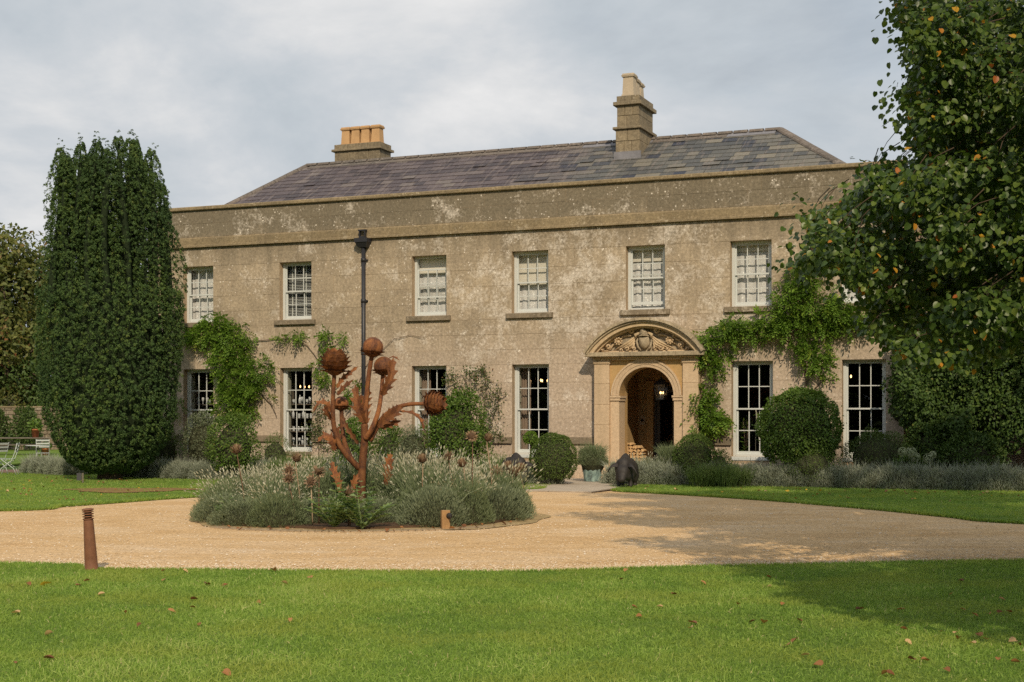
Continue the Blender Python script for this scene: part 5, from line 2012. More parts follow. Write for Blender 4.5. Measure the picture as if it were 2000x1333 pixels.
# leafy plant in the pot behind the tall right window
st_ = Bag()
n = 60
P0 = np.zeros((n, 3)); P0[:, 2] = rs.uniform(.2, 1.15, n)
D_ = rand_dirs(n); D_[:, 2] = np.abs(D_[:, 2]) * .4 + .1
P0[:, :2] += rs.normal(0, .05, (n, 2)) * (P0[:, 2:3])
st_.add(*leaf_arrays(P0, nrm(D_), rand_dirs(n), rs.uniform(.10, .2, n), .035, rs.beta(2, 2, n)))
pp0 = empty("potted_plant", tuple(tp.location), 0, "thin leafy plant growing in the terracotta pot behind the tall window", "plant")
link("foliage", st_.mesh("foliage", M_GREEN), pp0)
q = MB()
for k in range(3):
    q.tube([(0, 0, .2), (.03 * k - .03, .02, .7), (.07 * k - .07, .03, 1.2)], .008, 5)
q.build("stem", M_VINE, pp0)
es = hw(LOW[4][0] + .12, .9, .36)
ez = empty("easel", tuple(es), -TH, "slim pale easel legs standing inside the tall window left of the round ball", "easel")
MB().tube([(-.22, 0, 1.45), (.12, 0, 0)], .013, 6).build("leg", M_PANEL, ez)
MB().tube([(-.22, .02, 1.45), (-.30, .3, 0)], .013, 6).build("leg", M_PANEL, ez)
MB().tube([(-.22, -.02, 1.45), (-.05, -.05, 0.0)], .013, 6).build("leg", M_PANEL, ez)
# hydrangea with pale flower heads by the ivy
M_HYD = foliage("faded_hydrangea_petals", [(0, (0.22, 0.27, 0.15)), (1, (0.42, 0.44, 0.31))], 0.25, 0.7, 0.15)
hz = 32.35
hx = at(1775, 813, hz).x
hy = empty("hydrangea", (hx, hz, 0), 0, "hydrangea with faded greenish white flower heads by the right lavender hedge", "shrub")
hm = shrub_meshes(.42, .34, .36, 900, .09, .055, M_GREEN, lump=.2)
link("foliage", hm[0], hy); link("filler_core", hm[1], hy)
for px, py, r_ in ((1763, 883, .10), (1779, 884, .12), (1788, 893, .10), (1813, 896, .11), (1822, 889, .08)):
    p = at(px, py, hz - .3)
    D = rand_dirs(160)
    b_ = Bag().add(*leaf_arrays(D * r_, nrm(np.cross(D, rand_dirs(160))), D, .045, .035, rs.beta(2, 2, 160)))
    o = link("flower_head", b_.mesh("flower_head", M_HYD), hy)
    o.location = Vector(p) - Vector((hx, hz, 0))

# ------------------------------------------------------------------ rusty thistle sculpture
SZ = 23.3
base = at(707, 813, SZ)
scu = empty("thistle_sculpture", (base.x, SZ, 0), 0, "tall rusted steel sculpture of artichoke thistles rising from the round bed", "sculpture")


def sp3(px, py, dy=0.0):
    p = at(px, py, SZ + dy)
    return Vector((p.x - base.x, dy, p.z))


def spath(pts, n=6):
    P = [sp3(*p) for p in pts]
    P = [P[0] * 2 - P[1]] + P + [P[-1] * 2 - P[-2]]
    out = []
    for i in range(1, len(P) - 2):
        for k in range(n):
            t = k / n
            a, b, c, d = P[i - 1], P[i], P[i + 1], P[i + 2]
            out.append(0.5 * ((2 * b) + (c - a) * t + (2 * a - 5 * b + 4 * c - d) * t * t + (3 * b - a - 3 * c + d) * t ** 3))
    out.append(P[-2])
    return out


def stem(name, pts, r0, r1):
    p = spath(pts)
    n = len(p)
    q = MB().tube(p, [.87 * (r0 + (r1 - r0) * i / (n - 1)) * (1 + (.05 if i % 2 else 0)) for i in range(n)], 12)
    return q.build(name, M_RUST, scu)


PXM = SZ / F
stem("trunk", [(706, 1008), (706, 950), (708, 905), (712, 862), (712, 828)], .082, .066)
stem("stem", [(711, 850), (713, 815), (716, 778), (720, 735), (727, 690)], .052, .040)
stem("stem", [(714, 858, -.05), (726, 838, -.12), (738, 808, -.12), (744, 775, -.08), (748, 730, -.05)], .050, .036)
stem("stem", [(722, 862, .03), (738, 832, .03), (752, 812, .0), (774, 797, -.05), (800, 790, -.1), (832, 789, -.12)], .052, .034)
stem("stem", [(702, 915, .0), (680, 893, -.1), (662, 866, -.15), (652, 832, -.18), (650, 790, -.18), (653, 730, -.15)], .058, .036)
stem("stem", [(690, 905, .05), (674, 868, .1), (668, 830, .15), (667, 795, .16)], .05, .036)


def head(px, py, dy, r_, axis, kind, label=None):
    c = sp3(px, py, dy)
    axis = Vector(axis).normalized()
    Mq = Vector((0, 0, 1)).rotation_difference(axis).to_matrix()
    q = MB()
    prof = []
    for i in range(11):
        ph = math.pi * i / 10
        prof.append((max(.002, r_ * (.96 if kind == 'ball' else .84) * math.sin(ph)), -r_ * .94 * math.cos(ph)))
    q.lathe(prof, 18, c, Mq)
    if kind == 'ball':
        # plates of the smooth ball: slight seams
        for k in range(5):
            an = k * 1.26
            pts = [c + Mq @ Vector((r_ * .965 * math.sin(t) * math.cos(an), r_ * .965 * math.sin(t) * math.sin(an), r_ * .945 * math.cos(t))) for t in np.linspace(.05, 1.9, 9)]
            q.tube(pts, .004, 4)
    h_ = q.build("flower_head", M_RUST, scu)
    rows = [(-.80, 10, .62), (-.55, 12, .62), (-.28, 13, .6), (0.0, 13, .56), (.28, 12, .5), (.54, 10, .42), (.76, 7, .34)] if kind == 'scales' else [(-.88, 8, .60), (-.70, 11, .55)]
    for ri, (zc, cnt, ln) in enumerate(rows):
        rr = math.sqrt(max(.02, 1 - zc * zc))
        for k in range(cnt):
            an = 2 * math.pi * (k + .5 * (ri % 2)) / cnt + rnd.uniform(-.06, .06)
            out = Vector((math.cos(an), math.sin(an), 0))
            n_ = (out * rr + Vector((0, 0, zc))).normalized()
            up = (Vector((0, 0, 1)) - n_ * n_.z)
            up = up.normalized() if up.length > .05 else -out
            if zc > .7: up = (up * .7 + n_ * .5).normalized()
            sd = n_.cross(up)
            b0 = n_ * r_ * .84
            L = ln * r_ * rnd.uniform(.92, 1.1)
            fl = .17 if kind == 'scales' else .10
            w_ = min(1.45 * math.pi * rr * r_ / cnt, .40 * r_)
            pr = [(0, .6, .02), (.4, 1.0, .09), (.74, .82, .14 + fl * .3), (1.0, 0.0, .17 + fl)]
            vs = []
            for t, wq, lf_ in pr:
                mid = b0 + up * L * t + n_ * r_ * lf_
                vs += [mid - sd * w_ * wq - n_ * r_ * .05 * wq, mid + n_ * r_ * .03, mid + sd * w_ * wq - n_ * r_ * .05 * wq]
            vs = [c + Mq @ v for v in vs]
            fs = []
            for i in range(3):
                a = i * 3
                fs += [(a, a + 1, a + 4, a + 3), (a + 1, a + 2, a + 5, a + 4)]
            # thickness underneath
            m_ = len(vs)
            inn = [v - (Mq @ n_) * .006 for v in vs]
            vs2 = vs + inn
            fs2 = fs + [tuple(m_ + i for i in f[::-1]) for f in fs]
            MB().add(vs2, fs2).build("bract", M_RUST, h_)
    return h_


head(728, 679, 0, 21 * PXM, (.05, 0, 1), 'ball')
head(749, 716, -.05, 20 * PXM, (.03, 0, 1), 'ball')
head(666, 789, .16, 15 * PXM, (0, .1, 1), 'ball')
head(654, 711, -.15, 25 * PXM, (.03, -.05, 1), 'scales')
head(846, 788, -.12, 21 * PXM, (1, -.25, .08), 'scales')


def acanthus(pts, w_, normal, teeth=5, tipw=.1):
    """jagged steel leaf along a path"""
    P = spath(pts, 5)
    n = len(P)
    vs, fs = [], []
    normal = Vector(normal)
    for i, p in enumerate(P):
        t = i / (n - 1)
        tg = (P[min(i + 1, n - 1)] - P[max(i - 1, 0)]).normalized()
        sd = tg.cross(normal).normalized()
        nn_ = sd.cross(tg)
        ww = w_ * (math.sin(math.pi * (t * .86 + .12)) ** .8) * (1.25 if (i % 3 == 1) else .62)
        if i == n - 1: ww = .002
        sweep = tg * (ww * .55 if i % 3 == 1 else 0)
        vs += [p - sd * ww + nn_ * ww * .35 + sweep, p, p + sd * ww + nn_ * ww * .35 + sweep]
    for i in range(n - 1):
        a = i * 3
        fs += [(a, a + 1, a + 4, a + 3), (a + 1, a + 2, a + 5, a + 4)]
    m_ = len(vs)
    vs2 = vs + [v + normal * .006 for v in vs]
    fs2 = fs + [tuple(m_ + i for i in f[::-1]) for f in fs]
    return MB().add(vs2, fs2).build("leaf", M_RUST, scu)


NF = (0, -1, 0)
acanthus([(746, 772, -.1), (756, 752, -.16), (764, 728, -.16), (768, 698, -.1)], .095, (.5, -1, .1))
acanthus([(712, 826, -.06), (704, 806, -.12), (698, 782, -.14), (694, 752, -.08)], .11, (-.4, -1, .2))
acanthus([(716, 828, .05), (712, 806, .1), (714, 780, .12), (722, 760, .1)], .10, (.2, -1, 0))
acanthus([(738, 834, -.04), (756, 818, -.1), (772, 806, -.14), (782, 792, -.12)], .105, (.3, -.9, .4))
acanthus([(744, 836, .02), (764, 828, .0), (784, 822, -.02)], .07, (.2, -1, .1))
acanthus([(780, 804, -.06), (806, 808, -.1), (822, 822, -.12), (828, 842, -.1)], .045, (.3, -.6, .7))
acanthus([(648, 806, -.18), (638, 790, -.24), (624, 788, -.26), (612, 806, -.24)], .062, (-.3, -.6, .7))
acanthus([(650, 822, -.15), (640, 806, -.22), (634, 792, -.22)], .075, (-.7, -.8, .2))
acanthus([(654, 880, -.12), (648, 862, -.18), (636, 852, -.2), (620, 864, -.2)], .075, (-.2, -.7, .6))
acanthus([(660, 878, .12), (658, 850, .16), (652, 830, .16)], .09, (0, -1, .1))
acanthus([(658, 758, -.12), (668, 742, -.1), (682, 730, -.08), (700, 716, -.05)], .05, (.1, -1, .3))
acanthus([(659, 772, -.14), (672, 757, -.16), (690, 742, -.16)], .05, (.1, -.9, .5))
acanthus([(700, 868, -.08), (688, 850, -.12), (676, 832, -.12), (671, 812, -.08)], .045, (-.3, -1, .2))
acanthus([(664, 962, -.1), (660, 940, -.12), (652, 918, -.1), (647, 900, -.06)], .07, (.2, -1, .1))
acanthus([(755, 948, .0), (758, 925, -.05), (761, 900, -.08), (763, 886, -.08)], .085, (-.2, -1, .1))
acanthus([(758, 702, .05), (768, 698, .0), (780, 704, -.03)], .03, (.2, -.5, .8))
acanthus([(688, 960, -.2), (692, 940, -.22), (700, 925, -.2)], .06, (.3, -1, .1))

# the bed's soil and mossy rim
pts = [(BC.x + (BR - .16 + .06 * math.sin(t * 7)) * math.cos(t), BC.y + (BR - .16 + .06 * math.sin(t * 7)) * math.sin(t)) for t in np.linspace(0, 2 * math.pi, 64, endpoint=False)]
sheet("flower_bed", pts, .03, M_SOIL, .05)
pts = []
for t in np.linspace(0, 2 * math.pi, 90, endpoint=False):
    rr = BR + .12 + .10 * math.sin(t * 5) + .05 * math.sin(t * 13 + 1) + .28 * max(0, math.cos(t + .45)) ** 3
    pts.append((BC.x + rr * math.cos(t), BC.y + rr * math.sin(t)))
sheet("mossy_rim", pts, -.002, M_MOSS)
# worn setts flush along the front of the bed
M_SETT = plain('worn_sett_stone', (0.36, 0.27, 0.17), .95, .1, .35, 6)
sett_o = tag(empty("sett_edging"), kind='structure')
for row in range(2):
    for k in range(46):
        an = R(-132 + row * .9 + k * 1.95)
        rr = BR + .14 + row * .13
        c_, s_ = math.cos(an), math.sin(an)
        hw_ = rr * R(.93) * rnd.uniform(.85, 1)
        q = []
        for (u_, v_) in ((-hw_, -.055), (hw_, -.055), (hw_, .055), (-hw_, .055)):
            q.append((BC.x + (rr + v_) * c_ - u_ * s_, BC.y + (rr + v_) * s_ + u_ * c_))
        zt = .002 + rnd.uniform(-.002, .004)
        MB().hexa([(a, b, -.05) for a, b in q] + [(a, b, zt) for a, b in q]).build("sett", M_SETT, sett_o)


# ------------------------------------------------------------------ dried artichoke heads
def dried_head_mesh(open_):
    b = Bag()
    n = 64
    zc = rs.uniform(-.9, .85, n); an = rs.uniform(0, 6.283, n)
    rr = np.sqrt(1 - zc ** 2)
    D = np.stack([rr * np.cos(an), rr * np.sin(an), zc], 1)
    up = np.array([0, 0, 1.0])
    A = nrm(D * (.55 + open_) + up * (.75 - open_ * .5))
    b.add(*leaf_arrays(D * .055, A, D + .01, rs.uniform(.06, .10, n), .028, rs.beta(2, 2, n), .25))
    return b.mesh("bracts", M_DRY)


dh = [dried_head_mesh(o_) for o_ in (.1, .5, 1.0)]
dcore = MB().ball((0, 0, 0), .06, .06, .055).mesh("seed_disc", M_SOIL)
DRIED = [(462, 880, 21.9, 0, "leftmost"), (579, 896, 21.8, 0, ""), (564, 919, 21.5, 1, ""), (564, 934, 21.3, 1, ""), (622, 922, 21.4, 2, ""), (607, 940, 21.2, 1, ""), (680, 963, 21.0, 1, ""), (687, 977, 20.9, 1, ""),
         (921, 853, 22.4, 2, "tallest"), (953, 856, 23.0, 0, ""), (825, 898, 22.0, 0, ""), (876, 892, 22.6, 1, ""), (903, 906, 21.9, 0, ""), (993, 912, 24.2, 0, ""), (970, 922, 23.6, 1, ""), (1016, 916, 24.6, 0, ""), (1003, 924, 23.9, 0, "")]
for i, (px, py, z, kd, w_) in enumerate(DRIED):
    c = at(px, py, z)
    lean = rnd.uniform(-.08, .16)
    e = empty("dried_artichoke", (c.x + lean, z, 0), 0,
              {"leftmost": "brown dried artichoke head standing alone at the left of the bed", "tallest": "open sunflower-like dried artichoke head above the right of the bed"}.get(w_, ("brown dried artichoke head among the lavender left of the sculpture trunk" if px < 700 else "brown dried artichoke head among the lavender right of the sculpture trunk")), "seed head", None if w_ else ("dried artichoke heads in the left of the bed" if px < 700 else "dried artichoke heads in the right of the bed"))
    top = Vector((-lean, 0, c.z))
    tilt = Vector((rnd.uniform(-.5, .5), -rnd.uniform(.1, .9) if kd else 0, 1)).normalized()
    if i == 8: tilt = Vector((-.35, -.95, .2)).normalized()
    rt = Vector((0, 0, 1)).rotation_difference(tilt).to_euler()
    MB().tube([(0, 0, 0), (-lean * .4, 0, c.z * .5), top - tilt * .05], [.011, .010, .008], 6).build("stem", M_DRY, e)
    o = link("bracts", dh[kd], e); o.location = top; o.rotation_euler = rt
    o.scale = [rnd.uniform(.75, 1.05)] * 3
    o = link("seed_disc", dcore, e); o.location = top; o.rotation_euler = rt


# ------------------------------------------------------------------ green cardoon plants
def cardoon_mesh(n, L):
    b = Bag()
    an = rs.uniform(0, 6.283, n)
    out = np.stack([np.cos(an), np.sin(an), np.zeros(n)], 1)
    ln = L * rs.uniform(.6, 1.1, n)
    el = rs.uniform(.65, 1.45, n)
    K = 7
    for k in range(K):
        t = (k + .5) / K
        pos = out * (ln * t * np.cos(el))[:, None] + np.array([0, 0, 1]) * (ln * (t * np.sin(el) - .45 * t * t * np.cos(el)))[:, None]
        for sg in (-1, 1):
            sd = np.cross(out, np.array([0, 0, 1.0])) * sg
            A = nrm(sd * .9 + out * .7 + np.array([0, 0, .25]))
            N = nrm(np.array([0, 0, 1.0]) + rand_dirs(n) * .4)
            ww = ln * .26 * math.sin(math.pi * (.15 + .8 * t))
            b.add(*leaf_arrays(pos, A, N, ww * .8, ww * .5, np.clip(rs.beta(2, 2, n), 0, 1)))
        # midrib
    P2 = out * (ln * np.cos(el))[:, None] + np.array([0, 0, 1]) * (ln * (np.sin(el) - .45 * np.cos(el)))[:, None]
    P1 = out * (ln * .5 * np.cos(el))[:, None] + np.array([0, 0, 1]) * (ln * (.5 * np.sin(el) - .11 * np.cos(el)))[:, None]
    b.add(*strip_arrays(np.zeros((n, 3)), P1, P2, .018, np.full(n, .95)))
    return b.mesh("leaves", M_CARD)


cm_ = [cardoon_mesh(22, .66), cardoon_mesh(18, .60)]
for i, (px, py, sc, lab) in enumerate(((652, 1034, 1.2, "bright green cardoon plant in front of the sculpture's trunk, left one"), (706, 1035, 1.2, "bright green cardoon plant in front of the sculpture's trunk, right one"),
                                       (566, 1002, 1.05, "green cardoon leaves below the dried heads left of the sculpture"), (608, 1000, 1.0, "green cardoon leaves just left of the sculpture among lavender"), (444, 1024, .7, "small green cardoon at the left rim of the round bed"))):
    g = ground(px, py)
    e = empty("cardoon_plant", (g.x, g.y + .05, .02), rnd.uniform(0, 6), lab, "plant")
    e.scale = (sc, sc, sc * 1.1)
    link("leaves", cm_[i % 2], e)

# ------------------------------------------------------------------ tap post, bollard, spotlight
g = ground(870, 1033)
tpz = g.y
e = empty("wooden_post", (g.x, g.y, 0), .25, "short tan wooden post with a round tap fitting at the bed's front edge", "post")
MB().cbox(-.062, .062, -.05, .05, -.05, .27, .01).build("post_body", M_POST, e)
q = MB()
q.lathe([(.0, -.03), (.042, -.03), (.046, .0), (.034, .02), (.03, .035), (.0, .035)], 14, (.045, -.055, .19), Matrix.Rotation(R(90), 3, 'X'))
q.lathe([(.016, .03), (.016, .07), (.022, .075), (.0, .08)], 10, (.045, -.055, .19), Matrix.Rotation(R(90), 3, 'X'))
q.tube([(.045, -.12, .19), (.045, -.125, .15)], .012, 8)
q.build("tap", M_BRONZE, e)

g = ground(179, 1117)
bol = empty("bollard_light", (g.x, g.y, 0), 0, "leaning rust-brown bollard light with louvred top beside the gravel", "bollard")
bol.rotation_euler = (R(1.0), R(-3.6), .4)
q = MB()
q.lathe([(.090, -.05), (.088, .0), (.071, .012), (.066, .15), (.052, .54), (.050, .555)], 24)
q.build("post", M_RUST2, bol)
for k in range(4):
    z_ = .556 + k * .026
    MB().lathe([(.048, z_), (.060, z_ + .003), (.062, z_ + .008), (.050, z_ + .013)], 24).build("louvre_ring", M_RUST2, bol)
MB().lathe([(.058, .655), (.062, .658), (.062, .667), (.040, .674), (.0, .676)], 24).build("cap", M_RUST2, bol)
MB().lathe([(.038, .55), (.038, .66)], 14).build("lamp_core", M_BLACK, bol)

g = ground(156, 945)
e = empty("garden_spotlight", (g.x, g.y, .02), .3, "small black garden spotlight on a short stake by the yew's foot", "spotlight")
MB().box(.045, .085, -.02, .02, -.05, .24).build("stake", M_WOOD, e)
q = MB().hexa([(-.075, -.09, .06), (.035, -.09, .06), (.035, .05, .06), (-.075, .05, .06), (-.075, -.06, .24), (.035, -.06, .24), (.035, .05, .24), (-.075, .05, .24)])
q.build("lamp_box", M_BLACK, e)

# ------------------------------------------------------------------ bronze pigs
def pig_mesh():
    q = MB()
    def E(c, r3, rot=(0, 0, 0)):
        M = Matrix.Rotation(rot[2], 3, 'Z') @ Matrix.Rotation(rot[1], 3, 'Y') @ Matrix.Rotation(rot[0], 3, 'X')
        q.ball(c, r3[0], r3[1], r3[2], 18, 12, M)
    # facing -y; standing with the head lowered
    E((0, .50, .40), (.25, .34, .27))
    E((0, .15, .44), (.24, .30, .255))
    E((0, .20, .60), (.12, .22, .16)); E((0, .22, .68), (.07, .14, .10))
    E((0, .02, .50), (.17, .22, .18), (R(-20), 0, 0))
    E((0, -.14, .36), (.165, .20, .17), (R(35), 0, 0))
    E((0, -.27, .24), (.10, .15, .10), (R(45), 0, 0))
    E((0, -.345, .165), (.078, .05, .07), (R(40), 0, 0))
    E((-.10, -.12, .26), (.08, .12, .11)); E((.10, -.12, .26), (.08, .12, .11))
    for sx in (-1, 1):
        E((sx * .13, .10, .26), (.09, .10, .18)); E((sx * .135, .08, .10), (.055, .06, .12)); E((sx * .135, .06, .03), (.052, .07, .04))
        E((sx * .15, .62, .27), (.10, .14, .20)); E((sx * .15, .66, .10), (.058, .065, .13)); E((sx * .15, .63, .03), (.055, .075, .04))
    me = q.mesh("pig_raw", M_BRONZE)
    o = link("pig_raw", me)
    md = o.modifiers.new("r", 'REMESH'); md.mode = 'VOXEL'; md.voxel_size = .022; md.use_smooth_shade = True
    m2 = o.modifiers.new("s", 'SMOOTH'); m2.iterations = 6; m2.factor = .6
    dg = bpy.context.evaluated_depsgraph_get()
    res = bpy.data.meshes.new_from_object(o.evaluated_get(dg))
    bpy.data.objects.remove(o)
    bpy.data.meshes.remove(me)
    res.name = "body"
    res.polygons.foreach_set('use_smooth', np.ones(len(res.polygons), dtype=bool))
    if not res.materials: res.materials.append(M_BRONZE)
    return res


def ear_mesh(sx, droop):
    vs, fs = [], []
    n = 7
    for i in range(n):
        t = i / (n - 1)
        c = Vector((sx * (.10 + .24 * t), -.12 - .16 * t * (1 if droop else .4), .50 + .05 * math.sin(t * 3.0) - (.20 if droop else .14) * t * t))
        w_ = .115 * math.sin(math.pi * (.22 + .72 * t)) + .012 * (1 - t)
        sd = Vector((-.25 * sx, .9, .35)).normalized()
        for k in (-1, 0, 1):
            vs.append(c + sd * w_ * k + Vector((0, 0, .03 * (1 - abs(k)))))
    for i in range(n - 1):
        for k in range(2):
            a = i * 3 + k
            fs.append((a, a + 1, a + 4, a + 3))
    m_ = len(vs)
    vs += [v - Vector((0, 0, .016)) for v in vs]
    fs += [tuple(m_ + i for i in f[::-1]) for f in fs]
    for i in range(n - 1):
        fs.append((i * 3, (i + 1) * 3, m_ + (i + 1) * 3, m_ + i * 3))
        fs.append((i * 3 + 2, m_ + i * 3 + 2, m_ + (i + 1) * 3 + 2, (i + 1) * 3 + 2))
    return MB().add(vs, fs, True).mesh("ear", M_BRONZE)


pm = pig_mesh()
ears = [ear_mesh(-1, False), ear_mesh(1, True)]
tailm = MB().tube([(0, .83, .5), (.03, .88, .48), (.0, .90, .43), (-.03, .88, .46)], [.014, .012, .01, .006], 6).mesh("tail", M_BRONZE)
for (px, py, rz, lab) in ((1219, 953, -.25, "dark bronze pig sculpture with lop ears beside the path to the door"), (1014, 950, .4, "dark bronze pig mostly hidden behind the right end of the round bed")):
    g = ground(px, py)
    e = empty("pig_statue", (g.x, g.y - .0, .015), rz, lab, "statue")
    e.scale = (1.02, .92, 1.0)
    link("body", pm, e)
    for m_ in ears: link("ear", m_, e)
    link("tail", tailm, e)

# ------------------------------------------------------------------ far left garden
gw = empty("garden_wall", (-24, 69, 0), 0, "old stone garden wall behind the tables at far left", "wall")
MB().box(-22, 14, .12, .5, 0, 2.05).build("wall_core", M_JOINT, gw)
mort = M_SILL
rw = random.Random(4)
z_ = 0.0
cnt = 0
far_rest = MB()
while z_ < 2.0:
    h_ = rw.uniform(.14, .24)
    x_ = -8.0
    while x_ < 8:
        L = rw.uniform(.25, .6)
        vis_ = -2.5 < x_ < 3.6 and cnt < 220
        q = MB() if vis_ else far_rest
        q.cbox(x_ + .01, x_ + L - .01, rw.uniform(.02, .07), .13, z_ + .01, z_ + h_ - .01, .015)
        if vis_:
            q.build("stone", mort, gw); cnt += 1
        x_ += L
    z_ += h_
tag(far_rest.build("further_stones", mort, gw), kind='stuff')
MB().box(-22, 14, .0, .55, 2.06, 2.13).build("coping", M_COPE, gw)


def bench_table(pos, rz, label):
    e = empty("picnic_table", pos, rz, label, "table")
    for k in range(4):
        MB().cbox(-1.5, 1.5, -.38 + k * .195, -.38 + k * .195 + .18, .70, .745, .006).build("plank", M_WOOD, e)
    for sy in (-.72, .62):
        MB().cbox(-1.5, 1.5, sy, sy + .22, .42, .46, .006).build("seat", M_WOOD, e)
    for sx in (-1.15, 1.05):
        MB().cbox(sx, sx + .12, -.3, -.18, 0, .695, .006).build("leg", M_WOOD, e)
        MB().cbox(sx, sx + .12, .2, .32, 0, .695, .006).build("leg", M_WOOD, e)
        MB().cbox(sx, sx + .12, -.70, -.3, .34, .415, .006).build("bracket", M_WOOD, e)
        MB().cbox(sx, sx + .12, .325, .82, .34, .415, .006).build("bracket", M_WOOD, e)
    return e


g = ground(42, 886)
bench_table((at(36, 813, 60).x, 60, 0), 0.0, "long weathered wooden picnic table in front of the garden wall")
pt = at(69, 852, 60)
e = empty("flower_pot", (pt.x, 60, .746), 0, "terracotta pot with a leafy plant on the end of the picnic table", "flower pot")
MB().lathe([(.12, 0), (.17, .30), (.19, .30), (.19, .36), (.16, .36), (.15, .32), (0, .32)], 18).build("pot_body", M_TERRA, e)
m_ = shrub_meshes(.24, .2, .2, 130, .16, .11, M_GREEN, lump=.2)
o = link("foliage", m_[0], e); o.location = (0, 0, .32)
pt = at(75, 876, 59)
e = empty("flower_pot", (pt.x + .3, 59.0, .0), 0, "small terracotta pot standing on the ground by the picnic table", "flower pot")
MB().lathe([(.11, 0), (.15, .26), (.165, .26), (.165, .31), (.14, .31), (.13, .28), (0, .28)], 16).build("pot_body", M_TERRA, e)
m_ = shrub_meshes(.2, .2, .12, 160, .1, .06, M_GREEN, lump=.2)
o = link("foliage", m_[0], e); o.location = (0, 0, .28)


def wire_chair(pos, rz, label):
    e = empty("garden_chair", pos, rz, label, "chair")
    r_ = .010
    for sx in (-.2, .2):
        MB().tube([(sx, .22, .0), (sx, .16, .18), (sx, -.12, .40), (sx, -.20, .62), (sx, -.26, .88)], r_, 6).build("side_frame", M_WIRE, e)
        MB().tube([(sx * .95, -.24, .0), (sx * .95, -.16, .18), (sx * .95, .16, .43)], r_, 6).build("leg", M_WIRE, e)
    for k in range(6):
        y = -.14 + k * .065
        MB().box(-.20, .20, y, y + .04, .428, .440).build("seat_slat", M_WIRE, e)
    for k in range(3):
        z_ = .62 + k * .10
        MB().box(-.20, .20, -.225 - k * .018, -.212 - k * .018, z_, z_ + .05).build("back_slat", M_WIRE, e)
    return e


g = ground(14, 930)
wire_chair((g.x, g.y + .1, .03), R(100), "pale folding metal chair at the extreme left edge, front one")
wire_chair((g.x - .55, g.y + .7, .03), R(70), "pale folding metal chair just behind the front one at left edge")
e = empty("garden_table", (at(74, 813, 45).x, 45, .02), 0, "small round metal table on the lawn left of the yew", "table")
MB().lathe([(.36, .68), (.38, .69), (.38, .70), (.0, .705)], 24).build("tabletop", M_WIRE, e)
for an in (.4, 2.5, 4.6):
    MB().tube([(0, 0, .68), (.12 * math.cos(an), .12 * math.sin(an), .35), (.3 * math.cos(an), .3 * math.sin(an), 0)], .011, 6).build("leg", M_WIRE, e)
wire_chair((at(83, 813, 46).x, 46, .02), R(20), "pale folding metal chair at the small round table")

# bushes in front of the garden wall
shrub_px("shrub", 24, 78, 795, 67, "dark green shrub trained against the garden wall", 2600, .12, .07, M_DKGREEN, lump=.25)
shrub_px("shrub", -30, 18, 800, 67.4, "dark shrub against the garden wall at the left edge", 2000, .12, .07, M_DKGREEN, lump=.25)


# ------------------------------------------------------------------ background trees
def tree(name, pos, h, r_, mat, label, n=7000, L=.3, cbase=.25, group=None):
    e = empty(name, pos, 0, label, "tree", group)
    q = MB()
    q.tube([(0, 0, 0), (.1, 0, h * .3), (0, .1, h * .6), (.1, 0, h * .85)], [r_ * .09, r_ * .075, r_ * .05, r_ * .015], 9)
    cl = []
    for k in range(38):
        an = rnd.uniform(0, 6.28)
        t = rnd.uniform(cbase + .05, .95)
        rad = r_ * math.sin(math.pi * min(.98, max(.15, (t - cbase) / (1 - cbase) * .8 + .2))) * rnd.uniform(.45, .9)
        c = Vector((rad * math.cos(an), rad * math.sin(an), h * t))
        q.tube([(0, 0, c.z * .62), c * .5 + Vector((0, 0, c.z * .34)), c], [r_ * .035, r_ * .022, r_ * .008], 5)
        cl.append((c, rnd.uniform(.22, .40) * r_))
    q.build("trunk", M_BARK, e)
    b = Bag()
    m_ = n // len(cl)
    for c, cr in cl:
        D = rand_dirs(m_)
        P = np.array(c) + D * (cr * rs.uniform(.3, 1, m_) ** .5)[:, None] * np.array([1.15, 1.15, .8])
        A = nrm(D * .5 + rand_dirs(m_) + np.array([0, 0, -.15]))
        N = nrm(D + rand_dirs(m_) * .6 + np.array([0, 0, .5]))
        base_a = rs.beta(2, 2.2, m_) * .85 + rnd.uniform(-.1, .25)
        b.add(*leaf_arrays(P, A, N, L * rs.uniform(.6, 1.2, m_), L * .55, np.clip(base_a, 0, 1)))
    link("crown", b.mesh("crown", mat), e)
    return e


tree("chestnut_tree", (-27.5, 77, 0), 11.2, 5.4, M_OLIVE, "olive-green tree turning brown behind the garden wall, next to the yew", 20000, .32, .10)
tree("chestnut_tree", (-35.0, 79, 0), 11.6, 5.2, M_OLIVE, "browning tree behind the garden wall at the far left edge", 15000, .34, .10)
tree("holly_tree", (-29.0, 72.6, 0), 6.0, 3.2, M_DKGREEN, "lower dark tree just behind the garden wall", 7000, .24, .05)
tree("holly_tree", (-22.5, 73.0, 0), 6.4, 3.2, M_DKGREEN, "dark tree behind the garden wall, hidden by the yew", 5000, .24, .05)
shrub_px("hedge_bush", -60, 110, 742, 73.5, "dull olive thicket between the wall and the trees", 6000, .2, .1, M_OLIVE, lump=.25)

# ------------------------------------------------------------------ lime tree overhanging from the right
LT = Vector((9.3, 12.6, 0))
VISPOLY = [(1742, -5), (1765, 50), (1792, 120), (1752, 185), (1782, 225), (1762, 275), (1806, 305), (1690, 326), (1702, 352), (1638, 392), (1562, 420), (1592, 470), (1545, 522),
           (1562, 545), (1640, 528), (1660, 560), (1700, 590), (1684, 648), (1760, 684), (1800, 722), (1880, 700), (1965, 690), (2005, 660), (2120, 660), (2120, -5)]


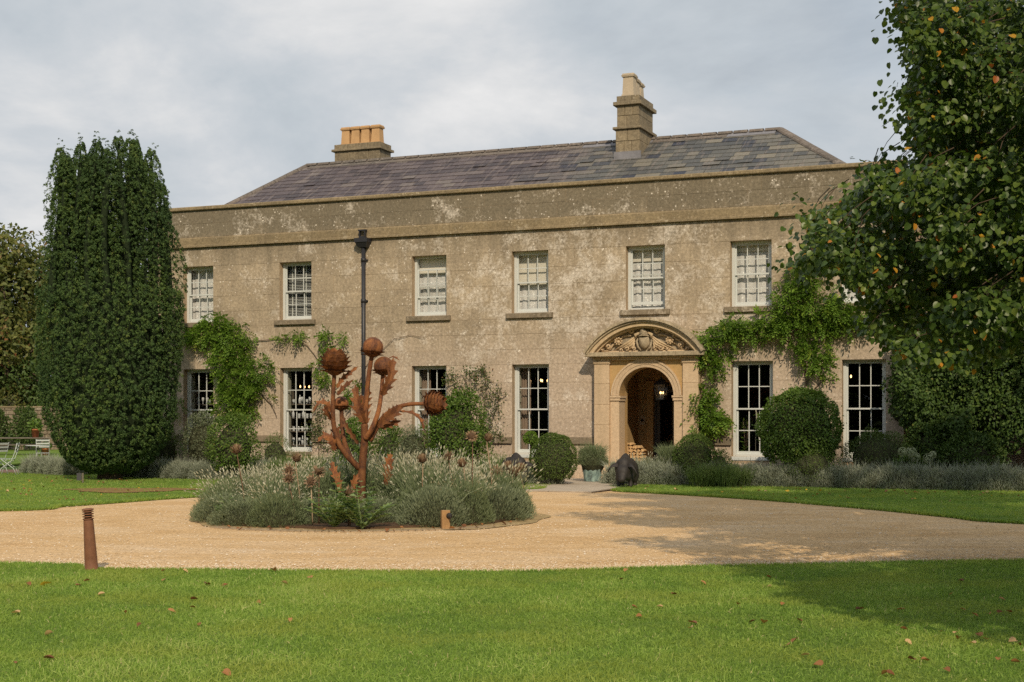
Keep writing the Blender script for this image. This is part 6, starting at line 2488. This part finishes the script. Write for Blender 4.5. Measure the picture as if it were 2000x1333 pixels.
def inpoly(x, y, poly):
    n = len(poly)
    ins = np.zeros(len(x), bool)
    j = n - 1
    for i in range(n):
        xi, yi = poly[i]; xj, yj = poly[j]
        c = ((yi > y) != (yj > y)) & (x < (xj - xi) * (y - yi) / (yj - yi + 1e-9) + xi)
        ins ^= c
        j = i
    return ins


lime = empty("lime_tree", tuple(LT), 0, "large lime tree with yellowing leaves overhanging from the right edge", "tree")
q = MB()
q.tube([(0, 0, -.1), (.05, 0, 1.5), (-.1, .1, 4), (0, 0, 8), (.2, 0, 12), (.1, .1, 15)], [.42, .34, .28, .21, .12, .03], 14)
q.build("trunk", M_BARK, lime)
sprays = []          # (centre, radius, leaves)
# drooping sprays in view
rq = random.Random(31)
while len(sprays) < 290:
    x, y = rq.uniform(1540, 2060), rq.uniform(-40, 730)
    if not inpoly(np.array([x]), np.array([y]), VISPOLY)[0]: continue
    z = rq.uniform(14.2, 17.5) if x < 1760 else rq.uniform(13.8, 18.0)
    sprays.append((at(x, y, z), rq.uniform(.18, .40), 118))
for k in range(150):
    x, y = rq.uniform(1800, 2080), rq.uniform(-40, 690)
    sprays.append((at(x, y, rq.uniform(15.0, 18.4)), rq.uniform(.25, .45), 118))
# hand-placed tips along the visible edge
for x, y in ((1760, 20), (1752, 12), (1800, 60), (1790, 100), (1765, 180), (1775, 190), (1800, 215), (1772, 262), (1800, 285), (1705, 330), (1730, 345), (1700, 352), (1660, 385), (1690, 400), (1580, 425), (1600, 440), (1615, 465), (1640, 440), (1575, 490),
             (1560, 510), (1600, 510), (1640, 500), (1680, 470), (1700, 530), (1740, 560), (1700, 575), (1720, 630), (1695, 640), (1760, 660), (1800, 690), (1840, 680), (1900, 680), (1940, 670), (1750, 600), (1790, 630), (1660, 520), (1720, 440), (1750, 380)):
    sprays.append((at(x, y, rq.uniform(14.6, 16.4)), .26, 46))
vis_n = len(sprays)
shade = []
SHP = [(1235, 985), (1330, 974), (1700, 985), (2100, 1010), (2100, 1225), (1980, 1238), (1850, 1222), (1700, 1196), (1560, 1165), (1470, 1120), (1300, 1085), (1290, 1055), (1400, 1040), (1260, 1020)]
while len(shade) < 190:
    x, y = rq.uniform(1230, 2100), rq.uniform(970, 1240)
    if not inpoly(np.array([x]), np.array([y]), SHP)[0]: continue
    g = ground(x, y)
    hh_ = rq.uniform(3.2, 11)
    p = Vector((g.x + .15 * hh_, g.y - 1.42 * hh_, hh_))
    if p.y < 3.2 or (p - LT - Vector((0, 0, hh_))).length > 9.2: continue
    shade.append((p, rq.uniform(.35, .6), 70))
# the rest of the crown, above and right of the picture
for k in range(300):
    an = rq.uniform(0, 6.283)
    t = rq.uniform(.18, 1.0)
    hgt = 2.6 + 13.6 * t
    rad = 6.9 * math.sin(math.pi * min(.97, .28 + t * .70)) ** .7 * math.sqrt(rq.uniform(.12, 1))
    c = LT + Vector((rad * math.cos(an), rad * .95 * math.sin(an), hgt))
    sprays.append((c, rq.uniform(.55, .9), 120))
sprays += shade
P_, A_, N_, S_, fr_ = [], [], [], [], []
limbs = MB()
def blocks_view(c):
    """does this clump stand between the sun and the sprays in view?"""
    G = Vector((c.x - .15 * c.z, c.y + 1.42 * c.z, 0))
    for hv in np.arange(2.0, c.z - .4, .5):
        p = Vector((G.x + .15 * hv, G.y - 1.42 * hv, hv))
        if 13.4 < p.y < 17.6:
            x, y = project(np.array([p]))
            if inpoly(x, y, VISPOLY)[0]: return True
    return False


flt = []
for i, sp_ in enumerate(sprays):
    c = sp_[0]
    G = Vector((c.x - .15 * c.z, c.y + 1.42 * c.z, 0))
    if i >= vis_n:
        if blocks_view(c) and rq.random() < .96: continue
        if G.y > 30.5 and G.x < 9.5 and rq.random() < .85: continue
    flt.append(sp_)
sprays = flt
for i, (c, r_, n) in enumerate(sprays):
    if i >= vis_n: n = int(n * 2.0)
    hub = Vector((LT.x, LT.y, max(2.2, min(13.5, c.z * .9 + .6))))
    mid = hub.lerp(c, .55) + Vector((0, 0, .35))
    cl_ = [hub, mid, c, hub.lerp(mid, .5), mid.lerp(c, .5)]
    pj = project(np.array(cl_))
    bad = any(p.y > 1 and -80 < x < 2080 and y > -80 for p, x, y in zip(cl_, *pj))
    if i % 2 == 0 and i >= vis_n and not bad:
        limbs.tube([hub - LT, mid - LT, c - LT], [.075, .04, .012], 5, a=.5)
    elif i < vis_n:
        st = c.lerp(mid, .28)
        st = c + Vector((rq.uniform(.15, .5), rq.uniform(-.2, .3), rq.uniform(.1, .45)))
        limbs.tube([st - LT, c.lerp(st, .5) + Vector((0, 0, .05)) - LT, c - LT], [.007, .005, .003], 4, a=.5)
    D = rand_dirs(n)
    pp_ = np.array(c) + D * (r_ * rs.uniform(0, 1, n) ** .45)[:, None] * np.array([1.1, 1.0, .8])
    P_.append(pp_)
    A_.append(nrm(D * .45 + rand_dirs(n) * .6 + np.array([-.15, -.1, -.75])))
    N_.append(nrm(rand_dirs(n) * .55 + np.array([0, -.45, .8])))
    S_.append(rs.uniform(.046, .080, n) if i < vis_n else rs.uniform(.10, .16, n))
    fr_.append(np.full(n, i < vis_n))
P_ = np.concatenate(P_); A_ = np.concatenate(A_); N_ = np.concatenate(N_); S_ = np.concatenate(S_); fr_ = np.concatenate(fr_)
ok = P_[:, 1] > 3
P_, A_, N_, S_, fr_ = P_[ok], A_[ok], N_[ok], S_[ok], fr_[ok]
X_, Y_ = project(P_)
infr = (X_ > -40) & (X_ < 2040) & (Y_ > -40) & (Y_ < 1400)
loose = fr_ & (rs.uniform(0, 1, len(P_)) < .22)
keep = (~infr) | ((inpoly(X_, Y_, VISPOLY) | loose) & (P_[:, 1] > 13.2))
keep &= P_[:, 2] > 1.9
P_, A_, N_, S_, fr_, X_, Y_, infr = [v[keep] for v in (P_, A_, N_, S_, fr_, X_, Y_, infr)]
drop_ = infr & ~fr_ & (X_ < 1930)
P_, A_, N_, S_, fr_, X_, Y_, infr = [v[~drop_] for v in (P_, A_, N_, S_, fr_, X_, Y_, infr)]
big = infr & (S_ > .09)
S_[big] *= .5
cov = rs.uniform(0, 1, len(P_))
a_ = np.where(cov < .984, rs.beta(2, 2.2, len(P_)) * .94, rs.uniform(.955, 1, len(P_)))
edge_warm = (infr & (rs.uniform(0, 1, len(P_)) < .006))
a_[edge_warm] = rs.uniform(.955, 1, edge_warm.sum())
# the 300 leaves that show largest are leaves of their own
vis_i = np.where(infr & (X_ < 2000) & (Y_ > 0))[0]
score = S_[vis_i] / P_[vis_i, 1]
own = vis_i[np.argsort(-score)[:300]]
mask = np.ones(len(P_), bool); mask[own] = False
b = Bag()
near = mask & fr_
b.add(*heart_arrays(P_[near] - np.array(LT), A_[near], N_[near], S_[near], a_[near]))
far = mask & ~fr_
b.add(*oval_arrays(P_[far] - np.array(LT), A_[far], N_[far], S_[far], np.minimum(a_[far], .95)))
tag(link("foliage", b.mesh("foliage", M_LIME), lime), kind='stuff')
limbs.build("branches", M_BARK, lime)
LEAFV = []
for k in range(10):
    av = [.1, .25, .4, .5, .6, .7, .8, .9, .965, .99][k]
    V, F_, at_ = heart_arrays(np.zeros((1, 3)), np.array([[1., 0, 0]]), np.array([[0, 0, 1.]]), 1.0, np.array([av]), rs.uniform(.08, .3))
    LEAFV.append(mesh_np("leaf", V, F_, M_LIME, at_))
for i in own:
    A = Vector(A_[i]).normalized()
    B = A.cross(Vector(N_[i])).normalized()
    N = B.cross(A)
    k = int(np.argmin(np.abs(np.array([.1, .25, .4, .5, .6, .7, .8, .9, .965, .99]) - a_[i])))
    o = link("leaf", LEAFV[k], lime)
    s = float(S_[i])
    o.matrix_local = Matrix.Translation(Vector(P_[i]) - LT) @ Matrix((A, -B, N)).transposed().to_4x4() @ Matrix.Scale(s, 4)

# ------------------------------------------------------------------ grass
def poly_points(n, poly, zr, xr=None):
    """random ground points inside a polygon and in view, spread evenly over the picture's depth"""
    out = []
    got = 0
    poly = [(p[0], p[1]) for p in poly]
    while got < n:
        m_ = n
        z = rs.uniform(zr[0], zr[1], m_)
        x = rs.uniform(-.46, .46, m_) * z
        ar = rs.uniform(0, 1, m_) < (z / zr[1])          # even over the ground
        ok = inpoly(x, z, poly) & ar
        out.append(np.stack([x[ok], z[ok]], 1)); got += ok.sum()
    return np.concatenate(out)[:n]


def grass(name, poly, n, zr, hgt, wid, label_kind='stuff'):
    Q = poly_points(n, poly, zr)
    lf = Lump(1.3)
    P0 = np.concatenate([Q, np.full((n, 1), .015)], 1)
    cl = lf(P0) + .7 * Lump(4.5)(P0) + .5 * Lump(11)(P0)
    h = hgt * rs.uniform(.5, 1.25, n) * (1 + .35 * cl)
    D = rand_dirs(n); D[:, 2] = 0
    lean = rs.uniform(.2, 1.5, n)
    P2 = P0 + D * (h * lean)[:, None]; P2[:, 2] += h * np.maximum(.25, 1.05 - .5 * lean)
    P1 = P0 * .55 + P2 * .45; P1[:, 2] += h * .12
    a = np.clip(rs.beta(2, 2.3, n) * .85 + cl * .30 + .06, 0, .95)
    dry = rs.uniform(0, 1, n) < .015
    a[dry] = rs.uniform(.97, 1, dry.sum())
    bag = Bag().add(*strip_arrays(P0, P1, P2, wid * rs.uniform(.7, 1.3, n), a))
    o = link(name, bag.mesh(name, M_GRASS))
    return tag(o, kind='stuff')


grass("lawn_grass", LAWN_FG, 250000, (7.8, 17.8), .045, .0065)
grass("lawn_grass", LAWN_L, 70000, (22, 44), .045, .014)
grass("lawn_grass", LAWN_R, 45000, (17, 34), .045, .013)
# ragged grass tufts leaning over the gravel along the lawn edges
bag = Bag()
for edge, n, w_, zmax in ((fg_edge, 9000, .008, 18), (lf_edge, 7000, .012, 34), (rt_edge, 6000, .012, 34)):
    E = np.array(edge)
    seg = rs.randint(0, len(E) - 1, n); t = rs.uniform(0, 1, n)[:, None]
    Q = E[seg] * (1 - t) + E[seg + 1] * t + rs.normal(0, .022, (n, 2))
    ok = np.abs(Q[:, 0]) < .40 * Q[:, 1]
    Q = Q[ok]; n = len(Q)
    P0 = np.concatenate([Q, np.zeros((n, 1))], 1)
    P2 = P0 + np.stack([rs.normal(0, .025, n), rs.normal(0, .025, n), rs.uniform(.02, .06, n)], 1)
    bag.add(*strip_arrays(P0, (P0 + P2) / 2 + np.array([0, 0, .01]), P2, w_, np.clip(rs.beta(2, 2.5, n), 0, .95)))
tag(link("lawn_edge_grass", bag.mesh("lawn_edge_grass", M_GRASS)), kind='stuff')

# bare reddish patch and leaf litter by the yew
g = ground(255, 960)
pts = []
for t in np.linspace(0, 6.283, 40, endpoint=False):
    k = 1 + .18 * math.sin(3 * t) + .1 * math.sin(7 * t)
    pts.append((g.x + 1.35 * k * math.cos(t), g.y + .95 * k * math.sin(t)))
sheet("bare_earth", pts, .034, plain("dry_needle_litter", (0.24, 0.145, 0.065), .95, .1, .4, 3))

# ------------------------------------------------------------------ loose gravel stones along the near edge
n = 34000
E = np.array(fg_edge)
seg = rs.randint(0, len(E) - 1, n); t = rs.uniform(0, 1, n)[:, None]
Q = E[seg] * (1 - t) + E[seg + 1] * t
Q[:, 1] += np.abs(rs.normal(0, .42, n)) + .0
m2 = 9000
z = rs.uniform(15, 27, m2); x = rs.uniform(-.4, .4, m2) * z
Q = np.concatenate([Q, np.stack([x, z], 1)])
ok = (np.abs(Q[:, 0]) < .40 * Q[:, 1]) & ~inpoly(Q[:, 0], Q[:, 1], LAWN_R) & ~inpoly(Q[:, 0], Q[:, 1], LAWN_L) & ~inpoly(Q[:, 0], Q[:, 1], LAWN_FG)
Q = Q[ok]; n = len(Q)
oct_v = np.array([(1, 0, 0), (0, 1, 0), (-1, 0, 0), (0, -1, 0), (0, 0, .7), (0, 0, -.6)], float)
V = oct_v[None] * (rs.uniform(.006, .017, n)[:, None, None]) * rs.uniform(.7, 1.3, (n, 6, 1))
an = rs.uniform(0, 6.283, n); c_, s_ = np.cos(an)[:, None], np.sin(an)[:, None]
V = np.stack([V[:, :, 0] * c_ - V[:, :, 1] * s_, V[:, :, 0] * s_ + V[:, :, 1] * c_, V[:, :, 2]], 2)
V += np.concatenate([Q, np.full((n, 1), -.006)], 1)[:, None, :]
tri = np.array([(0, 1, 4), (1, 2, 4), (2, 3, 4), (3, 0, 4)])
F_ = (np.arange(n)[:, None, None] * 6 + tri[None]).reshape(-1, 3)
m, nt, out = new_mat("loose_gravel_stone")
principled(nt, out, nt.ramp(att(nt), [(0, (.42, .27, .13)), (.4, (.60, .43, .25)), (.8, (.72, .58, .42)), (1, (.80, .72, .60))]), .9, .15)
tag(link("loose_gravel", mesh_np("loose_gravel", V.reshape(-1, 3), F_, m, np.repeat(rs.beta(2, 2, n), 6))), kind='stuff')

# ------------------------------------------------------------------ fallen leaves
def leaf_variant(a, mat, curl):
    V, F_, at_ = heart_arrays(np.zeros((1, 3)), np.array([[1., 0, 0]]), np.array([[0, 0, 1.]]), 1.0, np.array([a]), curl)
    V[:, 0] -= .5
    return mesh_np("fallen_leaf", V, F_, mat, at_)


BR_ = [leaf_variant(a, M_DRYL, c) for a, c in ((.1, .5), (.35, .4), (.6, .6), (.8, .3), (1.0, .5))]
YL_ = [leaf_variant(a, M_YELL, c) for a, c in ((.2, .3), (.8, .5))]


def drop(x, y, me, size, label, group, h=.045):
    o = link("fallen_leaf", me)
    o.location = (x, y, h)
    o.rotation_euler = (rnd.uniform(-.5, .5), rnd.uniform(-.5, .5), rnd.uniform(0, 6.28))
    o.scale = (size, size * rnd.uniform(.7, 1), size)
    tag(o, label, "leaf", group)


FGL = [(90, 1150), (153, 1152), (170, 1143), (155, 1150), (198, 1170), (22, 1153), (57, 1150), (319, 1123), (320, 1141), (362, 1124), (405, 1150), (440, 1152), (535, 1122), (605, 1136), (556, 1148), (380, 1180), (376, 1196),
       (244, 1207), (336, 1204), (30, 1207), (272, 1232), (390, 1230), (505, 1187), (567, 1222), (95, 1250), (96, 1298), (28, 1307), (443, 1330)]
for k, (px, py) in enumerate(FGL):
    g = ground(px, py)
    if k == 0:
        drop(g.x, g.y, YL_[1], .10, "bright yellow fallen leaf on the front lawn left of the bollard", None)
    else:
        drop(g.x, g.y, BR_[k % 5], rnd.uniform(.04, .075), "brown fallen leaf on the sunny left half of the front lawn", "fallen leaves on the left half of the front lawn")
SHL = [(1214, 1140), (1222, 1122), (1240, 1196), (1288, 1195), (1248, 1215), (1317, 1170), (1374, 1147), (1354, 1227), (1350, 1237), (1442, 1190), (1468, 1225), (1492, 1225), (1502, 1136), (1502, 1155), (1530, 1190), (1561, 1222), (1537, 1272), (1553, 1262), (1572, 1292), (1597, 1312),
       (1678, 1200), (1760, 1200), (1766, 1240), (1774, 1267), (1806, 1302), (1740, 1330), (1728, 1328), (1850, 1322), (1867, 1247), (1872, 1258), (1876, 1143), (1857, 1170), (1912, 1251), (1930, 1260), (1932, 1210), (1953, 1206), (1958, 1180), (1970, 1205), (1978, 1264), (1984, 1306), (1990, 1271), (1880, 1200), (1905, 1212), (1900, 1268), (1950, 1300), (1780, 1300), (1836, 1245)]
for k, (px, py) in enumerate(SHL):
    g = ground(px, py)
    drop(g.x, g.y, BR_[(k * 3) % 5], rnd.uniform(.04, .075), "brown fallen leaf on the right half of the front lawn", "fallen leaves on the right half of the front lawn")
for k in range(70):
    px, py = rnd.uniform(2, 330), rnd.uniform(936, 985)
    g = ground(px, py)
    if not inpoly(np.array([g.x]), np.array([g.y]), LAWN_L)[0]: continue
    drop(g.x, g.y, (BR_ + YL_[:1])[k % 6], rnd.uniform(.045, .085), "small fallen leaf on the lawn in front of the columnar yew", "fallen leaves on the left lawn", .055)
for k in range(60):
    px = rnd.uniform(1250, 1990)
    lo = 950 + (px - 1250) * .018
    py = lo + abs(rnd.gauss(0, 9)) + 4
    g = ground(px, py)
    if not inpoly(np.array([g.x]), np.array([g.y]), LAWN_R)[0]: continue
    drop(g.x, g.y, (BR_ + YL_[:1])[(k * 5) % 6], rnd.uniform(.045, .08), "small fallen leaf on the lawn along the right lavender hedge", "fallen leaves on the right lawn", .055)
for k in range(26):
    an = rnd.uniform(-2.6, -.2)
    rr = BR + rnd.uniform(-.05, .5)
    drop(BC.x + rr * math.cos(an), BC.y + rr * math.sin(an), BR_[k % 3], rnd.uniform(.05, .09), "dark fallen leaf at the foot of the round lavender bed", "fallen leaves round the bed", .02)

# ------------------------------------------------------------------ woodland behind the viewer (seen only in the window glass)
b = Bag()
for k in range(60):
    an = R(192 + k * 1.15)
    rd = 84 + rs.uniform(-6, 6)
    x, y = rd * math.cos(an), 38 + rd * math.sin(an)
    hgt = rs.uniform(17, 23)
    n = 200
    D = rand_dirs(n)
    P = np.array([x, y, hgt * .52]) + D * np.array([4.2, 3.5, hgt * .5]) * rs.uniform(.6, 1, (n, 1))
    b.add(*leaf_arrays(P, rand_dirs(n), nrm(D + rand_dirs(n) * .5), 2.2, 1.8, rs.beta(2, 2, n)))
tag(link("far_wood", b.mesh("far_wood", M_DKGREEN)), kind='stuff')
